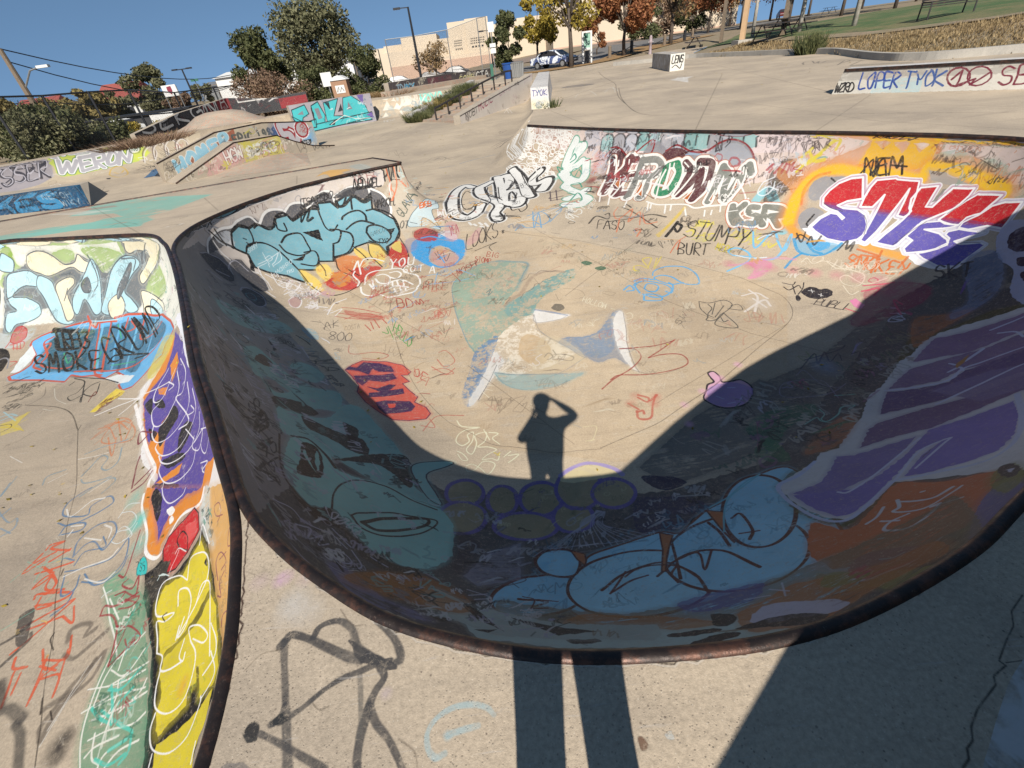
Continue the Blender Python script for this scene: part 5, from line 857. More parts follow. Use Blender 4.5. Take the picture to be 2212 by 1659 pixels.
P 3c3058 0.95 0.25 2 0|-305,740 28,7 25,2 20,5 9,-16 -23,-11 -29,3 -9,-20 -11,10
S 6a2c50 9 1 0.2 0.15 0 1|-305,740 28,7 25,2 20,5 9,-16 -23,-11 -29,3 -9,-20 -11,10
P 3c3058 0.95 0.25 2 0|-274,707 19,-3 20,15 13,-2 -11,-17 25,6 4,-15 -33,-10 -29,-8 -2,14 21,7
S 6a2c50 9 1 0.2 0.15 0 1|-274,707 19,-3 20,15 13,-2 -11,-17 25,6 4,-15 -33,-10 -29,-8 -2,14 21,7
P 3c3058 0.95 0.25 2 0|-252,659 17,9 43,0 11,-15 -6,-14 -43,-13 -13,13
S 6a2c50 9 1 0.2 0.15 0 1|-252,659 17,9 43,0 11,-15 -6,-14 -43,-13 -13,13
P d8584a 1 0.1 0 0|-231,658 15,2 1,-11 -11,-4
T bc5a4c 14 1 0.3 0.25 OE|-192,745 28,-24 -25,45 28,-24
S bc5a4c 16 0.75 0.5 0.4 1 0|-152,752 24,0 17,-17 -27,0|-162,585 12,28 15,13 42,-4
S bc5a4c 14 0.75 0.5 0.4 1 0|-166,599 23,-4 -10,23|-178,690 22,-3
P 96c8bc 0.9 0.3 2 1|-466,618 21,-17 39,-41 19,35 -1,39 35,26 38,6 9,-62 -30,-21 -15,-53 -19,-1 -17,-9 -12,24 -25,26
P 46362e 0.9 0.3 0 1|-400,536 28,37 21,6 20,-14 -16,-29 -25,-10 -10,-25
P 9accc0 0.9 0.3 2 1|-384,505 14,14 23,17 32,32 13,59 31,3 49,-66 33,-49 20,-50 8,-34 30,-20 6,-15 -38,8 -64,21 -53,22 -40,-1 -24,-6 -15,-1
P 46382f 0.95 0.25 0 1|-349,533 52,-2 42,2 17,-40 -25,-6 -33,12 -37,2
P 46382f 0.95 0.25 0 1|-283,437 26,20 35,14 27,-16 22,-24 7,7 -11,62 -17,13 -44,-20
P 46382f 0.95 0.25 0 1|-291,569 27,-13 -2,-48 -17,35
P a4d8c8 1 0.18 2 1|-331,364 -11,70 18,28 33,-9 18,-37 34,-1 37,5 44,-19 31,-9 19,-24 3,-36 -2,-29 -18,-26 -18,-13 -29,-4 -30,7 -27,19 -23,21 -23,-23 -23,9 -22,30
S 4a3a30 24 1 0.2 0.15 1 0|-356,418 34,-103 25,-29 24,-9 22,-5 20,3
S 4a3a30 32 1 0.2 0.15 1 0|-344,440 20,22 30,-19 21,-27
P 46362c 1 0.15 0 1|-299,279 18,-2 14,10 12,16 17,-23 -15,-16 -21,0
P 54463e 0.9 0.3 0 1|-231,275 29,-11 30,-7 29,5 -17,-21 -39,-1 -25,17
S 46382e 19 1 0.15 0.1 1 0|-254,305 -5,38 5,39 18,28 34,6 37,-17 36,-11|-231,314 9,14 33,26 29,7 29,4 2,-11 -19,-25 -39,-27 -28,-5 -16,17
S 46382e 36 1 0.15 0.1 1 0|-217,309 26,30 47,24 3,-13 -28,-24 -29,-19 -19,2
P 46382e 1 0.1 0 1|-327,434 6,17 16,-3 14,-31 11,-46 -13,-24 -14,-9 -7,43
P a4d8c8 1 0.1 0 1|-319,424 15,-28 16,-25 -18,22 -10,11
P a4d8c8 1 0.1 0 1|-306,440 12,-27 6,-34 -11,26
P a0d0c4 0.95 0.2 2 1|-173,482 12,17 36,10 16,-3 -8,-9 -32,-27 18,-47 8,-22 -19,10 -20,38
S 4a3e44 14 1 0.2 0.15 1 1|-173,482 12,17 36,10 16,-3 -8,-9 -32,-27 18,-47 8,-22 -19,10 -20,38
S 3a3634 37 0.9 0.3 0.3 1 0|-382,385 -11,68 18,-32 -1,-37 21,-15 -1,-43
S 3a3634 31 0.9 0.3 0.3 1 0|-350,287 11,5 1,-29|-354,310 15,23
S 3a3634 40 0.9 0.3 0.3 1 0|-410,445 16,3 4,-40|-397,373 13,18 12,-40|-413,402 12,7
S 3a3634 30 0.9 0.3 0.3 1 0|-340,253 15,23 12,-5
S 3a3634 39 0.9 0.3 0.3 1 0|-437,437 18,-10
T 343232 17 1 0.3 0.25 SMURF|-410,427 89,-152 -91,213 94,-173
S c0bed0 13 0.9 0.3 0.2 1 0|-309,226 19,17 18,-5 25,14|-280,219 15,15 2,-21 11,24 0,-22 9,16|-242,222 16,8 11,-7 -6,-10 -13,0|-219,245 15,-21 -16,-20 -20,11|-198,251 20,-5|-248,255 24,-12|-245,263 24,-13
S c4c0cc 14 0.5 0.7 0.6 1 0|-463,432 48,-86 46,-78 29,-37 23,-17 21,-17 29,-5 33,-4 26,4
P b4743c 0.9 0.35 3 1|-214,180 13,34 37,27 14,-2 48,-21 18,-13 -7,-9 -27,-6 -35,7 -34,-14
P 55484a 0.8 0.4 3 1|-101,349 25,-13 13,-30 -21,-37 -21,13
P a4a0b0 0.6 0.5 3 0|-91,267 28,50 45,24 -7,-70 -25,-9 -24,-10
S 64aedc 28 0.95 0.3 0.2 1 0|356,965 9,16 31,11 38,-10 16,-27 -1,-29 -9,-15 -24,6 -11,14 -10,19 -20,11 -19,-8 27,-29 29,-1|309,953 22,6 23,-11|304,937 7,10|309,908 -2,28 21,13 29,-13 18,-15 4,-18 -19,-17 -26,0 -20,16|382,930 5,-12 -12,-25 -10,8|323,921 11,15 15,-4 6,-12 -11,-14 -15,3 -6,12|278,926 17,13 5,-18 -17,-1|310,881 10,19 28,-11 -2,-16 -24,3 -12,5
S dcc85a 24 0.8 0.4 0.4 1 0|323,991 2,18 15,2 16,-16 -3,38 22,2 -18,-34|388,1031 -20,-39 32,43|319,998 11,-9
P 3c6a50 0.9 0.2 0 1|208,1056 13,4 14,-13 -18,-6
P 3c6a50 0.9 0.2 0 1|235,1024 15,6 11,-12 -15,-6
S 6a7a68 7 0.7 0.25 0.25 1 0|194,1047 11,-15 3,51 -8,-25|206,1070 21,-31 45,21|236,1015 12,-9|214,1042 -17,-15
P 5c5850 0.8 0.4 2 1|109,899 12,11 13,-6 3,-13 -11,-8 -12,5
S 4a4a40 7 0.7 0.25 0.25 1 0|126,944 3,-23 7,4|86,1017 13,-33 32,-13 13,14|146,962 35,-14 8,-24 -15,-7|229,926 16,-14 12,8 -24,11
T e8dfc4 11 0.85 0.3 0.1 HOLLOW|178,905 44,-35 -35,51 43,-36
S e8dfc4 11 0.8 0.25 0.25 1 0|171,826 14,-7 -6,15|253,823 17,6 1,15 -9,0|192,836 10,3|234,867 8,-4
S 4a4a46 15 0.9 0.25 0.2 1 0|420,852 18,-10 33,3 10,-17 -16,-16 -19,-11 -19,-15 -16,4 8,12 -5,26 6,24|453,804 8,-48 -39,17 31,31|434,838 2,-15 -15,-16 7,-12|450,840 -21,-35|463,827 -32,-32|442,792 0,-14 10,3|467,816 26,-10 0,19 -16,-1
T 5a5650 8 0.8 0.3 0.25 SWIP|352,783 56,61 -61,-48 56,61
S 5a5650 8 0.7 0.25 0.25 1 0|344,813 18,6 8,-25 -15,8|358,792 2,-19
Z 5a5048,6a6058,3a3634,7a8a78,c8a060,8a7a68 90 0.092 0.0077 91 0.968 -0.249 0.60|74,1189 59,-15 57,-16 57,-15 55,-14 55,-15 54,-14 23,-136 -56,-16 -55,-15 -54,-16 -34,65 -37,70 -48,42 -51,44
Z 6a6058,8a7a68,b8d0dc,e0d4c0 40 0.079 0.0066 92 0.976 -0.217 0.50|242,1010 53,-18 52,-17 51,-17 50,-16 48,-17 48,-16 -34,-72 -31,-67 -28,-61 -39,8 -39,8 -39,8 -40,9 -36,76 -8,90
Z 6a5a50,b85a48,5a5048,c8b090,8a7a68 70 0.142 0.0142 93 0.983 -0.184 0.65|-411,1090 53,17 55,12 57,12 57,12 58,13 6,-107 6,-93 5,-83 4,-75 36,-74 32,-68 22,-44 20,-41 19,-38 18,-37 -40,11 -40,8 -40,8 -41,5 -28,51 -30,54 -33,58 -32,68 -35,72 -39,80 -43,87
Z 8a7a68,e0d4c0,b86a58 30 0.157 0.0131 94 0.981 -0.193 0.45|115,627 44,10 45,11 46,11 47,10 47,11 64,27 67,28 88,103 -28,52 -31,56 -34,60 -61,-15 -60,-15 -58,-14 -58,-14 -28,-76 -26,-69 -23,-64 -22,-58
S 3e362c 9 0.6 0.3 0.5 1 0|-271,1103 18,-153 28,-129 44,-117 54,-87 41,-35 38,-34 35,-11 34,-11 33,-12 37,-2 37,-3
S 3e362c 12 0.6 0.3 0.5 1 0|126,511 51,17 53,18 38,21 40,22 42,22 60,40 63,43 82,53 31,38 4,47 -25,40 -27,41 -38,34 -40,35 -41,37 -46,32 -48,34 -50,35 -52,37 -64,34 -66,35 -69,38 -78,-5 -78,-5
S 4a4034 10 0.55 0.3 0.4 0 0|-439,1126 56,-46 58,-58 54,-55 50,-51 48,-48 44,-45
S 4a4034 8 0.55 0.3 0.4 0 0|-82,751 33,-43 31,-40 29,-39 27,-36 25,-35 24,-32
S 4a4034 9 0.55 0.3 0.4 0 0|70,1338 46,-80 41,-71 39,-64 37,-58 34,-54 31,-51 30,-47 28,-45 32,-36 31,-34 29,-32 27,-31 31,-23 30,-22 28,-22 26,-23 21,-26 18,-27
S 4a4034 10 0.55 0.3 0.4 0 0|454,1191 -70,-58 -66,-55 -61,-52 -58,-48 -54,-46
S 4a4034 8 0.55 0.3 0.4 0 0|555,747 -50,-25 -47,-23 -46,-23 -44,-22 -43,-22 -41,-20 -39,-21
Z c8c4c8,2a2a2e,d8d4d8,3a3a3e,88b0a8,b0a8b8,1e1e22 420 0.094 0.0164 101 0.608 -0.794 0.85|-630,692 -9,211 36,61 45,29 50,-57 52,-72 48,-67 43,-60 40,-57 37,-52 38,-41 36,-40 33,-38 31,-37 30,-36 -5,-50 -4,-46 -4,-42 -2,-41 0,-45 -1,-46 -21,5 -20,1 -21,0 -21,-4 -19,-12 -18,-20 -23,32 -17,17 -18,14 -17,12 -19,12 -19,9 -19,31 -26,48 -31,51 -30,48 -31,52 -35,61 -41,74
Z d8d4d0,2e2a2a,b0a8b8,c8c0b8 160 0.057 0.0114 102 0.878 0.479 0.85|-302,133 16,33 19,16 20,9 23,3 23,-4 23,-6 21,-8 21,-10 23,3 21,1 23,-1 25,-7 22,-9 22,-10 7,60 -23,14 -26,13 -24,7 -26,8 -26,5 -27,3 -23,11 -22,8 -23,5 -23,5 -23,2 -17,-39 -17,-44
Z c8c8c8,9a9aa8,2a2628,b0b4b8,5a5a60 170 0.075 0.0150 103 0.994 0.111 0.80|-120,425 31,-22 29,-22 28,-21 32,11 32,5 33,1 32,3 32,1 32,0 37,9 37,8 38,8 -42,-51 -36,-47 -27,4 -28,2 -29,1 -29,0 -29,-2 -30,-1 -30,-5 -31,-31 -28,-34 -26,29 -29,28 1,58
Z 1e1a1c,3a2a2e,e8e0e0,a83a40,b8c8d0,2a2226,f0e8e8 240 0.140 0.0245 104 0.698 -0.716 0.85|354,1718 63,-82 59,-72 55,-64 54,-55 50,-49 44,-44 42,-40 41,-38 39,-36 40,-37 -27,-44 -24,-48 -43,24 -45,23 -48,23 -50,22 -53,21 -47,38 -48,40 -52,43 -54,44 -57,46 27,174
Z 5a5048,3a3430,8a8a90,c86a5a,e8e0d0,6a9ac0,b0a090,d8a040,2e2a28 330 0.145 0.0213 105 0.908 -0.419 0.80|-255,1487 31,312 84,-83 78,-76 71,-71 67,-66 63,-47 65,-46 62,-42 59,-39 57,-39 53,-39 50,-39 49,-37 44,-40 42,-37 40,-36 38,-36 35,-35 33,-33 25,-44 22,-44 -39,11 -44,8 -47,5 -52,-3 -34,24 -34,25 -37,26 -37,26 -39,28 -40,29 -42,29 -43,32 -45,32 -54,31 -56,32 -59,34 -60,35 -64,38 -66,41 -66,-96 -60,-83 -36,196
Z 7a6a58,6a5a4c,a89070,b8786a,8a9aa0,e0d4bc 260 0.104 0.0138 106 0.979 -0.206 0.50|-417,1128 52,18 55,9 56,9 57,8 58,9 57,9 61,-22 60,-21 58,-21 56,-20 55,-19 54,-19 53,-18 52,-18 43,-38 41,-36 40,-34 38,-32 36,-32 34,-30 -69,-78 -63,-70 -48,-23 -46,-22 -44,-22 -43,-20 -41,-20 -40,-20 -38,-18 -37,-19 -35,6 -35,7 -36,6 -36,6 -36,5 -31,29 -31,30 -34,32 -35,33 -37,34 -28,59 -29,63 -32,67 -35,74 -38,80
Z 3a3430,8aa090,c87848,e0c8b8,5a4a40,a8b8a8 110 0.122 0.0147 107 0.520 -0.854 0.85|996,1040 31,-39 24,-33 25,-37 25,-53 -11,-48 -13,-47 -16,-44 -16,26 -18,25 -10,45 -17,54 -21,42 -21,75
Z b0483c,a8433a,6aa8d8,e8e0d8,3a3430,c86a5a 110 0.116 0.0154 108 0.981 0.195 0.60|-230,1181 74,-19 73,-18 -9,-96 -9,-85 -8,-76 -40,-38 -39,-36 -50,59 -55,65 -60,70 39,53 40,58
Z b8b4bc,26262a,d0ccd0,1e1e22,8a8890 150 0.134 0.0208 121 0.576 -0.818 0.80|-603,588 -5,278 52,-113 42,-87 37,-75 32,-63 30,-56 26,-50 32,-35 31,-37 26,-31 23,-28 22,-27 24,-7 23,-10 22,-12 26,-19 21,-21 -14,-45 -21,6 -20,2 -22,0 -21,-5 -19,-17 -23,23 -22,13 -20,5 -19,-1 -18,19 -22,20 -24,31 -27,36 -29,45 -31,50 -32,57 -38,69
Z 2a2a2e,8a8070,b0b0a8,5a7a5a,9a6a8a,c8c0b0 150 0.132 0.0204 122 0.934 0.357 0.75|186,458 34,17 35,18 37,18 38,19 40,19 41,20 28,-25 24,-27 20,-29 54,46 58,47 61,48 37,-3 35,-7 -52,-33 -52,-35 -50,-33 -48,-34 -46,-33 -45,-33 -39,-10 -38,-11 -37,-10 -37,-10 -21,21 -23,21 -26,20
Z 3a3230,d0c8c0,8a6a48,b8c0b8 70 0.065 0.0112 123 0.910 -0.415 0.70|-43,186 24,-1 23,-3 24,-5 21,-6 20,-7 20,-7 20,-9 19,-11 20,-3 18,-6 18,-6 16,-8 15,-10 13,-11 19,0 16,-2 13,-5 11,-7 11,-8 9,-11 -46,-95 -15,-4 -16,-5 -15,-4 -14,-4 -15,-4 -19,-4 -16,-4 -14,0 -13,0 -14,1 46,152 -13,11 -15,9 -17,8 -17,6 -18,4 -17,3 -18,3 -18,15 -21,15 -22,12
''',
'left': '''
P e4e4da 0.95 0.35 2 0|-1296,1248 78,5 71,5 94,-13 66,-11 51,-2 73,-20 69,-20 86,-38 115,-83 84,-124 -88,24 7,-63 30,-82 -48,5 -142,107 -103,43 -71,21 -75,22 -66,13 -73,16 -53,-1 -53,-10 -43,-17 -16,55 -4,55 0,50
P 86a83c 0.85 0.5 3 1|-1173,1233 41,13 -7,-39 53,-26 39,11 50,-2 47,-4 19,-18 -48,-24 -120,28 -68,21
P 86a83c 0.85 0.5 3 1|-901,1170 59,-16 42,-29 -15,-34 -51,5 -24,35
P 86a83c 0.85 0.5 3 1|-781,1173 38,-24 -20,-36 -34,3
P 86a83c 0.85 0.5 3 1|-717,1097 26,-53 -6,-47 -60,5 -15,37 34,19
P 86a83c 0.85 0.5 3 1|-1093,1124 41,-23 -24,-18 -38,21
P 86a83c 0.85 0.5 3 1|-1137,1238 -23,-61 -25,-23 -11,16
Z 2e2e30,4a4a4e,e8e8e0,d8e0d0,5a6a3a 70 0.069 0.0107 5 0.945 -0.327 0.85|-1163,1252 103,-11 77,-22 66,-13 62,-20 58,-18 62,-20 79,-28 7,-61 -112,50 -75,20 -75,21 -74,24 -80,29 -118,7
Z 3a3a5a,e8e8f0,5a9a8a,c86a9a,2e2e30 60 0.064 0.0124 6 -0.277 -0.961 0.85|-668,1112 111,-119 -57,-11 3,-61 3,-90 -100,108 -13,68 11,47
P 74797c 1 0.2 2 1|-1107,1202 37,15 48,-9 25,-18 18,-30 39,-1 17,5 22,-17 14,-13 7,-22 17,-9 46,16 26,3 12,23 36,4 60,-17 51,-59 -43,-9 -67,-8 -32,-24 -15,-28 -5,-23 108,-67 -22,25 -60,29 -59,23 -64,1 -96,19 -25,34 -41,30 -56,1 -52,-45 -22,20 -8,111 30,27
P ece2c4 1 0.3 2 1|-1097,1208 34,8 44,-12 22,-20 17,-25 34,-6 23,11 9,-17 14,-13 -3,-22 -38,16 -23,19 -69,2 -33,17 -34,23
S 5c646a 19 1 0.2 0.15 1 1|-1097,1208 34,8 44,-12 22,-20 17,-25 34,-6 23,11 9,-17 14,-13 -3,-22 -38,16 -23,19 -69,2 -33,17 -34,23
P b6dbe4 1 0.3 2 1|-1178,1178 21,10 45,-1 30,-20 0,-25 -50,12 -29,-10 -9,-15 34,-4 41,-26 10,-31 -31,-8 -38,-2 -9,-22 -16,15 -4,36 22,7 -17,18 -8,26
S 5c646a 20 1 0.2 0.15 1 1|-1178,1178 21,10 45,-1 30,-20 0,-25 -50,12 -29,-10 -9,-15 34,-4 41,-26 10,-31 -31,-8 -38,-2 -9,-22 -16,15 -4,36 22,7 -17,18 -8,26
P b6dbe4 1 0.3 2 1|-1077,1165 38,-26 6,-27 15,-39 13,-39 26,-16 -18,-4 -32,18 -24,34 -22,43 -19,33
S 5c646a 20 1 0.2 0.15 1 1|-1077,1165 38,-26 6,-27 15,-39 13,-39 26,-16 -18,-4 -32,18 -24,34 -22,43 -19,33
P ece2c4 1 0.3 2 1|-1031,1119 32,11 27,-5 -1,-15 -27,-17 19,-57 -18,-12 -19,40
S 5c646a 19 1 0.2 0.15 1 1|-1031,1119 32,11 27,-5 -1,-15 -27,-17 19,-57 -18,-12 -19,40
P b6dbe4 1 0.3 2 1|-892,1143 2,-28 -10,-53 -3,-40 -19,-3 -29,47 -20,-33 -16,22 7,32 47,34
S 5c646a 19 1 0.2 0.15 1 1|-892,1143 2,-28 -10,-53 -3,-40 -19,-3 -29,47 -20,-33 -16,22 7,32 47,34
P 6e7478 1 0.3 2 1|-953,1103 26,8 -1,-32 -21,3
S 5c646a 19 1 0.2 0.15 1 1|-953,1103 26,8 -1,-32 -21,3
P b6dbe4 1 0.3 2 1|-903,1022 20,44 31,37 46,16 34,-9 9,-20 -38,-14 -31,-26 16,-25 17,-30 -28,0 -27,37 -19,-28
S 5c646a 19 1 0.2 0.15 1 1|-903,1022 20,44 31,37 46,16 34,-9 9,-20 -38,-14 -31,-26 16,-25 17,-30 -28,0 -27,37 -19,-28
P ece2c4 1 0.3 2 1|-883,1033 31,15 16,-29 -9,-27 -28,4
S 5c646a 19 1 0.2 0.15 1 1|-883,1033 31,15 16,-29 -9,-27 -28,4
P 6e7478 1 0.3 2 1|-848,1063 49,35 9,-3 -46,-44 -18,-15
S 5c646a 19 1 0.2 0.15 1 1|-848,1063 49,35 9,-3 -46,-44 -18,-15
P ece2c4 1 0.3 2 1|-762,1147 43,-6 57,-27 23,-41 -39,-3 -58,-9 -39,-13 -3,20 36,15 25,14 -30,18 -30,3 -6,13
S 5c646a 18 1 0.2 0.15 1 1|-762,1147 43,-6 57,-27 23,-41 -39,-3 -58,-9 -39,-13 -3,20 36,15 25,14 -30,18 -30,3 -6,13
P ece2c4 1 0.3 2 1|-784,1035 40,-26 38,-43 2,-39 -69,39 -11,37
S 5c646a 18 1 0.2 0.15 1 1|-784,1035 40,-26 38,-43 2,-39 -69,39 -11,37
P b6dbe4 1 0.3 2 1|-756,1006 41,-43 11,-36 -53,41
S 5c646a 18 1 0.2 0.15 1 1|-756,1006 41,-43 11,-36 -53,41
P b6dbe4 1 0.3 2 1|-1174,1229 15,3 16,-16 -13,-24 -15,-3 -19,9
S 5c646a 20 1 0.2 0.15 1 1|-1174,1229 15,3 16,-16 -13,-24 -15,-3 -19,9
P ece2c4 1 0.3 2 1|-1269,1183 57,12 12,-48 -11,-77 -35,-19 -44,56
S 5c646a 20 1 0.2 0.15 1 1|-1269,1183 57,12 12,-48 -11,-77 -35,-19 -44,56
P ece2c4 1 0.3 2 1|-1203,1308 31,-10 34,-43
S 5c646a 20 1 0.2 0.15 1 1|-1203,1308 31,-10 34,-43
S 5c646a 24 1 0.25 0.25 1 0|-895,1153 -5,-58 -18,-19|-808,1116 37,-12 -20,-20|-997,1105 -15,-25|-755,1107 39,-3 -2,-15|-1186,1125 24,11
Z 8a9094,c8d8d8,a8a494,6a7478 90 0.081 0.0108 8 1.000 -0.006 0.55|-1177,1194 68,-2 86,-22 65,-16 68,-16 64,-15 65,-16 91,-34 -47,-48 9,-86 -84,36 -60,11 -60,11 -62,12 -63,11 -66,14 -61,6 -20,81
P b4bec0 0.9 0.4 3 1|-1228,1052 67,-21 63,4 2,-29 -48,-16 -68,16
P 6cb4e4 1 0.12 2 0|-1085,993 19,9 43,6 46,0 43,-3 -7,15 13,-26 17,-13 2,12 28,-4 23,-6 -5,10 36,-2 48,-13 71,-39 55,-56 32,-43 -26,-25 1,-27 -28,-9 -14,-19 -18,-21 -27,3 -23,25 2,23 -41,32 -21,-12 -37,23 -31,3 -29,12 -2,-20 -70,22 -76,18 -15,15 19,11 12,18 -7,32 -33,39
S c4553a 36 1 0.2 0.15 0 1|-1085,993 19,9 43,6 46,0 43,-3 -7,15 13,-26 17,-13 2,12 28,-4 23,-6 -5,10 36,-2 48,-13 71,-39 55,-56 32,-43 -26,-25 1,-27 -28,-9 -14,-19 -18,-21 -27,3 -23,25 2,23 -41,32 -21,-12 -37,23 -31,3 -29,12 -2,-20 -70,22 -76,18 -15,15 19,11 12,18 -7,32 -33,39
P 3e6a84 0.85 0.3 2 1|-1019,1012 85,-29 37,-7 72,-3 69,-14 76,-66 1,-38 -48,-17 -2,-47 -68,42 -63,12 -69,17 -53,24 -24,26 -29,57 14,20
P 274a48 0.7 0.4 3 1|-1036,910 12,75 51,9 60,-22 -2,-45 17,-53 -44,-4 -32,4
S 7cc4ea 41 0.7 0.5 0.4 1 0|-894,984 7,-65 32,-75
S 2c5c74 41 0.7 0.5 0.4 1 0|-870,980 5,-67 28,-74
S 6cb4e4 41 0.7 0.5 0.4 1 0|-846,976 4,-69 27,-77
S 28404c 41 0.7 0.5 0.4 1 0|-822,972 3,-71 27,-80
S 7cc4ea 40 0.7 0.5 0.4 1 0|-798,967 3,-74 27,-82
S 2c5c74 40 0.7 0.5 0.4 1 0|-772,961 11,-86 19,-77
S 6cb4e4 39 0.7 0.5 0.4 1 0|-739,949 13,-93 11,-72
S c4553a 32 0.95 0.2 0.15 1 0|-1026,990 -21,-13 29,-42 1,-30 53,-24 33,-3 2,33 -1,57 1,36|-903,987 11,-66 32,-76 25,-17|-872,987 2,-45 9,-49 19,-53|-826,982 -3,-33 26,1 -13,21|-779,976 -1,-61 47,-17 32,17|-912,858 55,-11 64,-20 48,-8 41,15 25,21|-1006,887 -30,23 11,56 -20,6
P dfe6e8 0.95 0.2 0 0|-1081,895 -9,49 10,38 28,-38 -3,-29 -7,-20
P e8ecec 0.95 0.2 0 0|-816,810 32,0 63,-32 -9,-14 -31,9
S 3fae78 23 0.7 0.25 0.25 1 0|-974,928 28,-36 -1,24|-869,862 -5,44|-852,972 18,-40|-828,856 75,-23
T 161616 40 1 0.1 0.12 TRB3|-1005,947 99,-23 -130,80 105,-25
S 161616 65 1 0.25 0.25 1 0|-1033,1011 56,-21 14,1|-1019,984 18,-34 32,-13
T 1a1a1a 33 1 0.1 0.2 SMOKE|-1011,878 163,-26 -208,93 176,-32
T 17191a 33 1 0.1 0.1 GRUMP|-839,864 163,17 -226,68 149,45
S 17191a 30 1 0.25 0.25 1 0|-839,864 14,20 109,-48 -44,9
S a8d8ec 16 1 0.25 0.25 1 0|-929,1004 29,-9 47,-9
P c03a3c 0.85 0.3 3 1|-1153,1011 -1,33 15,7 20,-14 6,-26 -19,-9
S b03034 17 1 0.2 0.15 1 1|-1153,1011 -1,33 15,7 20,-14 6,-26 -19,-9
S c04a48 19 0.85 0.25 0.25 1 0|-1149,1000 36,1 7,-22 -32,10|-1140,999 11,-18|-1130,999 12,-21|-1121,999 12,-21|-1156,992 3,19|-1112,940 20,-6 -7,-13
P 1c1c1e 1 0.1 0 1|-1181,975 21,17 31,-26 11,-30 4,-27 -40,20
S 8a8a90 27 1 0.25 0.25 1 0|-1157,946 15,13 20,-11 18,-31
S 1c1c1c 16 1 0.25 0.25 1 0|-897,834 33,-18 8,-34 -11,-13 17,-15 12,13|-894,812 4,10|-861,810 40,-69|-822,803 -16,-6 0,-25 36,-17 -16,41|-834,760 9,-17|-910,842 84,-28 63,-37
Z 1e1c1c,2a2826 45 0.086 0.0119 13 0.996 0.087 0.85|-1072,854 71,-16 56,-68 -32,-30
S 5a5048 12 0.6 0.25 0.25 1 0|-949,820 20,-32 -4,-21 -10,-8
P ecd04a 0.95 0.2 2 0|-774,699 11,42 9,15 34,-22 -1,-10 -26,-8 -14,-21
S d8c870 11 1 0.2 0.15 0 1|-774,699 11,42 9,15 34,-22 -1,-10 -26,-8 -14,-21
Z 6a2a1e,7a3426 45 0.043 0.0087 14 0.782 0.624 0.85|-766,724 38,-2 -25,-39 -13,9
S 7a3426 14 1 0.25 0.25 1 0|-803,736 -8,32 9,-8 -10,-6
P e8d04a 0.75 0.5 3 0|-947,705 13,6 18,26 7,-40 28,-20 -20,-5 -13,-6 -19,22
S 9cd0dc 20 0.7 0.4 0.4 1 0|-967,728 14,7 20,-9|-957,716 17,11|-974,745 52,-36
S e0c63c 11 1 0.25 0.25 1 0|-913,679 -1,55|-915,689 15,20|-939,703 62,-31|-937,693 22,-4
S 2a2a2a 9 1 0.25 0.25 1 0|-923,677 8,12 -9,11 -18,-1
S d8d0c0 14 0.7 0.25 0.25 1 0|-923,809 32,-40 38,-25|-894,738 24,-10 7,3
S d0743a 18 0.7 0.5 0.5 1 0|-711,612 12,12 25,14 30,-13 32,-28 8,-24 -32,6 -47,20 2,49 47,-27 11,-40|-715,637 64,-1|-672,603 42,-53 -20,45|-704,641 30,-3 42,-33|-710,620 18,13 41,-41|-677,643 47,-63
S 7a9aa8 17 0.75 0.4 0.4 1 0|-614,577 -22,2 -34,2 -27,-6|-726,519 -6,18 23,9|-665,522 3,12 7,24 19,-10 1,-19 19,-10 11,12 -13,31|-660,514 13,-10 31,-3 18,0|-636,477 16,13 25,7 13,-10 -13,-16|-779,506 -5,23 -4,18
S e8e0d4 13 0.7 0.4 0.4 1 0|-703,566 32,-3 27,-1|-720,522 10,8 11,7|-806,580 -38,22|-624,480 24,16
P e8e4e2 0.95 0.2 2 0|-560,826 -12,-48 -33,-25 -48,-12 -15,-30 30,-51 2,-23 67,-79 15,-38 77,-76 8,-36 53,-21 57,-22 60,-24 77,-31 133,-49 -19,31 -15,26 -17,27 -18,28 -22,34 -23,38 -34,54 -46,72 -28,44
P e08a30 1 0.1 2 0|-609,810 -18,-59 -13,-34 -3,-35 46,-78 63,-86 63,-71 -12,-10 22,-33 61,-23 66,-26 -2,40 42,5 -17,36 -24,43 128,-47 -253,206 -80,101
P 5a4a9c 1 0.1 2 0|-604,819 7,-39 -2,-63 -28,-23 -6,-28 42,-65 45,-63 2,24 46,-37 13,-41 9,-35 -4,-11 28,-37 98,-38 21,19 48,14 -14,33 -20,40 114,-37 -255,206 -83,111
P e08a30 1 0.1 0 0|-585,724 19,18 23,-39 -8,-39
P e08a30 1 0.1 0 0|-533,535 0,38 20,14 7,-22 -12,-28
P e08a30 1 0.1 0 0|-477,444 28,4 34,-1 -3,-14 -40,4
P e08a30 1 0.1 0 0|-600,679 34,-16 6,-22 -31,21
P e08a30 1 0.1 0 0|-338,366 13,35 38,-9 -27,-26
P 1e1c22 1 0.1 0 1|-535,561 15,20 10,11 32,-34 -17,-23 -12,-18
P 1e1c22 1 0.1 0 1|-590,643 21,-4 26,-32 -32,18
P 1e1c22 1 0.1 0 1|-569,578 33,-23 -5,-13
P 1e1c22 1 0.1 0 1|-483,481 47,-9 27,-19 -45,4
P 1e1c22 1 0.1 0 1|-482,442 43,-13 33,-19 -36,-4
P 1e1c22 1 0.1 0 1|-453,507 14,15 34,-25 -31,-25
P 1e1c22 1 0.1 0 1|-621,652 13,9 28,-51
S ece8ee 16 1 0.2 0.1 1 0|-588,718 -19,-36 11,-35 27,-8 8,35 8,21|-574,631 -11,-12 27,-40 27,-11 14,19 9,37 -31,55|-537,706 47,-60 3,-42 -24,2 84,-86 -34,2
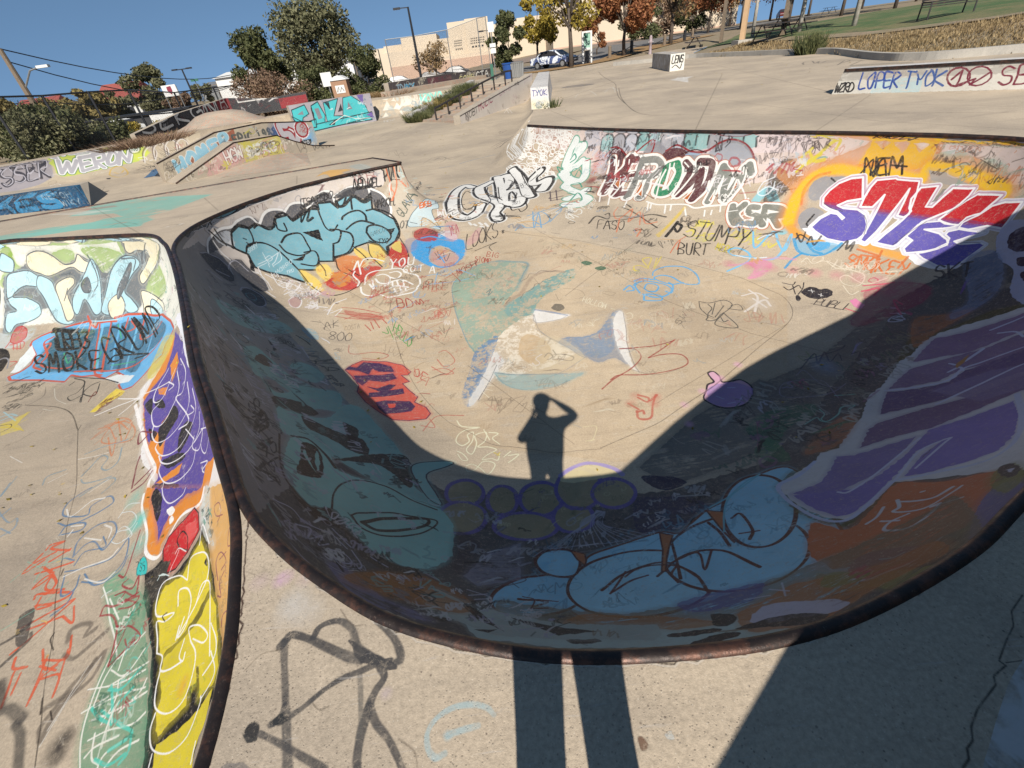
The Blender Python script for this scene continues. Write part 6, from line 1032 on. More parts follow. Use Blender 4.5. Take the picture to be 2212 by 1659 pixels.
S ece8ee 14 1 0.2 0.1 1 0|-558,579 10,-24 26,-25 33,-7 33,11 15,23 -29,55|-520,526 2,-9 29,-25 43,-10 29,13 19,24 -34,56|-499,496 18,-19 32,-14 47,-4 33,12 -7,30
S ece8ee 12 1 0.2 0.1 1 0|-484,476 5,-15 30,-28 37,-12 34,5 3,22|-454,435 6,-17 23,-23|-390,473 1,-18 29,-17 10,22 -36,1|-433,507 45,-40
S ece8ee 16 1 0.2 0.1 1 0|-567,674 29,-25 -16,-1
S ece8ee 11 1 0.2 0.1 1 0|-341,469 -13,-27 26,-25 26,25|-360,466 191,-96
S ece8ee 13 1 0.2 0.1 1 0|-429,544 22,-22 -31,10
S ece8ee 11 1 0.2 0.1 1 0|-347,413 28,-11 -18,-2 7,-7
S 6a5a9c 10 0.8 0.5 0.4 1 0|-293,582 -172,80 263,-234 25,-42 22,-34 18,-30 16,-27
S e8e4ee 8 1 0.25 0.25 1 0|-233,474 -165,90 -32,40 225,-172 -162,78 181,-110 -142,62
T 2a2a2e 8 1 0.3 0.25 DEAL|-502,717 -21,47 -26,-11 -26,52
S f4f0ec 40 1 0.3 0.1 1 0|-655,669 47,-60 64,-81 51,-56 -2,-20 22,-43
S f4f0ec 17 0.9 0.5 0.2 1 0|-655,688 -32,-29|-655,688 -55,3 -43,-8|-651,683 -73,33|-658,694 91,-20|-651,683 -2,58|-655,688 -5,32
B f4f0ec 0.105 0.90|-655,688
P e8e8f0 1 0.1 0 1|-608,866 267,-201 30,-50 -187,85 51,-72 -23,11 -51,71 -25,49
P d8c84a 0.8 0.3 3 1|-672,841 27,-1 38,-36 -20,-53 -20,-22 -28,33
S c87a40 18 0.4 0.8 0.5 1 0|-639,669 -28,-42 -26,-32
S 7a2436 25 0.9 0.3 0.3 1 0|-553,563 -37,18 13,-29 13,10|-554,520 5,-20 17,-42|-507,478 -21,-16
S 7a2436 22 0.9 0.3 0.3 1 0|-500,472 -9,-15 -19,-6
P d9a968 1 0.35 2 0|-322,360 14,6 60,-20 16,-47 12,-19 -11,-25 -7,-19 -3,-19 -4,-22 -8,20 -8,21 -12,22 -18,31 -16,33
Z 8a7a5a,6a6a52,c89858,7a5a6a 70 0.032 0.0053 31 0.210 -0.978 0.60|-313,364 79,-31 4,-27 7,-25 -10,-19 -5,-19 -3,-19 -1,-20 -11,23 -11,23 -11,25 -12,27 -13,30
S 7a3a5a 8 0.9 0.25 0.25 1 0|-277,316 10,6 -6,12 -16,3 7,-13 21,-7|-266,258 -8,19 11,5 14,-12 -11,-5|-228,287 -11,9 -6,-14 15,-3|-252,262 -10,-7 6,-13 -7,2
S 7a3a5a 7 0.9 0.25 0.25 1 0|-240,227 -9,-2 -1,-9|-250,278 -16,-2
P c8d0cc 0.9 0.5 3 1|-331,345 1,26 22,-5 8,-44 18,-25 -13,4 -26,23
Z 2e4a48,e8e8ec,5a9a8a,2e2e30 30 0.036 0.0073 33 0.472 -0.882 0.85|-339,371 31,-5 10,-34 11,-32 -30,25
P e08a30 1 0.1 2 0|-494,444 79,-32 89,-39 -4,-17 -41,10 -26,-12 -8,-15 0,-12 -13,3 -19,17 -21,37 -26,32
P 5a4a9c 1 0.1 2 0|-472,435 64,-26 71,-31 -43,10 -31,-6 0,-13 -4,-11 0,-12 -19,29 -36,45
P 1e1c22 1 0.1 0 1|-473,431 12,-2 21,-25 6,-29 -32,39
S f6f2ee 29 1 0.2 0.1 1 0|-495,435 11,-24 35,-43 15,-29 23,-15 12,3 6,20 17,15 41,-4 9,15
S ece8ee 11 1 0.25 0.25 1 0|-454,428 15,-20 22,-16 27,0 5,7
P f6f2ee 1 0.1 0 1|-420,385 11,0 11,-9 -8,-4
P f6f2ee 1 0.1 0 1|-407,368 5,3 7,-8 -5,-3
B f6f2ee 0.012 1.00|-385,349 7,2 6,2 7,1 7,1 7,1
P c8262c 1 0.1 2 0|-398,329 3,14 17,8 16,4 14,4 14,-11 9,-22 -18,-17 -17,-12 -21,0
S 1e1a1c 13 1 0.2 0.15 0 1|-398,329 3,14 17,8 16,4 14,4 14,-11 9,-22 -18,-17 -17,-12 -21,0
P e05a58 0.9 0.2 2 0|-362,345 24,-3 9,-16 -15,-8 -11,12
S 1e1a1c 11 1 0.25 0.25 1 0|-365,322 -8,10 7,7 15,-11 6,-15|-364,320 20,-9
S f0ece8 9 1 0.25 0.25 1 0|-369,316 5,4 17,-9
S f0ece8 7 1 0.25 0.25 1 0|-370,295 1,8 4,7 2,8
P 1c1a1a 1 0.1 2 0|-417,309 15,3 8,6 30,-30 21,12 23,20 -2,9 23,-26 26,-45 12,-22 9,-20 9,-19 -3,-13 0,-20 -8,-22 0,-12 0,-11 -33,5 -30,4 -8,17 -7,18 -10,25 -13,29 -23,34 -24,28
P decb38 1 0.3 2 0|-317,312 20,-21 16,-35 -19,-19 -20,-14 -14,-5 -5,-5 -4,4 -18,29 -7,8 -7,15 5,14 28,2 14,19
P decb38 1 0.3 2 0|-278,251 14,-15 10,-28 7,-22 -1,-11 -12,-3 -7,-3 -12,25 -4,1 6,-14 -12,-1 4,-13 -18,-9 -10,-7 -5,5 -5,12 -2,17 -10,16 -1,10 18,9 26,12
P decb38 1 0.3 2 0|-250,172 1,-13 -2,-13 -5,-14 7,-14 -30,4 -27,5 -3,10 -2,9 23,5 24,9
P 3a3630 1 0.2 2 0|-392,314 17,-3 1,-20 -5,-15 -12,-7 -20,29
Z d8c028,f0e04a,c8a82a,8aa84a 70 0.050 0.0040 35 0.809 0.588 0.50|-311,295 25,-31 22,-28 4,-21 5,-20 7,-20 -3,-17 -1,-15 -1,-15 -51,4 -8,15 -7,15 -7,15 -7,16 -8,18 -9,18 -17,34 25,22
B e0983a 0.049 0.50|-298,180 2,6
S f4f2f0 11 1 0.15 0.1 1 0|-330,277 -19,10 -26,1 -3,-14 10,-20 28,-4 -11,-5 -14,3 10,-17 6,-13|-330,277 -3,22 25,-2 15,-11 4,-17 -15,-21|-304,248 -11,-13 -9,-9 -1,-2 0,11|-336,255 -5,15 15,-2 11,-12 2,-13 -1,-11 -9,-7 3,16|-304,248 6,16 14,-2 6,-17 6,-20 8,-27|-311,221 -2,-13 7,-5 1,6|-349,218 10,-5 3,-11 13,-2 17,3
S f4f2f0 10 1 0.15 0.1 1 0|-270,224 13,-16 1,-13 -14,-10|-300,217 -7,12 17,-2 17,-11 -6,-5 -18,7|-336,202 2,-15 7,-14 18,-7 17,5 6,18 -2,16 -12,12|-263,201 12,-19 -14,-15|-325,169 0,-12 11,-14 23,-6 19,7 7,19 -1,6|-313,140 2,-13|-257,138 1,-13
S f4f2f0 12 1 0.15 0.1 1 0|-319,308 1,21 23,-28
P f4f2f0 0.9 0.3 0 0|-376,295 -5,-2 10,4
T 1c3a3a 7 1 0.3 0.25 35|-431,315 10,0 -24,15 10,1
P 38c0bc 1 0.1 0 1|-433,313 -5,13 4,7 11,-9 8,-14 -7,-1
S 1c6a6a 5 1 0.2 0.15 1 1|-433,313 -5,13 4,7 11,-9 8,-14 -7,-1
T 1c2a2a 5 1 0.3 0.25 35|-430,315 10,-1 -17,13 10,-2
S d8e8e4 9 1 0.25 0.25 1 0|-389,294 5,5 15,-6|-389,299 12,-3
S 1c1a1a 9 1 0.25 0.25 1 0|-352,253 -6,-2 7,-6
P 1c1a1a 1 0.3 0 0|-301,284 4,5 5,-10
P 5f9a78 0.8 0.55 3 1|-484,318 15,7 39,-22 34,-29 14,-26 22,-30 16,-29 17,-38 2,-21 -63,9 -25,37 -5,26 -2,28 1,15 -31,29
B 5ac4b8 0.132 0.70|-477,390 -35,46 32,-44 28,-38
B 6ab088 0.078 0.70|-455,303 -17,12
S eceadf 13 0.95 0.2 0.1 1 0|-483,312 22,-22 17,-21 23,-24 13,-17|-461,294 31,-28
S eceadf 12 0.95 0.2 0.1 1 0|-414,238 -3,-25 3,-27 8,-23 16,-24|-405,227 -6,-17 1,-20|-408,187 25,5 33,0|-404,177 24,3 34,8|-398,162 20,4 27,0 12,6|-393,150 7,6 23,4|-393,166 8,-17 11,-6|-427,204 38,-2 31,5|-401,202 21,6 23,5|-407,216 22,-8 16,19|-390,172 5,17 -6,16|-399,232 2,-18|-378,242 -26,-17|-373,137 2,12 21,8|-365,140 9,9 20,4|-421,185 25,8|-374,178 18,11 4,10
S 52c8b4 20 0.9 0.4 0.2 1 0|-397,183 28,-14 22,-10 -21,-8|-348,161 4,-14 -6,-7|-398,202 14,-19 5,-12|-379,185 12,10|-399,199 17,-2 16,13|-380,147 18,-6 15,5|-377,170 -18,7 -16,10
S 9c2a34 15 0.9 0.35 0.3 1 0|-465,375 6,-29 5,-29 -12,4|-445,311 -6,-5 21,-9 2,13 9,-23 -21,9|-455,296 15,0 -2,-12 29,1 -5,-9 -20,2|-463,277 0,10 17,-4 30,6|-463,277 19,-4 16,-14 7,-14 8,-25
S 9c2a34 13 0.9 0.35 0.3 1 0|-428,259 16,-7 -3,-30 10,5 9,7 6,4|-421,251 12,4 25,-15 -11,-8 -11,10|-434,287 31,-14 -13,-7
S d8dcd8 12 0.85 0.35 0.3 1 0|-525,418 21,-5 19,-16 -4,-12 -21,2 -5,-10 17,-9 14,5 5,16|-514,388 12,4 24,-19 -13,-3|-526,411 7,17 25,-6|-476,299 2,3 9,2
Z e8e8dc,5ac8b8,4a8a6a,9c2a34,c8d8c8,3a6a54 90 0.064 0.0085 37 0.222 0.975 0.75|-458,286 64,-16 14,-24 13,-22 12,-20 10,-19 10,-18 10,-16 -29,-4 -27,-4 -14,16 -16,17 0,16 0,18 1,18 -23,27
S d8603c 21 0.95 0.3 0.15 1 0|-621,390 1,7 19,1 -14,-7 34,-10|-622,385 -6,-26 17,15|-602,384 -24,-14|-601,370 20,13|-608,355 47,6|-605,364 23,-16 -13,-14 8,15 21,-12 0,-13 -11,1|-581,352 6,-22 29,-6|-590,358 24,-21|-581,319 2,6 48,-8 -14,-8 -27,1
S d8603c 19 0.95 0.3 0.15 1 0|-573,320 5,-14 19,0|-571,284 16,8 17,8 19,7 -11,-13 -10,-14 -9,-12 -9,-11|-513,298 13,-20 -21,11|-521,289 -38,-7|-548,252 7,-11 16,-1 -12,-1 7,-18 7,-17
S d8603c 16 0.95 0.3 0.15 1 0|-522,215 -6,20|-519,255 21,-22 17,12 -9,18|-490,263 11,-23 -32,4|-507,247 7,-23 6,-22 -5,28|-484,249 9,-23 7,-21 -8,20 -22,0 12,10|-509,238 25,-8
S 4a78a0 16 0.85 0.4 0.3 1 0|-638,434 27,-9 49,15 2,10 -16,10 -22,-9 5,-15 -24,3 -24,9 -8,22 15,16 9,4|-619,411 2,15 29,-4 2,-11 -30,0|-567,369 -10,23 13,18 21,1 16,-7 13,-16 -2,-17 -7,-4 -23,17 -14,-1 -7,-14
S 4a78a0 14 0.85 0.4 0.3 1 0|-564,349 25,-2 39,1 11,7 7,15 13,-29 -10,-17 -23,-2 -23,6|-581,365 1,5 19,-7|-560,344 16,-28 15,5 -6,17|-555,355 3,17 32,-2 -15,18|-528,338 29,-20 30,7 3,19|-539,293 12,12 -2,16
S e4e0d8 18 0.85 0.4 0.3 1 0|-642,457 19,-16 18,20 24,-2|-546,407 18,-10 5,-15
S e4e0d8 16 0.85 0.4 0.3 1 0|-561,342 26,6 34,2 9,10|-609,422 20,-3|-523,331 33,-12 14,8|-602,405 1,10|-569,395 34,-12
S 7a9ab0 16 0.7 0.4 0.4 1 0|-795,506 70,-54 11,4 11,-18 -9,-13|-780,506 -8,28|-741,478 -3,-14|-725,441 24,-12
P 4a4440 0.85 0.5 2 1|-580,293 -1,11 11,2 16,-28 5,-13 -11,3
S 3a3634 28 0.8 0.7 0.3 1 0|-580,270 12,8 7,12|-559,246 6,11 6,13 -4,7
S 5a5048 37 0.7 0.8 0.3 1 0|-455,170 -7,11 5,14 6,16 11,12 12,13 -1,-22 -21,-16 -4,-16 1,-12|-485,244 17,-6 17,12 12,8|-491,258 -5,12 11,3 15,-3 0,-11 11,5|-471,195 14,7 15,7 5,22
S 4a4642 63 0.8 0.7 0.3 1 0|-494,188 15,-12 20,-28|-521,201 10,1 21,-11
B 3c3632 0.122 0.95|-428,162
B 3c3632 0.071 0.70|-424,154 0,14
S d8d4cc 7 0.8 0.4 0.3 1 0|-451,165 2,16 3,18 7,16 9,17|-452,177 3,15 3,17 4,17
S 3c3632 69 0.8 0.8 0.25 1 0|-544,228 19,-22
S 7ac0a8 12 0.5 0.5 0.6 1 0|-576,371 -27,-4 -25,-6 -7,-12|-607,380 7,-37|-635,376 24,-11|-594,286 14,11 16,12 17,24
Z 8a7a66,d8ccb8,6a5a4c,a89a80 60 0.071 0.0057 39 0.780 0.626 0.50|-796,526 17,17 18,18 19,19 24,16 28,14 66,-59 63,-54 58,-49 29,-48 26,-41 23,-37 19,-32 -23,-11 -21,-12 -18,-12 -20,-8 -18,-8 -17,-9 -16,-8 -19,22 -22,25 -23,27 -25,30 -27,32 -30,35 -33,40 -37,43
S 3a3026 8 0.8 0.2 0.5 1 0|-761,648 56,-81 48,-69 35,-65 39,-63 31,-52 20,-28 18,-26 23,-40 14,-21 13,-19 12,-20 11,-18
S 3a3026 13 0.8 0.2 0.5 1 0|-761,648 -55,59 -52,31 -76,22|-761,648 -4,14
S 2e241c 12 0.9 0.2 0.4 1 0|-518,271 1,-7 13,-12|-480,206 9,-14
S 2e241c 11 0.9 0.2 0.4 1 0|-461,193 8,-8
S 2e241c 14 0.9 0.2 0.4 1 0|-569,354 3,-9
Z d8b868,c8a458 40 0.028 0.0084 45 0.985 -0.172 0.50|-796,526 11,24 11,25 12,26 15,27 38,-62 34,-53 30,-48 27,-43 24,-38 22,-35 20,-31 18,-27 16,-25 15,-23 14,-21 13,-20 12,-18 -18,-4 -17,-4 -16,18 -17,19 -18,21 -19,23 -20,24 -23,26 -24,28 -26,31 -29,34 -31,38 -35,41
Z 6a7478,e8e8e0,3a4044,c8d8dc,8a9a60 160 0.117 0.0131 110 0.981 -0.193 0.45|-1168,1241 78,-6 87,-28 63,-18 65,-18 61,-17 63,-18 94,-39 -30,-50 31,-96 46,-109 -168,60 -67,22 -63,17 -66,18 -67,18 -71,21 -64,12 -21,65 -4,59 8,54
Z f0ecec,2a262a,6a58a8,e8e4e8 110 0.053 0.0064 111 0.641 -0.767 0.60|-679,793 84,-20 324,-219 33,-54 26,-45 22,-38 22,-37 16,-31 15,-25 12,-23 -97,15 -55,-1 -51,36 -55,41 -61,46 -64,52 -35,60 -40,69 -45,80
Z 8a7a68,6a5a4c,d8ccb8,5a5048 200 0.077 0.0069 112 0.674 0.739 0.40|-1091,878 65,-19 64,-18 61,-18 62,-19 72,-29 71,-86 63,-74 57,-65 50,-58 45,-50 18,-40 16,-35 14,-33 13,-29 12,-27 4,-21 4,-20 4,-18 4,-17 3,-16 4,-16 3,-14 4,-14 -27,3 -26,4 -25,3 -25,3 -14,17 -16,18 -17,19 -18,21 -20,23 -21,24 -22,27 -25,29 -26,31 -29,35 -32,38 -36,42 -40,48 -45,53 -51,61 -58,69 -67,79
''',
'deck': '''
S 4c4a4a 30 0.93 0.35 0.3 1 0|-134,116 2,3 2,2 9,-3 12,-6 10,-5 8,-3
S 4c4a4a 26 0.88 0.4 0.35 1 0|-133,118 3,-9 4,-11 4,-11 4,-11 5,-14
S 4c4a4a 19 0.93 0.35 0.25 1 0|-126,82 2,2 1,5|-127,82 7,2 6,3 8,6 8,4 8,2 7,2 7,1
S 4c4a4a 24 0.93 0.4 0.25 1 0|-118,118 2,5 6,2 6,-1 6,-5 4,-8 7,-5 8,-5
S 4c4a4a 25 0.9 0.45 0.3 1 0|-86,122 8,-7 5,-7 2,-6 -2,-1
P 4c4a4a 0.95 0.2 0 1|-98,115 10,-7 10,-4 6,-4 -1,-2 -8,2 -10,3 -5,7
S 4c4a4a 27 0.93 0.35 0.25 1 0|-81,100 3,-5 -3,-5 -2,-5 -1,-6 -1,-5 0,-9 2,-6
S 4c4a4a 23 0.9 0.4 0.3 1 0|-83,84 4,-7 6,-6 5,-7 4,-7
S 6a6660 16 0.8 0.5 0.4 1 0|-90,97 2,-8 2,-11 0,-6
P 2e2e30 0.95 0.15 0 1|-138,81 1,3 3,0 3,-2 0,-3 -5,-1
P 3a3a3a 0.95 0.15 0 1|-139,80 5,-2 3,1 -1,-2 -4,-1
S 4c4a4a 20 0.9 0.4 0.3 1 0|-131,79 9,-4 10,-5 14,-7
P 3a3a3a 0.95 0.15 0 1|-127,82 3,4 3,0 1,-3 -3,-2
P 56565e 0.7 0.5 3 1|-144,68 3,2 9,-2 7,-3 -19,1
S b4ccce 16 0.75 0.6 0.6 1 0|-27,74 -3,3 -6,2 -8,0 -6,-2 -4,-3 -2,-4 1,-5 3,-3 4,1|-47,69 5,1 8,1
B a8c4c8 0.018 0.90|-47,69
B d6d0c8 0.075 0.60|-134,140 9,-8 -10,2
B deb4cc 0.040 0.60|-147,153 3,2
B dcb8cc 0.048 0.30|-159,154 13,0 14,-1 13,-1
B c4b0c4 0.025 0.40|-76,88
S 8a7a6a 4 0.4 0.25 0.25 1 0|-170,162 20,-8 10,6|-165,152 7,8
S 2a201a 5 0.9 0.2 0.5 0 0|-188,205 3,-2 2,-2 3,-2 1,-2 3,-5 5,-4 3,-2 3,-3 2,-4 4,-2 4,-6 4,0 1,-3 3,-3 2,-1 4,-2 3,-3 3,-2 3,-5 1,1 5,-2 2,-5 4,-2 3,-1 2,0 4,-3 4,-3 2,-2 5,-3 1,-1 4,-3 3,-1 3,-3 2,-2 3,-1 3,-2 2,0 4,-4 3,0 2,-1 4,-2 2,-1 4,-1 4,-1 4,-2 4,-2 3,-2 4,-1 4,-1 4,-1 3,-2 4,0 4,-1 4,-1 4,-1 4,-1 4,-1 4,-2 4,1 3,-1 5,-1 5,-1 4,0 3,-1 6,1 3,-2 4,0 4,0 4,0 4,-1 3,-1 5,-1 3,2 4,-1 4,-1 4,2 4,-2 4,1 6,0 3,-1 4,2 5,-2 7,2 4,1 4,0 4,0 2,-1 6,2 3,-1 5,3 4,0 5,1 2,0 5,1 5,2 4,0 4,1 5,1 4,2 6,2 3,-1 6,3 6,2 5,2 6,3 6,1 6,3 3,0 11,6 5,2 6,2 8,4 6,3
S e0d8cc 6 0.45 0.5 0.5 0 0|-158,175 4,-5 3,-1 2,-3 3,-2 2,-1 4,-2 2,-3 3,-2 4,-5 1,1 4,-3 3,-4 4,-2 3,-2 1,1 5,-3 3,-4 2,-1 5,-3 1,-1 4,-3 3,-1 3,-3 2,-2 4,-1 2,-2 2,0 4,-4 3,0 3,-1 3,-2 2,-2 4,-1 4,-1 4,-2 4,-1 3,-2 4,-1 4,-1 4,-1 3,-2 4,0 4,-1 3,-1 4,-1 5,-1 4,-1 4,-2 3,1 4,-1 5,-1 5,-1 3,0 4,-1 5,1 4,-2 4,0 4,0 4,0 4,-1 3,-1 5,-1 3,2 4,-1 3,-1 5,2 3,-1 5,0 5,0 4,-1 4,2 5,-2 6,2 5,1 4,0 4,0 2,-1 6,2 2,0
S 3a1c14 7 0.95 0.3 0.3 0 0|-184,200 2,-5 0,-1 1,-5 2,-2 0,-3 1,-2 1,-3 2,-6 1,-3 1,-2 0,-2 2,-5 1,-2 1,-2 1,-5 2,-3 0,-2 0,-2 2,-3 1,-5 1,-1 -1,-3 4,-3 0,-3 0,-3 1,-2 1,-2 -1,-2 2,-3 1,-2 -2,-1 1,-4 1,-2 1,-4 0,-1 1,-2 0,-3 0,-2 1,-4 -1,0 1,-3 0,-3 0,-3 1,-2 0,-1 0,-2 1,-3 1,-3
S 6a5a48 4 0.6 0.3 0.5 1 0|-135,114 -8,-1 -6,-7|-68,70 7,-5 2,-6|-110,88 4,-3 4,1|-107,131 8,-9 6,-1|-52,109 9,-3 12,0|-136,114 3,0
P 7a5c48 0.9 0.3 0 1|31,60 2,0 1,-2 -1,-2 -2,0
P c8ccc8 0.8 0.4 3 1|43,60 3,1 0,-3 -3,0
S 1e1a18 5 0.9 0.3 0.3 0 0|222,93 -11,-6 -5,-6 -8,-5 -10,-7 1,-2 -8,-3 -2,-3 -8,-4 -6,-3 -7,-5 -3,-4 -4,-2 -2,-3 -4,-2
S 1e1a18 4 0.9 0.3 0.3 0 0|190,68 4,0 4,0
''',
'far': '''
P 86c8b8 0.9 0.5 3 0|-1132,1445 51,24 99,-6 80,-30 77,-29 75,-28 -21,-67 -20,-68 -40,-39 43,-47 -11,-20 9,-29 -72,19 -96,30 -74,-5 -49,-4 -48,-3 -49,-4 -17,67 53,9 54,9 56,-5 57,-5 14,28 51,-3 -62,59 -74,20 -76,21 28,50
P 8ed0c0 0.85 0.4 3 0|-965,1223 68,-25 66,-23 31,-65 -78,22 -80,23 -74,-5 -102,30 55,14 56,14
P e4e0d4 0.6 0.5 3 0|-1222,1402 104,-18 117,-41 -84,-6
P b86a60 0.5 0.5 3 0|-1149,1416 105,-5 26,-26 -76,4
S 3a4a44 13 0.6 0.4 0.5 1 0|-883,1134 9,34 64,-41 -57,7|-736,1144 35,0 -10,-18|-722,1064 22,14 32,-20|-630,1114 12,-1
Z e8dccc 14 0.035 0.0075 3 0.982 0.190 0.85|-730,1079 64,-4 16,-26 -54,-5
B e0c03c 0.036 0.80|-623,1113
P e8b468 0.95 0.3 0 0|-473,1426 2,66 51,-20 37,2 -2,-19 -20,-6 13,-20 -9,-19 -5,-20 -26,22 -17,47 -13,-10
P e8b468 0.95 0.3 0 0|-475,1432 6,59 16,22 67,-31 -19,-14 -15,-3 18,-30 -12,-29 -8,-18 -23,50 -17,17
P a8b8b4 0.6 0.5 3 1|-398,1538 26,10 30,-42 19,-46 -25,-10 -37,51
S e8dccc 9 0.6 0.25 0.25 1 0|-372,1548 51,-103|-350,1547 60,-42
S efe6d6 24 0.9 0.3 0.2 1 0|507,2662 71,237 58,112 9,-100 -28,-263|536,2837 61,-13 64,15|681,2798 59,109 51,101 -72,-327|677,2733 59,141 48,-26|773,2959 -12,-141 -20,-110
P 5c5a60 0.8 0.4 3 1|565,3402 53,82 88,-2 65,-57 -14,-76 -76,-21 -52,24
S 4e443a 21 0.9 0.2 0.2 1 0|1085,4596 -125,-685 -99,-676 -87,-366 -92,-377 -39,-204 -24,-148
P e8e4de 0.85 0.4 3 0|1097,2946 74,68 67,-38 -56,-65 -88,-226 8,187
S f0ece4 21 1 0.25 0.25 1 0|1123,2922 70,150 11,-40 -62,-171
S 4e443a 21 0.9 0.2 0.2 1 0|794,2892 -123,-495 -73,-380 -21,-191 20,-96 65,-67
S 6a6258 18 0.5 0.5 0.5 1 0|115,1977 133,-167 63,-80 59,-73 55,-68 50,-63 47,-58 44,-55
S d8ccb4 11 0.8 0.3 0.3 0 0|630,1720 54,-70 50,-65 47,-60 43,-57 41,-53|865,1415 137,113 157,130|992,1549 -118,-135
S 8a7c6a 9 0.6 0.4 0.4 0 0|625,1705 53,-68 51,-64 46,-60 44,-56 41,-52 37,-39 35,-37 34,-35 32,-34 30,-32 29,-33 27,-32 26,-31 25,-29 23,-28 23,-26
S 3a3630 18 0.8 0.25 0.25 1 0|987,1279 17,-23|1039,1223 10,-13|1098,1148 6,-7|845,1446 11,-14
S 3a3630 22 0.8 0.25 0.25 1 0|717,1612 12,-20
S 3a3630 15 0.8 0.25 0.25 1 0|1160,1076 5,-6
S 6a625c 43 0.85 0.4 0.4 1 0|1796,2878 -45,-90 78,129 55,15 -79,-150 66,67 -63,-93 34,16 84,70 8,-145 -111,-96 -59,-62|1916,2712 -138,-157|1939,2612 -179,-168|1934,2697 -4,-110
S bca88c 18 0.4 0.6 0.5 1 0|1356,3219 84,-118 79,-110 25,-324
S bca88c 22 0.4 0.6 0.5 1 0|1727,4122 166,-238 72,-201 65,-182 58,-165
S bca88c 15 0.4 0.6 0.5 1 0|1304,2554 102,-16 101,-16 75,-55 73,-53|1066,2413 98,-58 95,-55 47,-83 44,-77 41,-73
Z e8dccc 12 0.098 0.0098 4 0.379 -0.926 0.60|1437,3217 79,-206 69,-183 -212,-406 -78,106 -85,116
P 6a6a60 0.5 0.5 3 0|1733,2411 41,42 55,-70 51,-65 34,-53 -52,-65 -24,63 -51,72
S 5a5044 19 0.55 0.3 0.4 0 0|324,2245 30,-368 22,-270|1359,2879 -392,-773 -234,-460 -155,-306
S 5a5044 14 0.55 0.3 0.4 0 0|1205,1546 -170,-163 -141,-135 -118,-113
S 5a5044 31 0.55 0.3 0.4 0 0|1303,3957 -281,-412 -230,-337 -192,-282 -162,-237
S 5a5044 15 0.55 0.3 0.4 0 0|1064,5580 -51,-1176 -34,-776 -24,-551 -18,-411 -14,-319 -11,-254 -9,-208 8,-150 7,-130 7,-113 5,-99 5,-89 4,-78 4,-71 19,-49 18,-45 16,-43 15,-39 15,-37 13,-35
S 5a5044 24 0.55 0.3 0.4 0 0|1836,4419 -214,-901 -145,-605 -103,-435 -78,-327 -61,-255 -48,-204
S 5a5044 13 0.55 0.3 0.4 0 0|-1114,1425 207,-223 157,-167
S 5a5044 15 0.55 0.3 0.4 0 0|-634,1419 85,70 40,-132|-754,1338 118,-179
S 6a6054 52 0.3 0.8 0.5 1 0|813,3351 105,-147 97,-134 89,-125 83,-115 29,-212 26,-184 22,-161 20,-142
S 6a6054 42 0.3 0.8 0.5 1 0|815,2456 76,-92 70,-85 66,-80 62,-75|509,2566 87,-109 81,-101
S 6a6054 53 0.3 0.8 0.5 1 0|1524,3007 61,-133 56,-123
S 6a6054 26 0.3 0.8 0.5 1 0|945,1541 40,-50 38,-47 36,-45 34,-42 32,-40 31,-38 21,-46 19,-42 19,-41 17,-37|1011,1247 32,-36 29,-33 29,-32 27,-31
''',
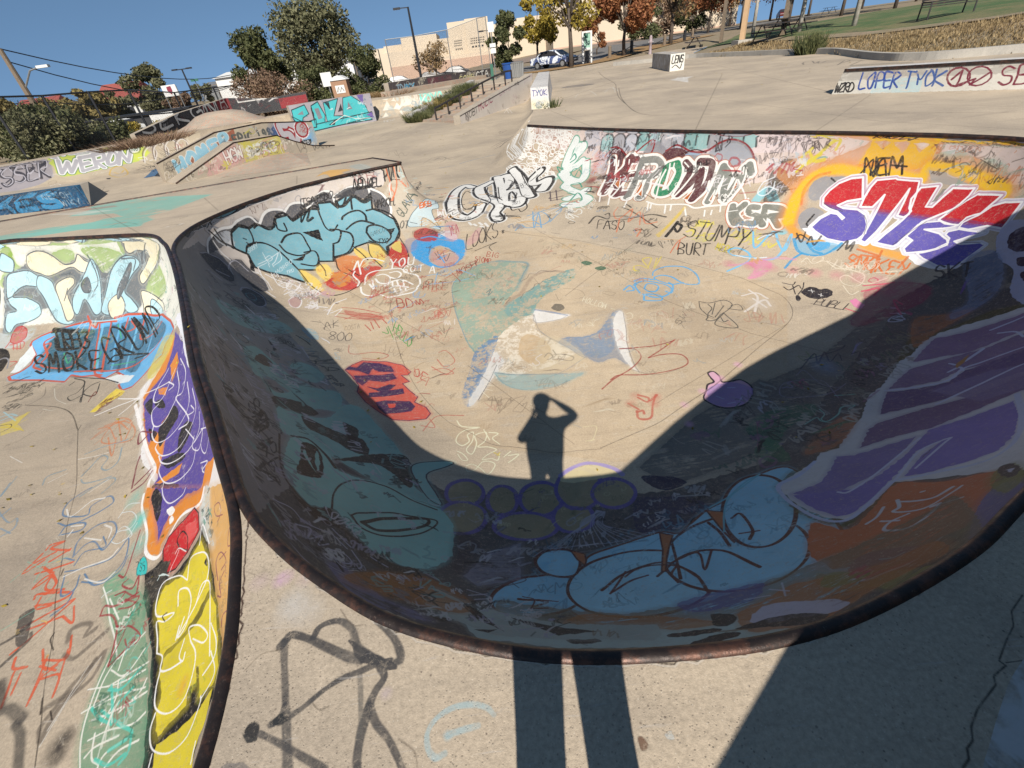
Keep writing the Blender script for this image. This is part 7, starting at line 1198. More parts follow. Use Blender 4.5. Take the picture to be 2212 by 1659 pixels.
'plaza': '''
P c8baa0 0.7 0.5 3 0|-2996,3123 86,98 73,82 77,87 86,104 87,115 111,112 114,126 118,125 127,114 14,-56 -68,-155 -145,-267 -97,-114 -92,-107 -99,-76 -93,-77 -80,-88 -76,-83 -87,-95
P a8a2a8 0.95 0.3 2 0|-2967,3151 76,87 81,101 66,56 47,-90 -32,-106 -85,-122 -98,-78
T 3c3c48 107 1 0.1 0.1 KSSER|-2904,3057 192,239 -234,-130 167,272
S 3c3c48 41 1 0.25 0.25 1 0|-2901,3218 30,35 19,-48 -10,-58|-2808,3333 23,24 32,-3 2,-50 -31,-14 -24,38|-2848,3257 45,46
T c8c4cc 37 1 0.3 0.1 KSSER|-2902,3063 185,234 -224,-137 185,237
P c8d85a 0.9 0.3 2 1|-2744,3381 29,64 65,64 69,89 120,109 60,70 55,-17 -23,-105 -55,-64 -111,-137 -106,-118 -46,-7 -32,42
S 4a7a5a 284 1 0.2 0.1 1 0|-2715,3417 41,-71|-2674,3346 0,87|-2674,3433 37,-56|-2637,3377 -6,94|-2637,3497 46,-84|-2637,3497 43,48|-2616,3459 28,36|-2592,3417 40,58|-2588,3557 44,-77|-2588,3557 37,42 17,-41 -28,-37|-2562,3521 52,-21|-2517,3570 1,64 31,0 13,-61 -25,-35 -20,32|-2453,3564 -27,105|-2480,3669 63,-52|-2417,3617 -18,94
S f4f2f0 232 1 0.1 0.05 1 0|-2715,3417 41,-71|-2674,3346 0,87|-2674,3433 37,-56|-2637,3377 -6,94|-2637,3497 46,-84|-2637,3497 43,48|-2616,3459 28,36|-2592,3417 40,58|-2588,3557 44,-77|-2588,3557 37,42 17,-41 -28,-37|-2562,3521 52,-21|-2517,3570 1,64 31,0 13,-61 -25,-35 -20,32|-2453,3564 -27,105|-2480,3669 63,-52|-2417,3617 -18,94
S b8b6bc 138 1 0.2 0.2 1 0|-2715,3417 41,-71|-2674,3346 0,87|-2674,3433 37,-56|-2637,3377 -6,94|-2637,3497 46,-84|-2637,3497 43,48|-2616,3459 28,36|-2592,3417 40,58|-2588,3557 44,-77|-2588,3557 37,42 17,-41 -28,-37|-2562,3521 52,-21|-2517,3570 1,64 31,0 13,-61 -25,-35 -20,32|-2453,3564 -27,105|-2480,3669 63,-52|-2417,3617 -18,94
S 5a6a50 56 1 0.25 0.25 1 1|-2441,3714 0,32 26,23 20,-11 3,-30 -19,-27 -20,-3 -10,16
P e8e8e0 1 0.2 0 1|-2437,3718 2,28 21,19 18,-12 0,-29 -18,-20
T 3a6a4a 28 1 0.3 0.25 NG|-2427,3710 27,28 -33,-6 26,28
P d8e05a 0.8 0.4 3 0|-2416,3701 34,50 45,16 -16,-59 -24,-46 -23,5
S 7a6a64 57 0.85 0.3 0.3 1 0|-2342,3658 -32,83 13,68 43,-11 19,-81
S e8e0d8 43 0.9 0.4 0.2 1 0|-2330,3645 -35,89 13,70 42,-12 22,-87
S 7a6a64 58 0.85 0.3 0.3 1 0|-2299,3717 -37,85 13,68 48,-4 32,-69
S e8e0d8 44 0.9 0.4 0.2 1 0|-2288,3705 -40,92 14,69 48,-6 34,-75
S 7a6a64 59 0.85 0.3 0.3 1 0|-2256,3801 -31,65 14,68 52,-1 24,-74
S e8e0d8 44 0.9 0.4 0.2 1 0|-2246,3790 -32,70 14,70 51,-4 27,-78
S 7a6a64 60 0.85 0.3 0.3 1 0|-2213,3872 -22,59 20,52 37,-7 18,-53
S e8e0d8 45 0.9 0.4 0.2 1 0|-2203,3863 -22,64 18,51 38,-9 19,-55
S e8e4e0 38 1 0.25 0.25 1 0|-2382,3679 29,29 19,-22 -34,-19|-2316,3683 11,19
S d8b04a 62 0.85 0.4 0.3 1 0|-2450,3427 -21,70 20,46 54,-20 125,-191 7,-90 -112,98 -73,87|-2440,3464 54,-29 -15,70
S efeae0 33 1 0.25 0.25 1 0|-2671,3204 24,34 45,-37 -31,-23 -38,26
P 4a4440 1 0.3 0 0|-2378,3283 36,-8 39,-66 -29,13
P 6a6258 0.8 0.4 0 0|-2088,2726 71,36 16,-41 -57,-32
S 6a6258 23 0.6 0.25 0.25 1 0|-2147,2846 -12,76|-2073,2782 -77,134
Z 8a7a6a,e0d8c8 20 0.252 0.0252 3 0.669 0.743 0.60|-2878,3121 91,104 98,111 97,67 106,62 77,-134 -124,-91 -116,-89 -105,-47 -90,-59
Z 8a6a5a,a83a48,e0d8c8,6a5a50 24 0.246 0.0295 8 0.622 0.783 0.85|-2381,3801 106,123 122,123 40,-14 -101,-157 -81,-169
P 2a6a98 0.9 0.2 2 0|-2002,3052 -53,142 -81,185 5,60 164,-273 17,-93
P 1c2c3c 0.95 0.2 0 0|-1993,3046 25,38 100,-76 -143,215 61,-150
Z e8e0d0,9aacb0,b8b0a0,c8d8d8,8a8278,d8c0a8 60 0.461 0.0634 5 0.990 0.138 0.85|-932,4937 243,26 245,26 243,46 -21,-99 -199,-72 -196,-61 -244,-23
P ece4d4 0.9 0.4 2 0|-828,4868 41,83 26,-51 31,-18
P ece4d4 0.9 0.4 2 0|-730,4882 29,55 37,-39 -18,-27
P ece4d4 0.9 0.4 2 0|-647,4914 48,65 28,-43 -27,-23
P ece4d4 0.9 0.4 2 0|-836,4775 31,73 25,-50
P ece4d4 0.9 0.4 2 0|-683,4861 25,-1 8,-69 -17,20
P ece4d4 0.9 0.4 2 0|-755,4951 34,14 21,-21
P 9aa8a8 0.7 0.4 3 0|-793,4900 50,15 12,-51 -49,2
P 9aa8a8 0.7 0.4 3 0|-666,4870 67,34 63,-54 -82,-4
T 8ce0d0 93 1 0.3 0.15 MOYO|-483,4927 198,45 -205,10 194,43
T 4a4a44 40 1 0.3 0.25 BRF|-569,4841 82,17 -82,27 83,16
S eceae0 52 1 0.25 0.25 1 0|-494,4972 12,-37 38,51|-363,4986 11,-45
T ece6dc 38 1 0.3 0.1 BDZ|-774,4454 88,30 -115,150 91,32
Z 8a7a6a,e0d4c0,7a6a5c 26 0.261 0.0314 6 0.821 0.571 0.60|-1313,4425 205,224 247,131 76,-499 -199,-184 -183,-170
S 8a7c6c 22 0.7 0.4 0.4 1 0|-659,3340 18,231 59,273 -51,79|-585,3312 51,157 59,315 11,93|-746,3303 49,-79 119,44 135,33|-931,3667 109,30 57,-96|-1217,4119 145,120
S 8a7c6c 18 0.7 0.4 0.4 1 0|-388,2927 41,15
S e4d8c4 31 0.5 0.5 0.5 1 0|-968,3657 89,5 68,-19
S e4d8c4 24 0.5 0.5 0.5 1 0|-875,2781 56,12 77,-29 65,20|-392,2914 46,10
P a8c4cc 0.7 0.4 3 0|-189,4929 109,34 7,-27 -84,-28
P a8c8d8 0.7 0.4 3 0|-200,4920 85,41 49,-4 -85,-61
S ece4d8 41 0.7 0.4 0.4 1 0|122,4042 90,91 113,230 129,221|185,4028 60,60|256,4466 -12,-584|206,4142 96,-133|265,4369 4,-519|291,4414 -78,-491|364,4222 85,43|121,4185 70,211|324,4539 133,204
S 5a5048 19 0.6 0.25 0.25 1 0|0,3147 23,19 21,-42 -33,-16|-18,3026 53,-32|112,2938 19,58 -11,-103 23,52 -7,-31 32,84
S 5a5048 16 0.6 0.25 0.25 1 0|90,2714 55,-173|-86,2839 65,-25
S 4a4a54 23 0.8 0.4 0.4 1 0|56,2490 46,90 32,63 33,66 37,89 29,149|66,2415 39,75 36,116 28,67
S 3a3a44 16 1 0.25 0.25 1 0|78,2485 37,83|130,2585 -36,-140
S 4a4e4a 15 0.8 0.4 0.3 1 0|-269,2293 21,63 22,53 47,-81 42,15 77,38|-245,2308 36,-47 32,21 10,84 -42,55|-221,2336 30,71 33,-72 23,-39 41,63
S 7a7064 17 0.6 0.5 0.5 1 0|-463,2745 37,-137 7,103 34,-134 11,71|-461,2661 86,-91|-460,2801 52,-257|-484,2652 -3,56
S 4a4440 21 0.8 0.25 0.25 1 0|-1064,2810 74,107|-1053,2854 28,-71|-1042,2887 32,-89|-1021,2885 23,-70|-1006,2901 24,-70|-1051,2801 -8,58
S 4c8ab0 28 0.85 0.4 0.3 1 0|-97,2168 40,34 57,35 63,32|-187,2135 67,4
''',
}
IMG = {}
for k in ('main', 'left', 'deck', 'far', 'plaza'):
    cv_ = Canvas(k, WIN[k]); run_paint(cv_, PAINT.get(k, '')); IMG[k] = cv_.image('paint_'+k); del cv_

# ---------------------------------------------------------------- bowls, plaza and decks
CONC = [(-28,-10),(44,-10),(44,5),(26,10.3),(18,13.0),(14.6,14.9),(13.5,16.2),(13.9,18.8),(15.0,21.8),(15.3,24.4),(13.9,33.0),(16.5,40),(21,48),(19,50),(8.2,41.6),(5.0,40.6),(3.4,48.5),(-7.2,38.0),(-7.9,35.3),(-12,32.8),(-16.3,28.5),(-21.2,22.9),(-26.5,17.2),(-28,11)]
CONCd = np.array([(x, y, 1.) for x, y in CONC])
def cdt(points, polys, keep):
    """constrained triangulation; keep(centroids) picks the triangles"""
    V = [Vector((float(p[0]), float(p[1]))) for p in points]; E = []
    for P in polys:
        b = len(V); V += [Vector((float(p[0]), float(p[1]))) for p in P]; n = len(P); E += [(b+i, b+(i+1) % n) for i in range(n)]
    r = delaunay_2d_cdt(V, E, [], 0, 1e-5)
    V2 = np.array([tuple(v) for v in r[0]]); F = np.array([f for f in r[2] if len(f) == 3]); c = V2[F].mean(1); k = keep(c)
    F = F[k]; a, b, d = V2[F[:, 0]], V2[F[:, 1]], V2[F[:, 2]]
    ar = (b[:, 0]-a[:, 0])*(d[:, 1]-a[:, 1])-(b[:, 1]-a[:, 1])*(d[:, 0]-a[:, 0])
    F[ar < 0] = F[ar < 0][:, ::-1]
    used = np.unique(F); m = -np.ones(len(V2), int); m[used] = np.arange(len(used))
    return V2[used], m[F]
def basin(name, C, left, steps):
    P = []
    T = C[:, :2]; N = len(T); tan = np.roll(T, -1, 0)-np.roll(T, 1, 0); tan /= np.linalg.norm(tan, axis=1)[:, None]
    area = np.sum(T[:, 0]*np.roll(T[:, 1], -1)-np.roll(T[:, 0], -1)*T[:, 1]); sgn = 1 if area > 0 else -1
    nrm = np.stack([-tan[:, 1], tan[:, 0]], 1)*sgn
    for k in range(1, 20):
        ph = math.radians(90*(k/19)**1.0); d = C[:, 2]*(1-math.cos(ph)); st = 1 if k > 3 else 1
        Q = (T+nrm*d[:, None])[::st]
        dd, _, _, ins = near(Q, C); P.append(Q[ins & (dd > .97*d[::st])])
    # fans around the two hips
    for i in range(N):
        a = T[i]-T[i-1]; b = T[(i+1) % N]-T[i]; cr = (a[0]*b[1]-a[1]*b[0])*sgn/(np.linalg.norm(a)*np.linalg.norm(b))
        if cr < -.25:
            for k in range(1, 20):
                d = C[i, 2]*(1-math.cos(math.radians(90*k/19)))
                A = np.linspace(0, 2*np.pi, 48, endpoint=False); Q = T[i]+d*np.stack([np.cos(A), np.sin(A)], 1)
                dd, _, _, ins = near(Q, C); P.append(Q[ins & (dd > .995*d)])
    for (x0, y0, x1, y1, st) in steps:
        X, Y = np.meshgrid(np.arange(x0, x1, st), np.arange(y0, y1, st)); Q = np.stack([X.ravel(), Y.ravel()], 1)+nr.uniform(-.1*st, .1*st, (X.size, 2))
        dd, _, w, ins = near(Q, C); P.append(Q[ins & (dd > w*.97)])
    P = np.vstack(P); key = np.unique(np.round(P/.03).astype(int), axis=0, return_index=True)[1]; P = P[np.sort(key)]
    V, F = cdt(P, [T], lambda c: near(c, C)[3])
    z, uv, ins, d = surf(V, left); z = np.where(d < .004, 0, z)
    return V, F, z, uv
def wuv(uv, k):
    x0, y0, x1, y1, r = WIN[k]; return np.stack([(uv[:, 0]-x0)/(x1-x0), (uv[:, 1]-y0)/(y1-y0)], 1)
def paint_layer(t, col, k, uvname, mult=None):
    im = t.new('ShaderNodeTexImage'); im.image = IMG[k]; im.extension = 'CLIP'; im.interpolation = 'Linear'
    u = t.new('ShaderNodeUVMap'); u.uv_map = uvname; t.link(u.outputs[0], im.inputs[0])
    # the bare concrete shows through in fine flecks where wheels have worn the paint
    v = t.pos(); wn_ = t.ramp(t.noise(30, 7, .85, v, .8), [(.33, .35), (.47, 1.)]); f = t.math('MULTIPLY', im.outputs[1], wn_)
    return t.mix(f, col, im.outputs[0]), im.outputs[1]
def conc_mat(name, layers, base=(.36, .305, .235), pits=True):
    t = NT(name); v, col, fine = concrete_color(t, base)
    a = None
    if pits:
        vo = t.voro(70, v); nz = t.ramp(t.noise(2.2, 3, .6, v), [(.4, 0.), (.6, 1.)]); pit = t.math('MULTIPLY', t.ramp(vo, [(.12, 1.), (.22, 0.)]), nz)
        col = t.mix(t.math('MULTIPLY', pit, .65), col, (.12, .095, .075))
        pit2 = t.math('MULTIPLY', t.ramp(t.voro(38, v), [(.10, 1.), (.17, 0.)]), t.ramp(t.noise(5, 4, .7, v), [(.45, 0.), (.6, 1.)])); col = t.mix(t.math('MULTIPLY', pit2, .75), col, (.10, .075, .06)); fl = t.ramp(t.voro(58, v), [(.07, 1.), (.13, 0.)]); col = t.mix(t.math('MULTIPLY', fl, .4), col, (.62, .56, .46))
    for k, un in layers: col, a = paint_layer(t, col, k, un)
    # hairline scratches and grime
    sc = t.ramp(t.noise(26, 8, .85, v, 1.2), [(.62, 0.), (.70, 1.)]); col = t.mix(t.math('MULTIPLY', sc, .4), col, (.05, .045, .04)); mp = t.new('ShaderNodeMapping'); mp.inputs['Scale'].default_value = (2.2, 30, 6); mp.inputs['Rotation'].default_value = (0, 0, .9); t.link(v, mp.inputs[0]); sw = t.ramp(t.noise(1.6, 5, .7, mp.outputs[0], .5), [(.62, 0.), (.67, 1.)]); col = t.mix(t.math('MULTIPLY', sw, .28), col, (.42, .39, .36))
    h = t.math('ADD', t.noise(160, 3, .7, v), t.math('MULTIPLY', t.noise(9, 4, .6, v), 1.2))
    if pits: h = t.math('SUBTRACT', h, t.math('MULTIPLY', pit, 2.0))
    t.bump(h, .35, .004)
    r = t.mix(a, (.82, .82, .82), (.55, .55, .55)) if a else .82
    return t.out(col, r, 0, .3)
MT = {}
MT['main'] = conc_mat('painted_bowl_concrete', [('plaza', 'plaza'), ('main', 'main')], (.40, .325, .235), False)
MT['left'] = conc_mat('painted_left_bowl_concrete', [('left', 'left')], (.33, .27, .20), False)
MT['deck'] = conc_mat('deck_concrete', [('far', 'far'), ('deck', 'deck')], (.40, .325, .238))
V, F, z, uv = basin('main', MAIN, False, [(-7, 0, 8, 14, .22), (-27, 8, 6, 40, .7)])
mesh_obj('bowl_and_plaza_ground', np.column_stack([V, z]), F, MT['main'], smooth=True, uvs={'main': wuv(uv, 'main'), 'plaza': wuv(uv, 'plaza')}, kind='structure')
V, F, z, uv = basin('left', LEFT, True, [(-11, -3, 0, 8, .25)])
mesh_obj('second_bowl_ground', np.column_stack([V, z]), F, MT['left'], smooth=True, uvs={'left': wuv(uv, 'left')}, kind='structure')
X, Y = np.meshgrid(np.arange(-26, 44, 3.), np.arange(-9, 50, 3.)); G = np.stack([X.ravel(), Y.ravel()], 1)
ok = lambda c: near(c, CONCd)[3] & ~near(c, MAIN)[3] & ~near(c, LEFT)[3]
V, F = cdt(G[ok(G)], [CONC, MAIN[:, :2], LEFT[:, :2]], ok)
mesh_obj('deck_ground', np.column_stack([V, np.zeros(len(V))]), F, MT['deck'], uvs={'far': wuv(V, 'far'), 'deck': wuv(V, 'deck')}, kind='structure')
def hz(P):
    """level of the land around the concrete"""
    P = np.atleast_2d(np.asarray(P, float))[:, :2]; d, _, _, ins = near(P, CONCd); x, y = P[:, 0], P[:, 1]
    r = np.clip((x-11)/6, 0, 1); r = r*r*(3-2*r); l = np.clip((3-x)/7, 0, 1); l = l*l*(3-2*l)
    q = np.clip((60-y)/20, 0, 1)
    up = r*(.9*(1-np.exp(-d/4.5))*(.35+.65*q)+.012*np.minimum(d, 40)); dn = l*(-1.0*(1-np.exp(-d/5)))
    return np.where(ins, 0, up+dn-.02+np.minimum(d, 60)*.0)
def atg(px, py, it=12):
    """measured point on the land"""
    z = 0.
    for _ in range(it): p = at(px, py, z); z = .5*z+.5*float(hz([(p.x, p.y)])[0])
    p.z = float(hz([(p.x, p.y)])[0]); return p
def sheet(name, poly, dz, mat, step=3., kind='structure', hole=None):
    P = np.array([(x, y, 1.) for x, y in dens(poly, step, True)]); lo = P.min(0); hi = P.max(0)
    X, Y = np.meshgrid(np.arange(lo[0], hi[0], step), np.arange(lo[1], hi[1], step)); G = np.stack([X.ravel(), Y.ravel()], 1)
    kp = lambda c: near(c, P)[3] & (~near(c, hole)[3] if hole is not None else True)
    G = G[kp(G)]; V, F = cdt(G, [P[:, :2]]+([hole[:, :2]] if hole is not None else []), kp)
    return mesh_obj(name, np.column_stack([V, hz(V)+dz]), F, mat, smooth=True, kind=kind)
t = NT('dry_dirt'); v = t.pos()
c = t.mix(t.ramp(t.noise(.35, 6, .7, v), [(.4, 0.), (.6, 1.)]), (.25, .185, .125), (.20, .165, .095)); c = t.mix(t.ramp(t.noise(5, 8, .8, v), [(.45, 0.), (.65, .8)]), c, (.13, .10, .06))
t.bump(t.noise(6, 6, .8, v), .6, .05); MT['dirt'] = t.out(c, .95)
gp = [(-420, -30), (420, -30), (420, 150), (-420, 150)]
P0 = np.array([(x, y, 1.) for x, y in dens(gp, 20, True)])
X, Y = np.meshgrid(np.arange(-60, 90, 2.5), np.arange(-20, 100, 2.5)); G1 = np.stack([X.ravel(), Y.ravel()], 1)
X, Y = np.meshgrid(np.arange(-400, 400, 20.), np.arange(-20, 150, 20.)); G2 = np.stack([X.ravel(), Y.ravel()], 1)
G = np.vstack([G1, G2[(np.abs(G2[:, 0]) > 90) | (G2[:, 1] > 100)]]); ok = lambda c: ~near(c, CONCd)[3]
V, F = cdt(G[ok(G)], [gp, CONC], lambda c: near(c, P0)[3] & ok(c))
mesh_obj('dirt_ground', np.column_stack([V, hz(V)]), F, MT['dirt'], smooth=True, kind='structure')
# ---------------------------------------------------------------- steel coping
t = NT('worn_steel_pipe'); v = t.pos()
rust = t.ramp(t.noise(9, 7, .75, v), [(.48, 0.), (.62, 1.)]); c = t.mix(rust, (.032, .023, .020), (.095, .045, .030)); c = t.mix(t.ramp(t.noise(55, 6, .8, v), [(.6, 0.), (.72, .8)]), c, (.20, .15, .12))
t.bump(t.noise(70, 5, .7, v), .5, .003); MT['pipe'] = t.out(c, t.ramp(t.noise(20, 4, .6, v), [(.3, .32), (.7, .6)]), .55)
def coping(name, pts, r, label, z=-.014):
    m = MB(); m.tube([(p[0], p[1], z) for p in pts], r, 12); return m.build(name, MT['pipe'], smooth=True, label=label, cat='coping')
coping('coping_pipe', dens(lipc, .1)[:, :2], .028, 'dark rusty steel coping pipe running round the lip of the large painted bowl')
q = LEFT[:, :2]; ca = [i for i in range(len(q))]
coping('coping_pipe', np.vstack([q[(np.arange(len(q)+1)) % len(q)]]), .029, 'dark steel coping pipe round the lip of the smaller bowl at left')
coping('edge_strip', dens([(-1.65, 10.32), (-2.4, 11.35), (-8, 10.1), (-13, 8.95)], .4), .022, 'thin dark steel edge along the far side of the left deck', .0)

# ---------------------------------------------------------------- helpers for painted concrete blocks
def panel_mat(name, L_, H_, res, fn, base=(.36, .305, .235)):
    cv_ = Canvas(name, (0, 0, L_, H_, res)); fn(cv_); IMG[name] = cv_.image('paint_'+name); return conc_mat(name+'_concrete', [(name, 'face')], base, False)
def hexc(h, k=.62): return tuple(v*k for v in lin(h))
def word(cv_, txt, x, y, w, h, layers, gap=.2, slant=0, dy=0, wear=.15, rnd=.03, seed=1):
    """letters in a box; layers = ((colour, width), ...) from the outline inwards"""
    r = random.Random(seed); st, Lw = text_strokes(txt, gap)
    st = [[(x+(px/Lw)*w+slant*py*h+r.gauss(0, rnd*h*.5), y+dy*px/Lw+py*h+r.gauss(0, rnd*h*.5)) for px, py in g] for g in st if g]
    for c, wd in layers:
        for g in st: cv_.stroke(crom(g, 4) if len(g) > 2 else np.array(g), wd, hexc(c), 1, .15, wear)
def messy(cv_, zone, n, size, pal, w, seed, a=.8): scribbles(cv_, zone, n, size, pal.split(','), w, seed, (1, 0), a)
def ledge(name, base, z0, tops, thick, mat, label, cat, side=1, cap=None, capr=.03, kind=None, top_over=0, uv0=0):
    """low wall along base points, front face carries the paint (u along, v up)"""
    B_ = [Vector((x, y, 0)) for x, y in base]; n = len(B_); S_ = [0.]
    for i in range(1, n): S_.append(S_[-1]+(B_[i]-B_[i-1]).length)
    V = []; U = []
    for i in range(n):
        d = (B_[min(i+1, n-1)]-B_[max(i-1, 0)]).normalized(); nn = Vector((-d.y, d.x, 0))*thick*side
        zt = tops[i]; zb = z0[i] if hasattr(z0, '__len__') else z0
        V += [(B_[i].x, B_[i].y, zb), (B_[i].x, B_[i].y, zt), (B_[i].x, B_[i].y, zt), (B_[i].x+nn.x, B_[i].y+nn.y, zt), (B_[i].x+nn.x, B_[i].y+nn.y, zb)]
        U += [(S_[i], zb-min_z(z0)), (S_[i], zt-min_z(z0)), (-1, -1), (-1, -1), (-1, -1)]
    F = []
    for i in range(n-1):
        a, b = 5*i, 5*(i+1); F += [(a, b, b+1, a+1), (a+2, b+2, b+3, a+3), (a+3, b+3, b+4, a+4)]
    F += [(0, 1, 3, 4), (5*n-5, 5*n-1, 5*n-2, 5*n-4)]
    H_ = max(tops)-min_z(z0); U = np.array([(u/S_[-1], v/H_) for u, v in U])
    fix = MB(); fix.V = V; fix.F = F; fix.M = [0]*len(F)
    root = mesh_obj(name, V, F, mat, uvs={'face': U}, label=label, cat=cat, kind=kind)
    bm = bmesh.new(); bm.from_mesh(root.data); bmesh.ops.recalc_face_normals(bm, faces=bm.faces); bm.to_mesh(root.data); bm.free()
    if cap:
        m = MB(); m.tube([(B_[i].x, B_[i].y, tops[i]) for i in range(n)], capr, 6); m.build('steel_edge', MT['pipe'], root)
    return root, S_[-1], H_
def min_z(z): return min(z) if hasattr(z, '__len__') else z
def mlen(base): return sum(math.dist(base[i], base[i+1]) for i in range(len(base)-1))
# ---------------------------------------------------------------- bank that rises beside the deck, lower right
bb = [(.6, -.1), (1.02, .27), (1.13, .35), (1.29, .47), (1.48, .57), (2.4, 1.0), (3.4, 1.45), (4.6, 2.0), (5.9, 2.8), (7.15, 3.9)]
tt = [(.22, -.86, .9), (.70, -.49, .9), (.95, -.36, .95), (1.25, -.18, 1.), (1.55, .0, 1.05), (2.41, .44, 1.2), (2.70, .63, 1.2), (3.17, .88, 1.2), (4.6, 1.53, 1.2), (4.83, 1.79, 1.2), (6.0, 2.6, 1.2), (7.4, 3.7, 1.2)]
def resamp(P, n):
    P = np.array(P, float); s = np.r_[0, np.cumsum(np.linalg.norm(np.diff(P[:, :2], axis=0), axis=1))]; return np.array([[np.interp(q, s, P[:, k]) for k in range(P.shape[1])] for q in np.linspace(0, s[-1], n)])
A_ = resamp([(*p, -.01) for p in bb], 60); T_ = resamp(tt, 60); nrm = np.array([.55, -.83]); V = []; U = []
for i in range(60):
    for k in range(7):
        f = k/6; g = 1-math.cos(f*math.pi/2.6); g /= 1-math.cos(math.pi/2.6); h_ = f**.9
        p = A_[i]*(1-h_)+T_[i]*h_; p[2] = -.01+(T_[i][2]+.01)*g; V.append(p)
    V.append(np.r_[T_[i][:2]+nrm*.7, T_[i][2]]); V.append(np.r_[T_[i][:2]+nrm*.7, -.05])
F = [(i*9+k, (i+1)*9+k, (i+1)*9+k+1, i*9+k+1) for i in range(59) for k in range(8)]+[tuple(range(9))[::-1], tuple(59*9+k for k in range(9))]
t = NT('bank_concrete'); v, c, _ = concrete_color(t, (.33, .29, .24)); c = t.mix(t.ramp(t.noise(1.6, 5, .7, v, 2.5), [(.50, 0.), (.56, .8)]), c, (.44, .43, .42)); c = t.mix(t.ramp(t.noise(2.3, 5, .7, v, 3), [(.6, 0.), (.66, .5)]), c, (.12, .11, .11)); t.bump(t.noise(50, 4, .7, v), .4, .005)
MT['bank'] = t.out(c, .8); bk = mesh_obj('concrete_bank', V, F, MT['bank'], label='shaded concrete bank rising from the cracked edge of the deck at lower right', cat='bank')
# ---------------------------------------------------------------- the photographer (stands behind the lens; the shadow is theirs)
def skin_body(name, J, E_, mats, parent=None, root=0, **k):
    me = bpy.data.meshes.new(name); me.from_pydata([j[:3] for j in J], E_, []); o = bpy.data.objects.new(name, me); scene.collection.objects.link(o)
    if parent: o.parent = parent
    me.skin_vertices or o.modifiers.new('skin', 'SKIN')
    if not o.modifiers: o.modifiers.new('skin', 'SKIN')
    sv = me.skin_vertices[0].data if me.skin_vertices else None
    if sv is None:
        bpy.context.view_layer.objects.active = o; bm = bmesh.new(); bm.from_mesh(me); bm.verts.layers.skin.verify(); bm.to_mesh(me); bm.free(); sv = me.skin_vertices[0].data
    for i, j in enumerate(J): sv[i].radius = (j[3], j[4] if len(j) > 4 else j[3]); sv[i].use_root = (i == root)
    s_ = o.modifiers.new('smooth', 'SUBSURF'); s_.levels = s_.render_levels = 2
    for m_ in mats: me.materials.append(m_)
    return tag(o, **k)
J = []; E_ = []
def jn(x, y, z, r, r2=None, link=None):
    J.append((x, y, z, r, r2 or r)); i = len(J)-1
    if link is not None: E_.append((link, i))
    return i
X0 = -.005
pz = jn(X0, -.24, .98, .20, .13)
w1 = jn(X0, -.23, 1.14, .235, .15, pz); c1 = jn(X0, -.23, 1.32, .24, .145, w1); n0 = jn(X0, -.21, 1.49, .13, .09, c1); n1 = jn(.0, -.19, 1.54, .055, .06, n0); h1 = jn(.01, -.17, 1.62, .075, .085, n1); h2 = jn(.01, -.17, 1.71, .082, .10, h1); h3 = jn(.01, -.18, 1.78, .06, .08, h2)
nose = jn(.01, -.065, 1.67, .014, .014, h2)
for sx in (-1, 1):
    ear = jn(.01+sx*.088, -.18, 1.67, .018, .028, h2)
for sx in (-1, 1):
    hp = jn(X0+sx*.095, -.24, .88, .095, .10, pz); kn = jn(X0+sx*.098, -.21, .50, .070, .075, hp); cf = jn(X0+sx*.105, -.24, .30, .076, .075, kn); an = jn(X0+sx*.10, -.25, .10, .064, .065, cf); ft = jn(X0+sx*.11, -.19, .045, .05, .04, an); to = jn(X0+sx*.12, -.09, .035, .042, .028, ft)
def arm(sx, sh, el, wr):
    s0 = jn(*sh, .085, .085, c1); e0 = jn(*el, .062, .062, s0); m0 = jn(*[(a+b)/2 for a, b in zip(el, wr)], .048, .045, e0); w0 = jn(*wr, .028, .022, m0)
    return w0
R0 = arm(1, (.20, -.22, 1.42), (.42, -.17, 1.46), (.16, -.10, 1.70)); L0 = arm(-1, (-.18, -.22, 1.40), (-.27, -.17, 1.20), (-.09, -.07, 1.48))
def hand(w0, pc, fd, sd):
    """palm, four unequal bent fingers and a thumb from its side"""
    P_ = Vector(J[w0][:3]); fd = Vector(fd).normalized(); sd = Vector(sd).normalized(); pm = jn(*(P_+fd*.045), .034, .016, w0)
    for k, (ln, o_) in enumerate(((.030, -.030), (.036, -.010), (.034, .010), (.027, .028))):
        a = jn(*(P_+fd*.085+sd*o_), .010, .010, pm); b = jn(*(P_+fd*(.085+ln*.8)+sd*o_+Vector(pc)*.01), .009, .009, a); jn(*(P_+fd*(.085+ln*1.3)+sd*o_+Vector(pc)*.03), .008, .008, b)
    a = jn(*(P_+fd*.04-sd*.04+Vector(pc)*.01), .012, .011, pm); jn(*(P_+fd*.07-sd*.058+Vector(pc)*.02), .010, .010, a)
hand(R0, (0, .6, 0), (-.75, .25, .1), (0, .1, -1)); hand(L0, (0, .6, 0), (.55, .2, .75), (.8, 0, -.5))
t = NT('person_skin_and_clothes'); v = t.obj(); sx_ = t.new('ShaderNodeSeparateXYZ'); t.link(v, sx_.inputs[0])
skin = (.42, .25, .18); shirt = t.mix(t.noise(30, 4, .6, v), (.02, .025, .04), (.035, .04, .06)); col = t.mix(t.math('GREATER_THAN', sx_.outputs[2], .97), (.02, .022, .03), shirt); col = t.mix(t.math('GREATER_THAN', sx_.outputs[2], 1.52), col, skin)
MT['person'] = t.out(col, .85); person = skin_body('person', J, E_, [MT['person']], label='person in dark shirt and trousers holding a phone up, seen only by their shadow', cat='person')
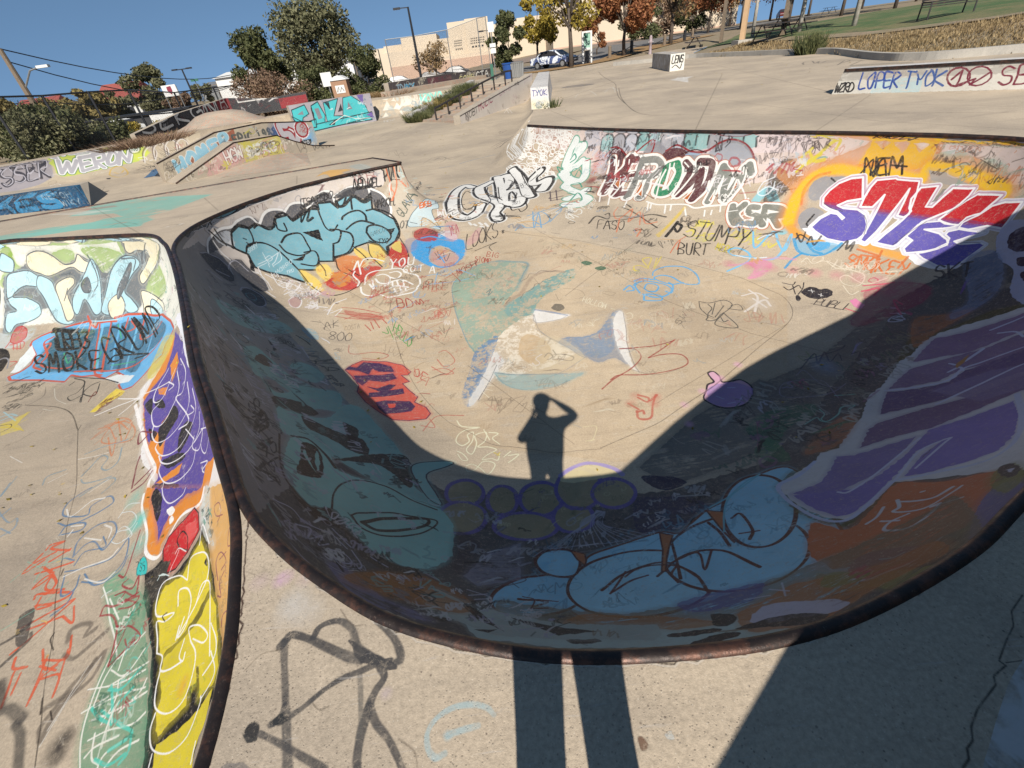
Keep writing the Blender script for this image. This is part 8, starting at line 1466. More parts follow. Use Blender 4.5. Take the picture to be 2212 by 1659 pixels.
for e in (-1, 1):
    m = MB(); m.lathe([(.0, -.012), (.011, -.006), (.012, 0), (.011, .006), (0, .012)], (.01+e*.032, -.085, 1.695), 10, cap=False); m.build('eye', simple('eye_white', (.5, .48, .45)), person)
m = MB(); m.bar((-.015, -.09, 1.625), (.035, -.09, 1.625), .008, .006); m.build('mouth', simple('lips', (.3, .12, .1)), person)
m = MB(); m.lathe([(.105, 1.735), (.112, 1.75), (.108, 1.79), (.09, 1.83), (.05, 1.85), (0, 1.855)], (.01, -.18, 0), 20); m.add([(.01+.10*math.cos(a)*s_, -.09-.02+.10*math.sin(a)*s_*.9, 1.742+.0*s_) for s_ in (1.,) for a in np.linspace(0, math.pi, 10)]+[(.01+.10*math.cos(a), -.11+.09*math.sin(a), 1.75) for a in np.linspace(0, math.pi, 10)], [tuple(range(10)), tuple(range(19, 9, -1))])
m.build('cap', simple('cap_cloth', (.03, .03, .035)), person)
m = MB(); m.box(-.05, -.032, 1.565, .09, -.022, 1.635); ph = bevel(m.build('phone', simple('phone_glass', (.02, .02, .025), rough=.2), label='black phone held sideways in both hands of the photographer', cat='phone'), .002)

# ---------------------------------------------------------------- plaza: ledges, stairs, rail
def seg_at(p0, p1, px, py, zref=0.):
    """where the sight line through a pixel crosses the vertical plane p0-p1: (t, z)"""
    r = ray(px, py); d = (p1[0]-p0[0], p1[1]-p0[1]); den = d[0]*r.y-d[1]*r.x; t_ = (p0[1]*r.x-p0[0]*r.y)/den
    x, y = p0[0]+d[0]*t_, p0[1]+d[1]*t_; return t_, CH+r.z*(y/r.y)
W_, K_ = 'f0ece4', '222022'
p0, p1 = (-12.0, 19.4), (-7.4, 24.2)
def P2(t_): return (p0[0]+(p1[0]-p0[0])*t_, p0[1]+(p1[1]-p0[1])*t_)
base = [P2(t_) for t_ in (0, .365, .66, 1.)]; tp = [-.35, .27, .30, .0]; L_ = mlen(base); H_ = max(tp)+1
def fn(c):
    c.poly([(0, 0), (L_, 0), (L_, 1.4), (0, 1.4)], hexc('c9bca4'), .8, .6, 3)
    c.poly([(.5, -.1), (1.3, .65), (3.2, 1.28), (3.1, .75), (1.2, .0)], hexc('a85a40'), .9, .3)
    word(c, 'HOMER', .55, .15, 2.3, .42, ((W_, .20), ('9cd0e4', .15)), .3, dy=.62); word(c, 'ERIC 1988', 3.0, .72, 1.9, .33, (('5c605c', .08),), .3, rnd=.05)
    c.poly([(2.2, .7), (2.7, 1.0), (2.7, .5), (2.2, .3)], hexc('6a4a40'), .7, .5, 3); messy(c, [(0, 0), (.5, 0), (.6, .6), (0, .6)], 8, .2, '3a3a3a', .02, 3); messy(c, [(1.9, .3), (L_, .4), (L_, 1.3), (1.9, 1.1)], 45, .18, '8a8a80,a8c0c8,d8d0c0,8a6a5a,c8c050,5a5a58', .02, 4)
    c.blob([(4.9, .9), (5.05, .6)], .45, hexc('2a5a9a'), .95); c.blob([(5.4, .35), (6.2, .3), (6.35, .5)], .45, hexc('7ab8e4'), .95)
    s5 = [(5.35, 1.05), (5.1, 1.1), (5.12, .75), (5.4, .7), (5.45, .45), (5.2, .3)]; s6 = [(5.55, 1.1), (5.8, .9), (5.75, .5), (5.5, .2)]
    for cc, w in (('f4f0f0', .44), ('a02430', .38), ('c8c4c8', .25)):
        for s_ in (s5, s6): c.stroke(crom(s_, 5), w, hexc(cc), 1, .1, .1)
    for r_, cc in ((.36, 'f4f0f0'), (.32, 'a02430'), (.25, 'b8b4b4')): c.poly([(6.05+r_*math.cos(a), .78+r_*1.05*math.sin(a)) for a in np.linspace(0, 6.2, 20)], hexc(cc), 1, .1)
    messy(c, [(5.85, .6), (6.25, .6), (6.25, 1.), (5.85, 1.)], 9, .13, 'b02430', .03, 5); c.poly([(5.8, .35), (6.35, .35), (6.3, .15), (5.95, .1)], hexc('1c1c20'), .95, .2); word(c, 'YO', 5.95, .18, .25, .12, (('e8e8e8', .03),))
    messy(c, [(0, 0), (L_, 0), (L_, .3), (0, .2)], 30, .2, '8a7a66,e8dccc', .02, 6)
ledge('long_ledge', base, -1., tp, .35, panel_mat('homer', L_, H_, 90, fn, (.33, .27, .20)), 'long kinked ledge lettered HOMER in pale blue with a silver piece at its end', 'skate ledge', cap=1, capr=.022)
q0, q1 = (-11.2, 18.6), (-6.5, 23.45)
def Q2(t_): return (q0[0]+(q1[0]-q0[0])*t_, q0[1]+(q1[1]-q0[1])*t_)
ts = (0, .376, .636, .74, .85, 1.); base = [Q2(t_) for t_ in ts]; tp = [-.97, -.10, -.15, -.50, -.8, -.98]; L_ = mlen(base); H_ = .9
def fn(c):
    c.poly([(0, 0), (L_, 0), (L_, 1.), (0, 1.)], hexc('b8ae9c'), .8, .5, 3); c.poly([(1.2, 0), (2.6, 0), (2.6, 1), (1.2, .6)], hexc('d8a8a0'), .7, .6, 3); c.poly([(2.7, 0), (4.4, .0), (4.4, 1), (2.7, 1)], hexc('d8cc50'), .8, .5, 3)
    word(c, 'HGW', 2.0, .25, .7, .4, (('8a4a50', .1), (W_, .06)), .1, dy=.1); word(c, 'SERG', 2.9, .35, 1.2, .32, (('e8e8dc', .09),), .2); messy(c, [(0, 0), (4.4, 0), (4.4, .9), (0, .3)], 90, .2, '5a5048,d8a0a0,e8e0d0,4a4a40,d0c850,8a7a60', .025, 7); messy(c, [(4.3, 0), (6.4, 0), (4.4, .8)], 30, .3, '26262a,3a3a3e', .03, 8)
ledge('low_ledge', base, -1., tp, 1.0, panel_mat('lower', L_, H_, 90, fn, (.34, .28, .21)), 'lower sloping ledge with pink and yellow paint in front of the long blue lettered one', 'skate ledge', cap=1, capr=.022)
# low pyramid in front
Z_ = lambda x, y, z: at((380+x/4.424)*.86406, (220+y/4.424)*.86406, z)
lo = [Z_(640, 940, -.995), Z_(780, 988, -.995), Z_(1400, 912, -.995), Z_(1760, 850, -.995), Z_(1700, 700, -.995), Z_(960, 745, -.995)]; hi = [Z_(935, 742, -.78), Z_(1010, 772, -.78), Z_(1290, 742, -.78), Z_(1460, 680, -.78), Z_(1380, 645, -.78), Z_(1000, 712, -.78)]
V = [tuple(p) for p in lo+hi]; F = [(i, (i+1) % 6, 6+(i+1) % 6, 6+i) for i in range(6)]+[tuple(range(6, 12))]
t = NT('pyramid_concrete'); v, c, _ = concrete_color(t, (.34, .28, .21)); sc = t.ramp(t.noise(3, 6, .75, v, 3), [(.52, 0.), (.58, .6)]); c = t.mix(sc, c, (.42, .19, .12)); t.bump(t.noise(40, 4, .7, v), .3, .01); MT['pyr'] = t.out(c, .85)
mesh_obj('pyramid_ramp', V, F, MT['pyr'], label='low concrete pyramid with faded orange scribbles in front of the ledges', cat='skate ramp')
# dark blue ledge at far left
b0 = at(0, 466, 0.); b1 = at(197, 446, 0.); bt = .32; L_ = (b1-b0).length; b0x = b0+(b0-b1)*.6; base = [(b0x.x, b0x.y), (b1.x, b1.y)]; L_ = mlen(base)
def fn(c):
    c.poly([(0, 0), (L_, 0), (L_, .5), (0, .5)], hexc('1f4a6a'), 1, .2, 2); word(c, 'VAES', L_-2.9, .04, 2.3, .24, (('1a2230', .14), ('3a86b0', .09)), .2); word(c, 'NETOH', L_-.95, .18, .7, .09, (('a8b8c0', .015),)); word(c, 'WIKY', L_-.6, .05, .45, .09, (('a8b8c0', .015),)); messy(c, [(0, 0), (L_, 0), (L_, .5), (0, .5)], 80, .15, '162838,3a7aa0,28506a,0f1a24', .02, 9)
ps = [at(0, 466), at(-60, 474), at(197, 446), at(160, 402, .32), at(0, 421, .32)]

tl = at(0, 424, .32); tr = at(160, 403, .32); d_ = (tl-tr)*1.4+tr
V = [(b0x.x, b0x.y, .0), (b1.x, b1.y, .0), (tr.x, tr.y, .32), (d_.x, d_.y, .32), (tr.x-.05, tr.y+.5, .32), (d_.x-.1, d_.y+.55, .32), (b1.x-.5, b1.y+1.3, 0), (d_.x-.1, d_.y+1.3, 0)]
F = [(0, 1, 2, 3), (3, 2, 4, 5), (5, 4, 6, 7), (1, 6, 4, 2), (0, 3, 5, 7)]
mesh_obj('blue_ledge', V, F, panel_mat('bluel', L_, .5, 70, fn), uvs={'face': np.array([(0, 0), (1, 0), (.99, .7), (0, .7), (-1, -1), (-1, -1), (-1, -1), (-1, -1)])}, label='dark blue painted ledge with slanted face at the left edge of the deck', cat='skate ledge')
# tall graffiti quarter behind the plaza
def fn(c):
    c.poly([(0, 0), (5, 0), (5, 1.5), (0, 1.5)], hexc('b4aeb4'), 1, .3, 2); T_ = '4cc8cc'
    for q in ([(.1, 1.2), (.9, 1.35), (1., .9), (.6, .75), (.4, .4), (.0, .3)], [(1.2, .3), (1.25, 1.25), (1.7, 1.4), (1.9, .7), (1.7, .2), (1.2, .1)], [(2.0, 1.3), (2.9, 1.4), (2.4, .6), (3.2, .5), (3.1, .2), (1.9, .15)], [(2.8, .1), (3.2, 1.4), (3.7, 1.45), (4.4, .9), (4.6, .1)], [(.4, .0), (2.8, .1), (4.7, .25), (4.7, .5), (.4, .3)], [(.0, .9), (.6, .5), (1.3, .6), (1.2, .2), (.3, .2)]): c.poly(q, hexc(T_), 1, .12, 2); c.stroke(np.array(q+[q[0]]), .05, hexc('1a3840'), 1, .2)
    for q in ([(1.45, .55), (1.4, 1.1), (1.65, 1.1), (1.7, .6)], [(3.3, .8), (3.45, 1.2), (3.6, .8)], [(.35, .95), (.7, 1.1), (.7, .9)]): c.poly(q, hexc('8a8890'), 1, .2)
    for q in ([(1.95, .2), (2.5, .45), (2.3, .15)], [(2.7, .75), (3.0, 1.15), (3.0, .8)], [(1.15, .25), (1.2, 1.2), (1.3, .9)], [(2.1, 1.3), (2.3, .9), (2.35, 1.3)]): c.poly(q, hexc('223038'), 1, .1)
    for q in ([(4.0, 1.5), (4.3, .9), (4.45, 1.5)], [(4.3, .4), (4.7, .5), (4.75, .2), (4.5, .3)]): c.poly(q, hexc('7a64a8'), 1, .1)
    c.stroke([(2.1, .2), (3.0, .55), (3.6, .3), (4.6, .2)], .03, hexc(W_)); messy(c, [(0, 0), (4.8, 0), (4.8, 1.4), (0, 1.4)], 30, .15, '2a8a98,e8f4f4,2a6a8a', .02, 12)
ledge('graffiti_wall', [(-10.4, 30.7), (-8.5, 31.8), (-6.1, 32.7)], -1., [.45, .47, .45], .5, panel_mat('yoza', 4.87, 1.45, 90, fn), 'upright concrete wall covered by large turquoise letters at the back of the plaza', 'wall')
# long low wall with black, white and red letters beyond the bank
b = [at(327, 297, 0), at(400, 268, 0), at(465, 248, .0), at(560, 262, 0), at(622, 252, 0)]; base = [(p.x, p.y) for p in b]
base = [(-18.2, 28.9), (-17.6, 33), (-16.6, 37.5), (-14.2, 38.4), (-11.6, 38.6)]; tp = [.2, .75, 1.1, .75, .85]; L_ = mlen(base)
def fn(c):
    c.poly([(0, 0), (L_, 0), (L_, 2), (0, 2)], hexc('3c3c40'), 1, .2, 2); c.poly([(5.8, 0), (8.9, .0), (8.9, 2), (5.8, 2)], hexc('8a2830'), .95, .2, 2); word(c, 'SEKGN', .6, .1, 7., .75, (('222226', .3), (W_, .13)), .25, dy=.35); word(c, 'AYA', 6.2, .6, 2.4, .8, ((W_, .07),))
    c.poly([(12, .1), (14.6, .2), (14.6, .75), (12, .7)], hexc('9a2c34'), .95, .2); c.stroke([(9.3, 1.5), (11, 1.2), (11.2, .8), (9.4, .8), (9.3, 1.5)], .07, hexc(W_)); messy(c, [(0, 0), (L_, 0), (L_, 1.5), (0, 1.5)], 60, .3, 'e8e4e0,6a2a30,202024', .03, 14)
ledge('low_wall', base, -.05, tp, .3, panel_mat('farw', L_, 1.15, 40, fn), 'low dark wall with white and red letters behind the bank on the left', 'wall')
# hump bank between
C_ = at(405, 275, .3); m = MB(); V = []; ring = []
for k, (r_, z_) in enumerate(((4.2, -.05), (3.2, .15), (2.1, .5), (1.2, .62), (0, .64))):
    V += [(-14.6+r_*math.cos(a)*.62, 31.4+r_*math.sin(a)*.5, z_) for a in np.linspace(0, 2*math.pi, 28, endpoint=False)]
F = [(k*28+i, k*28+(i+1) % 28, (k+1)*28+(i+1) % 28, (k+1)*28+i) for k in range(4) for i in range(28)]
mesh_obj('concrete_hump', V, F, MT['pyr'], smooth=True, label='rounded bare concrete hump on top of the bank at left', cat='skate ramp')
# back wall ledge (dark, low, lettered) at the far side
def fn(c):
    c.poly([(0, 0), (13, 0), (13, 1), (0, 1)], hexc('4a4446'), 1, .3, 2); c.poly([(3.8, .1), (6.4, .1), (6.4, .7), (3.8, .7)], hexc('6a3440'), .8, .3, 3); word(c, 'TDA', .7, .15, .9, .45, (('9ab8c8', .07),)); word(c, 'OSK', 1.5, .1, .9, .45, (('222226', .12), ('5ab0d8', .07)))
    word(c, 'GOMB', 7.3, .15, 1.9, .32, (('222226', .1), ('e4dca0', .06))); word(c, 'CTA', 9.4, .15, 1.6, .42, (('1a1a1e', .16), (W_, .08))); messy(c, [(0, 0), (11.5, 0), (11.5, .7), (0, .7)], 70, .2, 'c8c0b0,2a2628,8a7a70,e0d8c0', .025, 15)
w0 = at(844, 206); w1 = at(1062, 165); L_ = mlen([(w0.x, w0.y), (w1.x, w1.y)])
ledge('far_ledge', [(w0.x, w0.y), (w0.x+(w1.x-w0.x)*.5, w0.y+(w1.y-w0.y)*.5), (w1.x, w1.y)], -.1, [.72, .7, .55], .5, panel_mat('fledge', L_, .82, 45, fn), 'long low dark ledge with pale letters at the far edge of the park', 'skate ledge')
ledge('concrete_slab', [(w0.x+.2, w0.y-1.4), (w1.x-.5, w1.y-1.6)], -.1, [.28, .22], .9, MT['pyr'], 'low grey concrete platform in front of the long dark far ledge', 'skate ledge')
# stairs, hubbas, handrail
n0_, n1_ = Vector((-3.1, 28.9, 0)), Vector((-.75, 25.5, 0)); f0, f1 = Vector((.35, 35.15, 0)), Vector((3.65, 33.25, 0)); NS = 10; m = MB(); a0, a1, bb0, bb1 = n0_, n1_, f0, f1
for i in range(NS):
    ta = i/NS; A1, A2, B1_, B2_ = n0_.lerp(f0, ta), n1_.lerp(f1, ta), f0+Vector((.3, .5, 0)), f1+Vector((.3, .5, 0)); z1 = -1+(i+1)/(NS)*.985
    m.add([(A1.x, A1.y, z1-.12), (A2.x, A2.y, z1-.12), (A2.x, A2.y, z1), (A1.x, A1.y, z1), (B1_.x, B1_.y, z1-.003*0), (B2_.x, B2_.y, z1)], [(0, 1, 2, 3), (3, 2, 5, 4)])
m.build('stairs', MT['pyr'], label='wide flight of shallow concrete steps between two long hubba ledges', cat='stairs')
def fn(c):
    c.poly([(0, 0), (9, 0), (9, 1.4), (0, 1.4)], hexc('e0d8d0'), .9, .5, 2); word(c, 'MOBI', .5, .12, 1.2, .28, (('2a2628', .035),), dy=.15); word(c, 'HOZIL', 1.9, .32, 1.6, .40, (('9a2450', .05),), dy=.25); word(c, 'ERTO', 4.4, .72, 1.4, .2, (('b890a0', .03),), dy=.15); word(c, 'WS', 6.4, 1.0, .6, .22, (('2a2628', .04),)); messy(c, [(0, 0), (9, 0), (9, 1.4), (0, .5)], 60, .18, '4a4444,c8a8b0,8a8078', .018, 16); c.stroke([(0, .36), (8.7, 1.27)], .05, hexc('4a4440'))
base = [(-.75, 25.15), (3.75, 33.0)]; L_ = mlen(base)
ledge('hubba_ledge', base, -1.03, [-.62, .36], -.38, panel_mat('hubr', L_, 1.4, 70, fn), 'white sloping hubba ledge on the near side of the stairs with a magenta tag', 'hubba ledge', side=-1)
ledge('hubba_ledge', [(-3.45, 28.9), (.25, 35.25)], -1.03, [-.62, .34], .38, MT['bank'], 'sloping hubba ledge on the far side of the stairs, overgrown with weeds', 'hubba ledge')
t = NT('dark_steel'); v = t.obj(); MT['steel'] = t.out(t.mix(t.ramp(t.noise(6, 6, .7, v), [(.5, 0.), (.65, 1.)]), (.035, .032, .032), (.09, .055, .04)), .5, .4)
h = empty('handrail', (-2.1, 27.5, -1), 'dark steel handrail running down the middle of the wide steps', 'handrail')
pts = [(400, 730, 410, 820), (530, 655, 545, 742), (660, 585, 672, 667), (790, 520, 800, 595), (912, 450, 925, 523), (1035, 378, 1046, 458), (1160, 305, 1166, 398), (1238, 298, 1240, 383)]
for i, q in enumerate(pts):
    f_ = min(i/6, 1.); z = -1+f_*.98; p = at((1000+q[2]/4.424)*.86406, (120+q[3]/4.424)*.86406, z)-h.location; m = MB(); m.tube([p, p+Vector((0, 0, .62))], .045, 8); m.build('post', MT['steel'], h)
    if i == 0: tp_ = [p+Vector((0, 0, .62))]
    else: tp_.append(p+Vector((0, 0, .62)))
m = MB(); m.tube(tp_, .05, 8); m.build('rail', MT['steel'], h)
# wedge-shaped ledge beside the hubba
def fn(c):
    c.poly([(0, 0), (.6, 0), (.6, 1), (0, 1)], hexc('e8e4e0'), 1, .3, 2); word(c, 'TYOK', .05, .38, .45, .16, (('3a3a8a', .02),)); c.blob([(.1, .1), (.4, .08)], .25, hexc('e8d890'), .7); messy(c, [(0, 0), (.55, 0), (.55, .6), (0, .6)], 14, .1, '5a8aa0,4a6a6a,c8c8d8', .012, 17)
pm = panel_mat('pillar', .55, .62, 200, fn); fr_ = [(1.80, 16.8), (2.36, 16.52)]; bk_ = [(3.62, 24.3), (3.02, 24.6)]
V = [(*fr_[0], 0), (*fr_[1], 0), (fr_[1][0]-.02, fr_[1][1]+.1, .58), (fr_[0][0]+.02, fr_[0][1]+.1, .58), (*bk_[0], 0), (*bk_[1], 0), (bk_[0][0]-.1, bk_[0][1], .66), (bk_[1][0]+.05, bk_[1][1], .66)]; V += [V[2], V[3]]
t = NT('white_painted_concrete'); v, c, _ = concrete_color(t, (.5, .47, .43)); c = t.mix(t.ramp(t.noise(5, 7, .8, v, 3), [(.56, 0.), (.62, .8)]), c, (.10, .09, .12)); MT['wpaint'] = t.out(c, .7)
o = mesh_obj('block_ledge', V, [(0, 1, 2, 3), (1, 4, 6, 8), (9, 8, 6, 7), (5, 0, 9, 7), (4, 5, 7, 6)], [pm, MT['wpaint']], uvs={'face': np.array([(0, 0), (1, 0), (1, 1), (0, 1)]+[(-1, -1)]*6)}, label='long white painted ledge standing on the corner of the upper deck beside the stairs', cat='skate ledge'); o.data.polygons.foreach_set('material_index', [0, 1, 1, 1, 1])
# right: long ledge with blue tags
r0 = at(1796, 204); r1 = at(2212, 193); d = Vector((r1.x-r0.x, r1.y-r0.y, 0)); r1 = r0+d*1.9; tz = .46; base = [(r0.x, r0.y), (r1.x, r1.y)]; L_ = mlen(base)
def fn(c):
    c.poly([(0, 0), (L_, 0), (L_, .6), (0, .6)], hexc('ddd8cc'), .95, .5, 2); c.poly([(0, .26), (L_, .28), (L_, .6), (0, .6)], hexc('8a8078'), .55, .5, 3); c.poly([(.75, 0), (1.6, 0), (1.6, .3), (.75, .25)], hexc('b8d8dc'), .8, .4, 3)
    word(c, 'WZRD', .05, .04, .35, .17, (('1e1c20', .028),), .02, .3); word(c, 'LOPER', .50, .1, .72, .27, (('2c4c9c', .034),), -.04, .15, rnd=.12); word(c, 'TYOK', 1.3, .1, .62, .27, (('3c5c9c', .032),), -.04, .15, rnd=.12); messy(c, [(0, .2), (L_, .2), (L_, .5), (0, .5)], 40, .08, '6a625a,a89a90', .008, 18)
    for x in (2.15, 2.45): c.stroke([(x+.17*math.cos(a), .24+.16*math.sin(a)) for a in np.linspace(.5, 6.6, 14)], .03, hexc('7a2438'))
    c.stroke([(2.05, .2), (2.2, .35), (2.15, .1), (2.4, .2), (2.35, .1), (2.6, .3)], .028, hexc('7a2438')); word(c, 'SB', 2.75, .08, .4, .3, (('7a2438', .03),))
pm = panel_mat('rledge', L_, .5, 200, fn); nn = Vector((-d.y, d.x, 0)).normalized(); e0 = r0; lean = .06
V = [(r0.x, r0.y, 0), (r1.x, r1.y, 0), (r1.x+nn.x*lean, r1.y+nn.y*lean, tz), (r0.x+nn.x*lean+d.normalized().x*.12, r0.y+nn.y*lean+d.normalized().y*.12, tz)]
V += [(V[3][0]+nn.x*.42, V[3][1]+nn.y*.42, tz), (V[2][0]+nn.x*.42, V[2][1]+nn.y*.42, tz), (r0.x+nn.x*.55, r0.y+nn.y*.55, 0), (r1.x+nn.x*.55, r1.y+nn.y*.55, 0)]; V += [V[2], V[3]]
o = mesh_obj('grind_ledge', V, [(0, 1, 2, 3), (9, 8, 5, 4), (0, 3, 4, 6), (4, 5, 7, 6)], [pm, MT['wpaint']], uvs={'face': np.array([(0, 0), (1, 0), (1, .96), (.04, .96)]+[(-1, -1)]*6)}, label='low pale ledge with blue handwriting on the right of the upper deck', cat='skate ledge'); o.data.polygons.foreach_set('material_index', [0, 1, 1, 1])
m = MB(); a_, b_ = Vector(V[3]), Vector(V[2]); m.bar(a_+Vector((0, 0, -.018)), b_+Vector((0, 0, -.018)), .05, .05); m.build('steel_edge', MT['pipe'], o)
# LENS box
l0, l1, l2 = at(1408, 147), at(1446, 155), at(1477, 151)
L_ = (l2-l1).length
def fn(c): c.poly([(0, 0), (2, 0), (2, 1), (0, 1)], hexc('efece0'), 1, .15, 2); word(c, 'LENS', .1*L_, .3, .78*L_, .28, (('1c1c1e', .045),), .1, .1); c.stroke(crom([(.15*L_, .14), (.4*L_, .22), (.7*L_, .08), (.8*L_, .24)], 4), .04, hexc('1c1c1e'))
dd = l2-l1; l2 = l1+dd; back_ = (l0-l1); L_ = dd.length; zt = .66
pm = panel_mat('lens', L_, zt, 120, fn); V = [tuple(l1), tuple(l2), (l2.x, l2.y, zt), (l1.x, l1.y, zt), tuple(l0), (l0.x, l0.y, zt), tuple(l2+back_), (l2.x+back_.x, l2.y+back_.y, zt), (l1.x, l1.y, zt), (l2.x, l2.y, zt)]
o = mesh_obj('box_ledge', V, [(0, 1, 2, 3), (4, 0, 8, 5), (5, 8, 9, 7), (1, 6, 7, 9), (6, 4, 5, 7)], [pm, MT['bank']], uvs={'face': np.array([(0, 0), (1, 0), (1, 1), (0, 1)]+[(-1, -1)]*6)}, label='free-standing concrete box with a white end tagged LENS in black', cat='skate ledge'); o.data.polygons.foreach_set('material_index', [0, 1, 1, 1, 1]); bevel(o, .02)
# kerb round the upper deck
kp = [(9.6, 36.5), (11.5, 34.6), (13.8, 33.0), (14.6, 28.5), (15.2, 24.4), (15.25, 23), (15.0, 21.8), (13.95, 18.9), (13.5, 17.2), (13.5, 16.2), (14.3, 15.1), (18, 13), (26, 10.3), (44, 5)]
K2 = crom(kp, 6); m = MB(); n = len(K2)
tg = np.gradient(K2, axis=0); tg /= np.linalg.norm(tg, axis=1)[:, None]; nn_ = np.stack([-tg[:, 1], tg[:, 0]], 1); nn_[:] = nn_*1.0; V = []
for i in range(n):
    a = K2[i]; b_ = K2[i]+nn_[i]*.18; V += [(*a, -.02), (a[0]+nn_[i][0]*.02, a[1]+nn_[i][1]*.02, .20), (*b_, .205), (*b_, -.05)]
m.add(V, [(4*i+k, 4*i+4+k, 4*i+5+k, 4*i+1+k) for i in range(n-1) for k in range(3)]); t = NT('kerb_concrete'); v, c, _ = concrete_color(t, (.36, .33, .28)); MT['kerb'] = t.out(c, .85)
m.build('kerb', MT['kerb'], smooth=False, kind='structure')

# ---------------------------------------------------------------- land: lawns, roads, paths
t = NT('lawn'); v = t.pos(); c = t.mix(t.ramp(t.noise(.5, 6, .7, v), [(.42, 0.), (.62, 1.)]), (.055, .105, .028), (.17, .15, .065)); c = t.mix(t.ramp(t.noise(14, 8, .8, v), [(.45, 0.), (.6, .6)]), c, (.035, .05, .02)); t.bump(t.noise(12, 6, .8, v), .8, .05); MT['lawn'] = t.out(c, .95)
t = NT('asphalt'); v = t.pos(); c = t.mix(t.noise(2, 6, .7, v), (.10, .092, .085), (.17, .155, .14)); MT['asphalt'] = t.out(c, .9)
t = NT('leaf_litter'); v = t.pos(); c = t.mix(t.ramp(t.noise(6, 8, .8, v), [(.4, 0.), (.6, 1.)]), (.16, .10, .045), (.30, .17, .06)); MT['litter'] = t.out(c, .95)
def G(px, py): p = atg(px, py); return (p.x, p.y)
gb = [(46, 9.5), (30, 14), (22, 17), (18.8, 19.2), (18.2, 21.6), (17.5, 24.5), (17.0, 28), (16.6, 33)]
def off(P_, d): q = np.array(P_, float); t_ = np.gradient(q, axis=0); t_ /= np.linalg.norm(t_, axis=1)[:, None]; return [tuple(v) for v in q+np.stack([t_[:, 1], -t_[:, 0]], 1)*d*-1]
if off(gb, 1)[4][0] < gb[4][0]: off_ = off; off = lambda P_, d: off_(P_, -d)
sheet('worn_path', off(gb, .15)+off(gb, 1.0)[::-1], .035, MT['dirt'], 1.); sheet('lawn', off(gb, 1.)+[(17.5, 42), (26, 52), (40, 46), (60, 30), (60, 16)], .03, MT['lawn'], 1.5)
sheet('park_road', [(2, 44), (9, 46.3), (14, 53), (26, 68), (60, 84), (60, 92), (20, 78), (9, 62), (-2, 54)], .03, MT['asphalt'], 3)
sheet('leaf_litter', [(5, 41.3), (9, 42.6), (15, 49), (28, 62), (26, 66), (14, 53), (9, 46), (4, 44)], .05, MT['litter'], 2)
sheet('road', [(-70, 56), (-30, 62), (-19, 75), (-16, 105), (-24, 148), (-40, 148), (-34, 100), (-38, 72), (-80, 66)], .05, MT['asphalt'], 5)
sheet('parking_lot', [(-20, 72), (25, 76), (32, 108), (-26, 108)], .03, simple('parking', (.23, .17, .13), scale=.2, bump=0), 5)
# dry grass on the slope: one mass of blades
def blades(name, poly, n, h, cols, seed, w=.012):
    r = np.random.RandomState(seed); P = np.array([(x, y, 1.) for x, y in poly]); lo, hi = P.min(0), P.max(0); Q = r.uniform(lo[:2], hi[:2], (n*3, 2)); Q = Q[near(Q, P)[3]][:n]; n = len(Q); z = hz(Q); a = r.uniform(0, 6.28, n); H = h*r.uniform(.35, 1.3, n)*(.45+.75*np.abs(np.sin(Q[:, 0]*1.3+2*np.sin(Q[:, 1]*.7))*np.cos(Q[:, 1]*1.1+Q[:, 0]*.5))); ln = r.normal(0, .35, (n, 2))*H[:, None]
    ww = w*(1+np.hypot(Q[:, 0], Q[:, 1])/22)
    d = np.stack([np.cos(a), np.sin(a)], 1)*ww[:, None]; V = np.empty((n, 3, 3)); V[:, 0, :2] = Q-d; V[:, 1, :2] = Q+d; V[:, 0, 2] = V[:, 1, 2] = z-.02; V[:, 2, :2] = Q+ln; V[:, 2, 2] = z+H
    me = bpy.data.meshes.new(name); me.vertices.add(3*n); me.vertices.foreach_set('co', V.ravel()); me.loops.add(3*n); me.loops.foreach_set('vertex_index', np.arange(3*n)); me.polygons.add(n); me.polygons.foreach_set('loop_start', np.arange(0, 3*n, 3)); me.update(); me.validate()
    o = bpy.data.objects.new(name, me); scene.collection.objects.link(o); me.materials.append(leaf_mat(name, cols, 1.3)); return o
def leaf_mat(name, cols, sc=1.):
    t = NT(name); v = t.pos(); f = t.new('ShaderNodeTexWhiteNoise'); g = t.new('ShaderNodeVectorMath', operation='SNAP'); g.inputs[1].default_value = (.07, .07, .07); t.link(v, g.inputs[0]); t.link(g.outputs[0], f.inputs[0])
    k = t.mix(.5, t.noise(sc, 4, .7, v), f.outputs[0]); st = [(.3+.4*i/(len(cols)-1), c) for i, c in enumerate(cols)]; col = t.ramp(k, st)
    t.out(col, .7, 0, .25); tr = t.new('ShaderNodeBsdfTranslucent'); t.link(col, tr.inputs[0]); mx = t.new('ShaderNodeMixShader'); mx.inputs[0].default_value = .25; t.link(t.b.outputs[0], mx.inputs[1]); t.link(tr.outputs[0], mx.inputs[2]); t.link(mx.outputs[0], t.n['Material Output'].inputs[0]); return t.mat
kk = [tuple(p) for p in K2[6:]]
tag(blades('dry_grass', kk+gb, 80000, .13, [(.13, .09, .045), (.27, .19, .095), (.40, .30, .16)], 2, .009), 'tall dry straw coloured grass on the slope above the kerb', 'grass', kind='stuff')
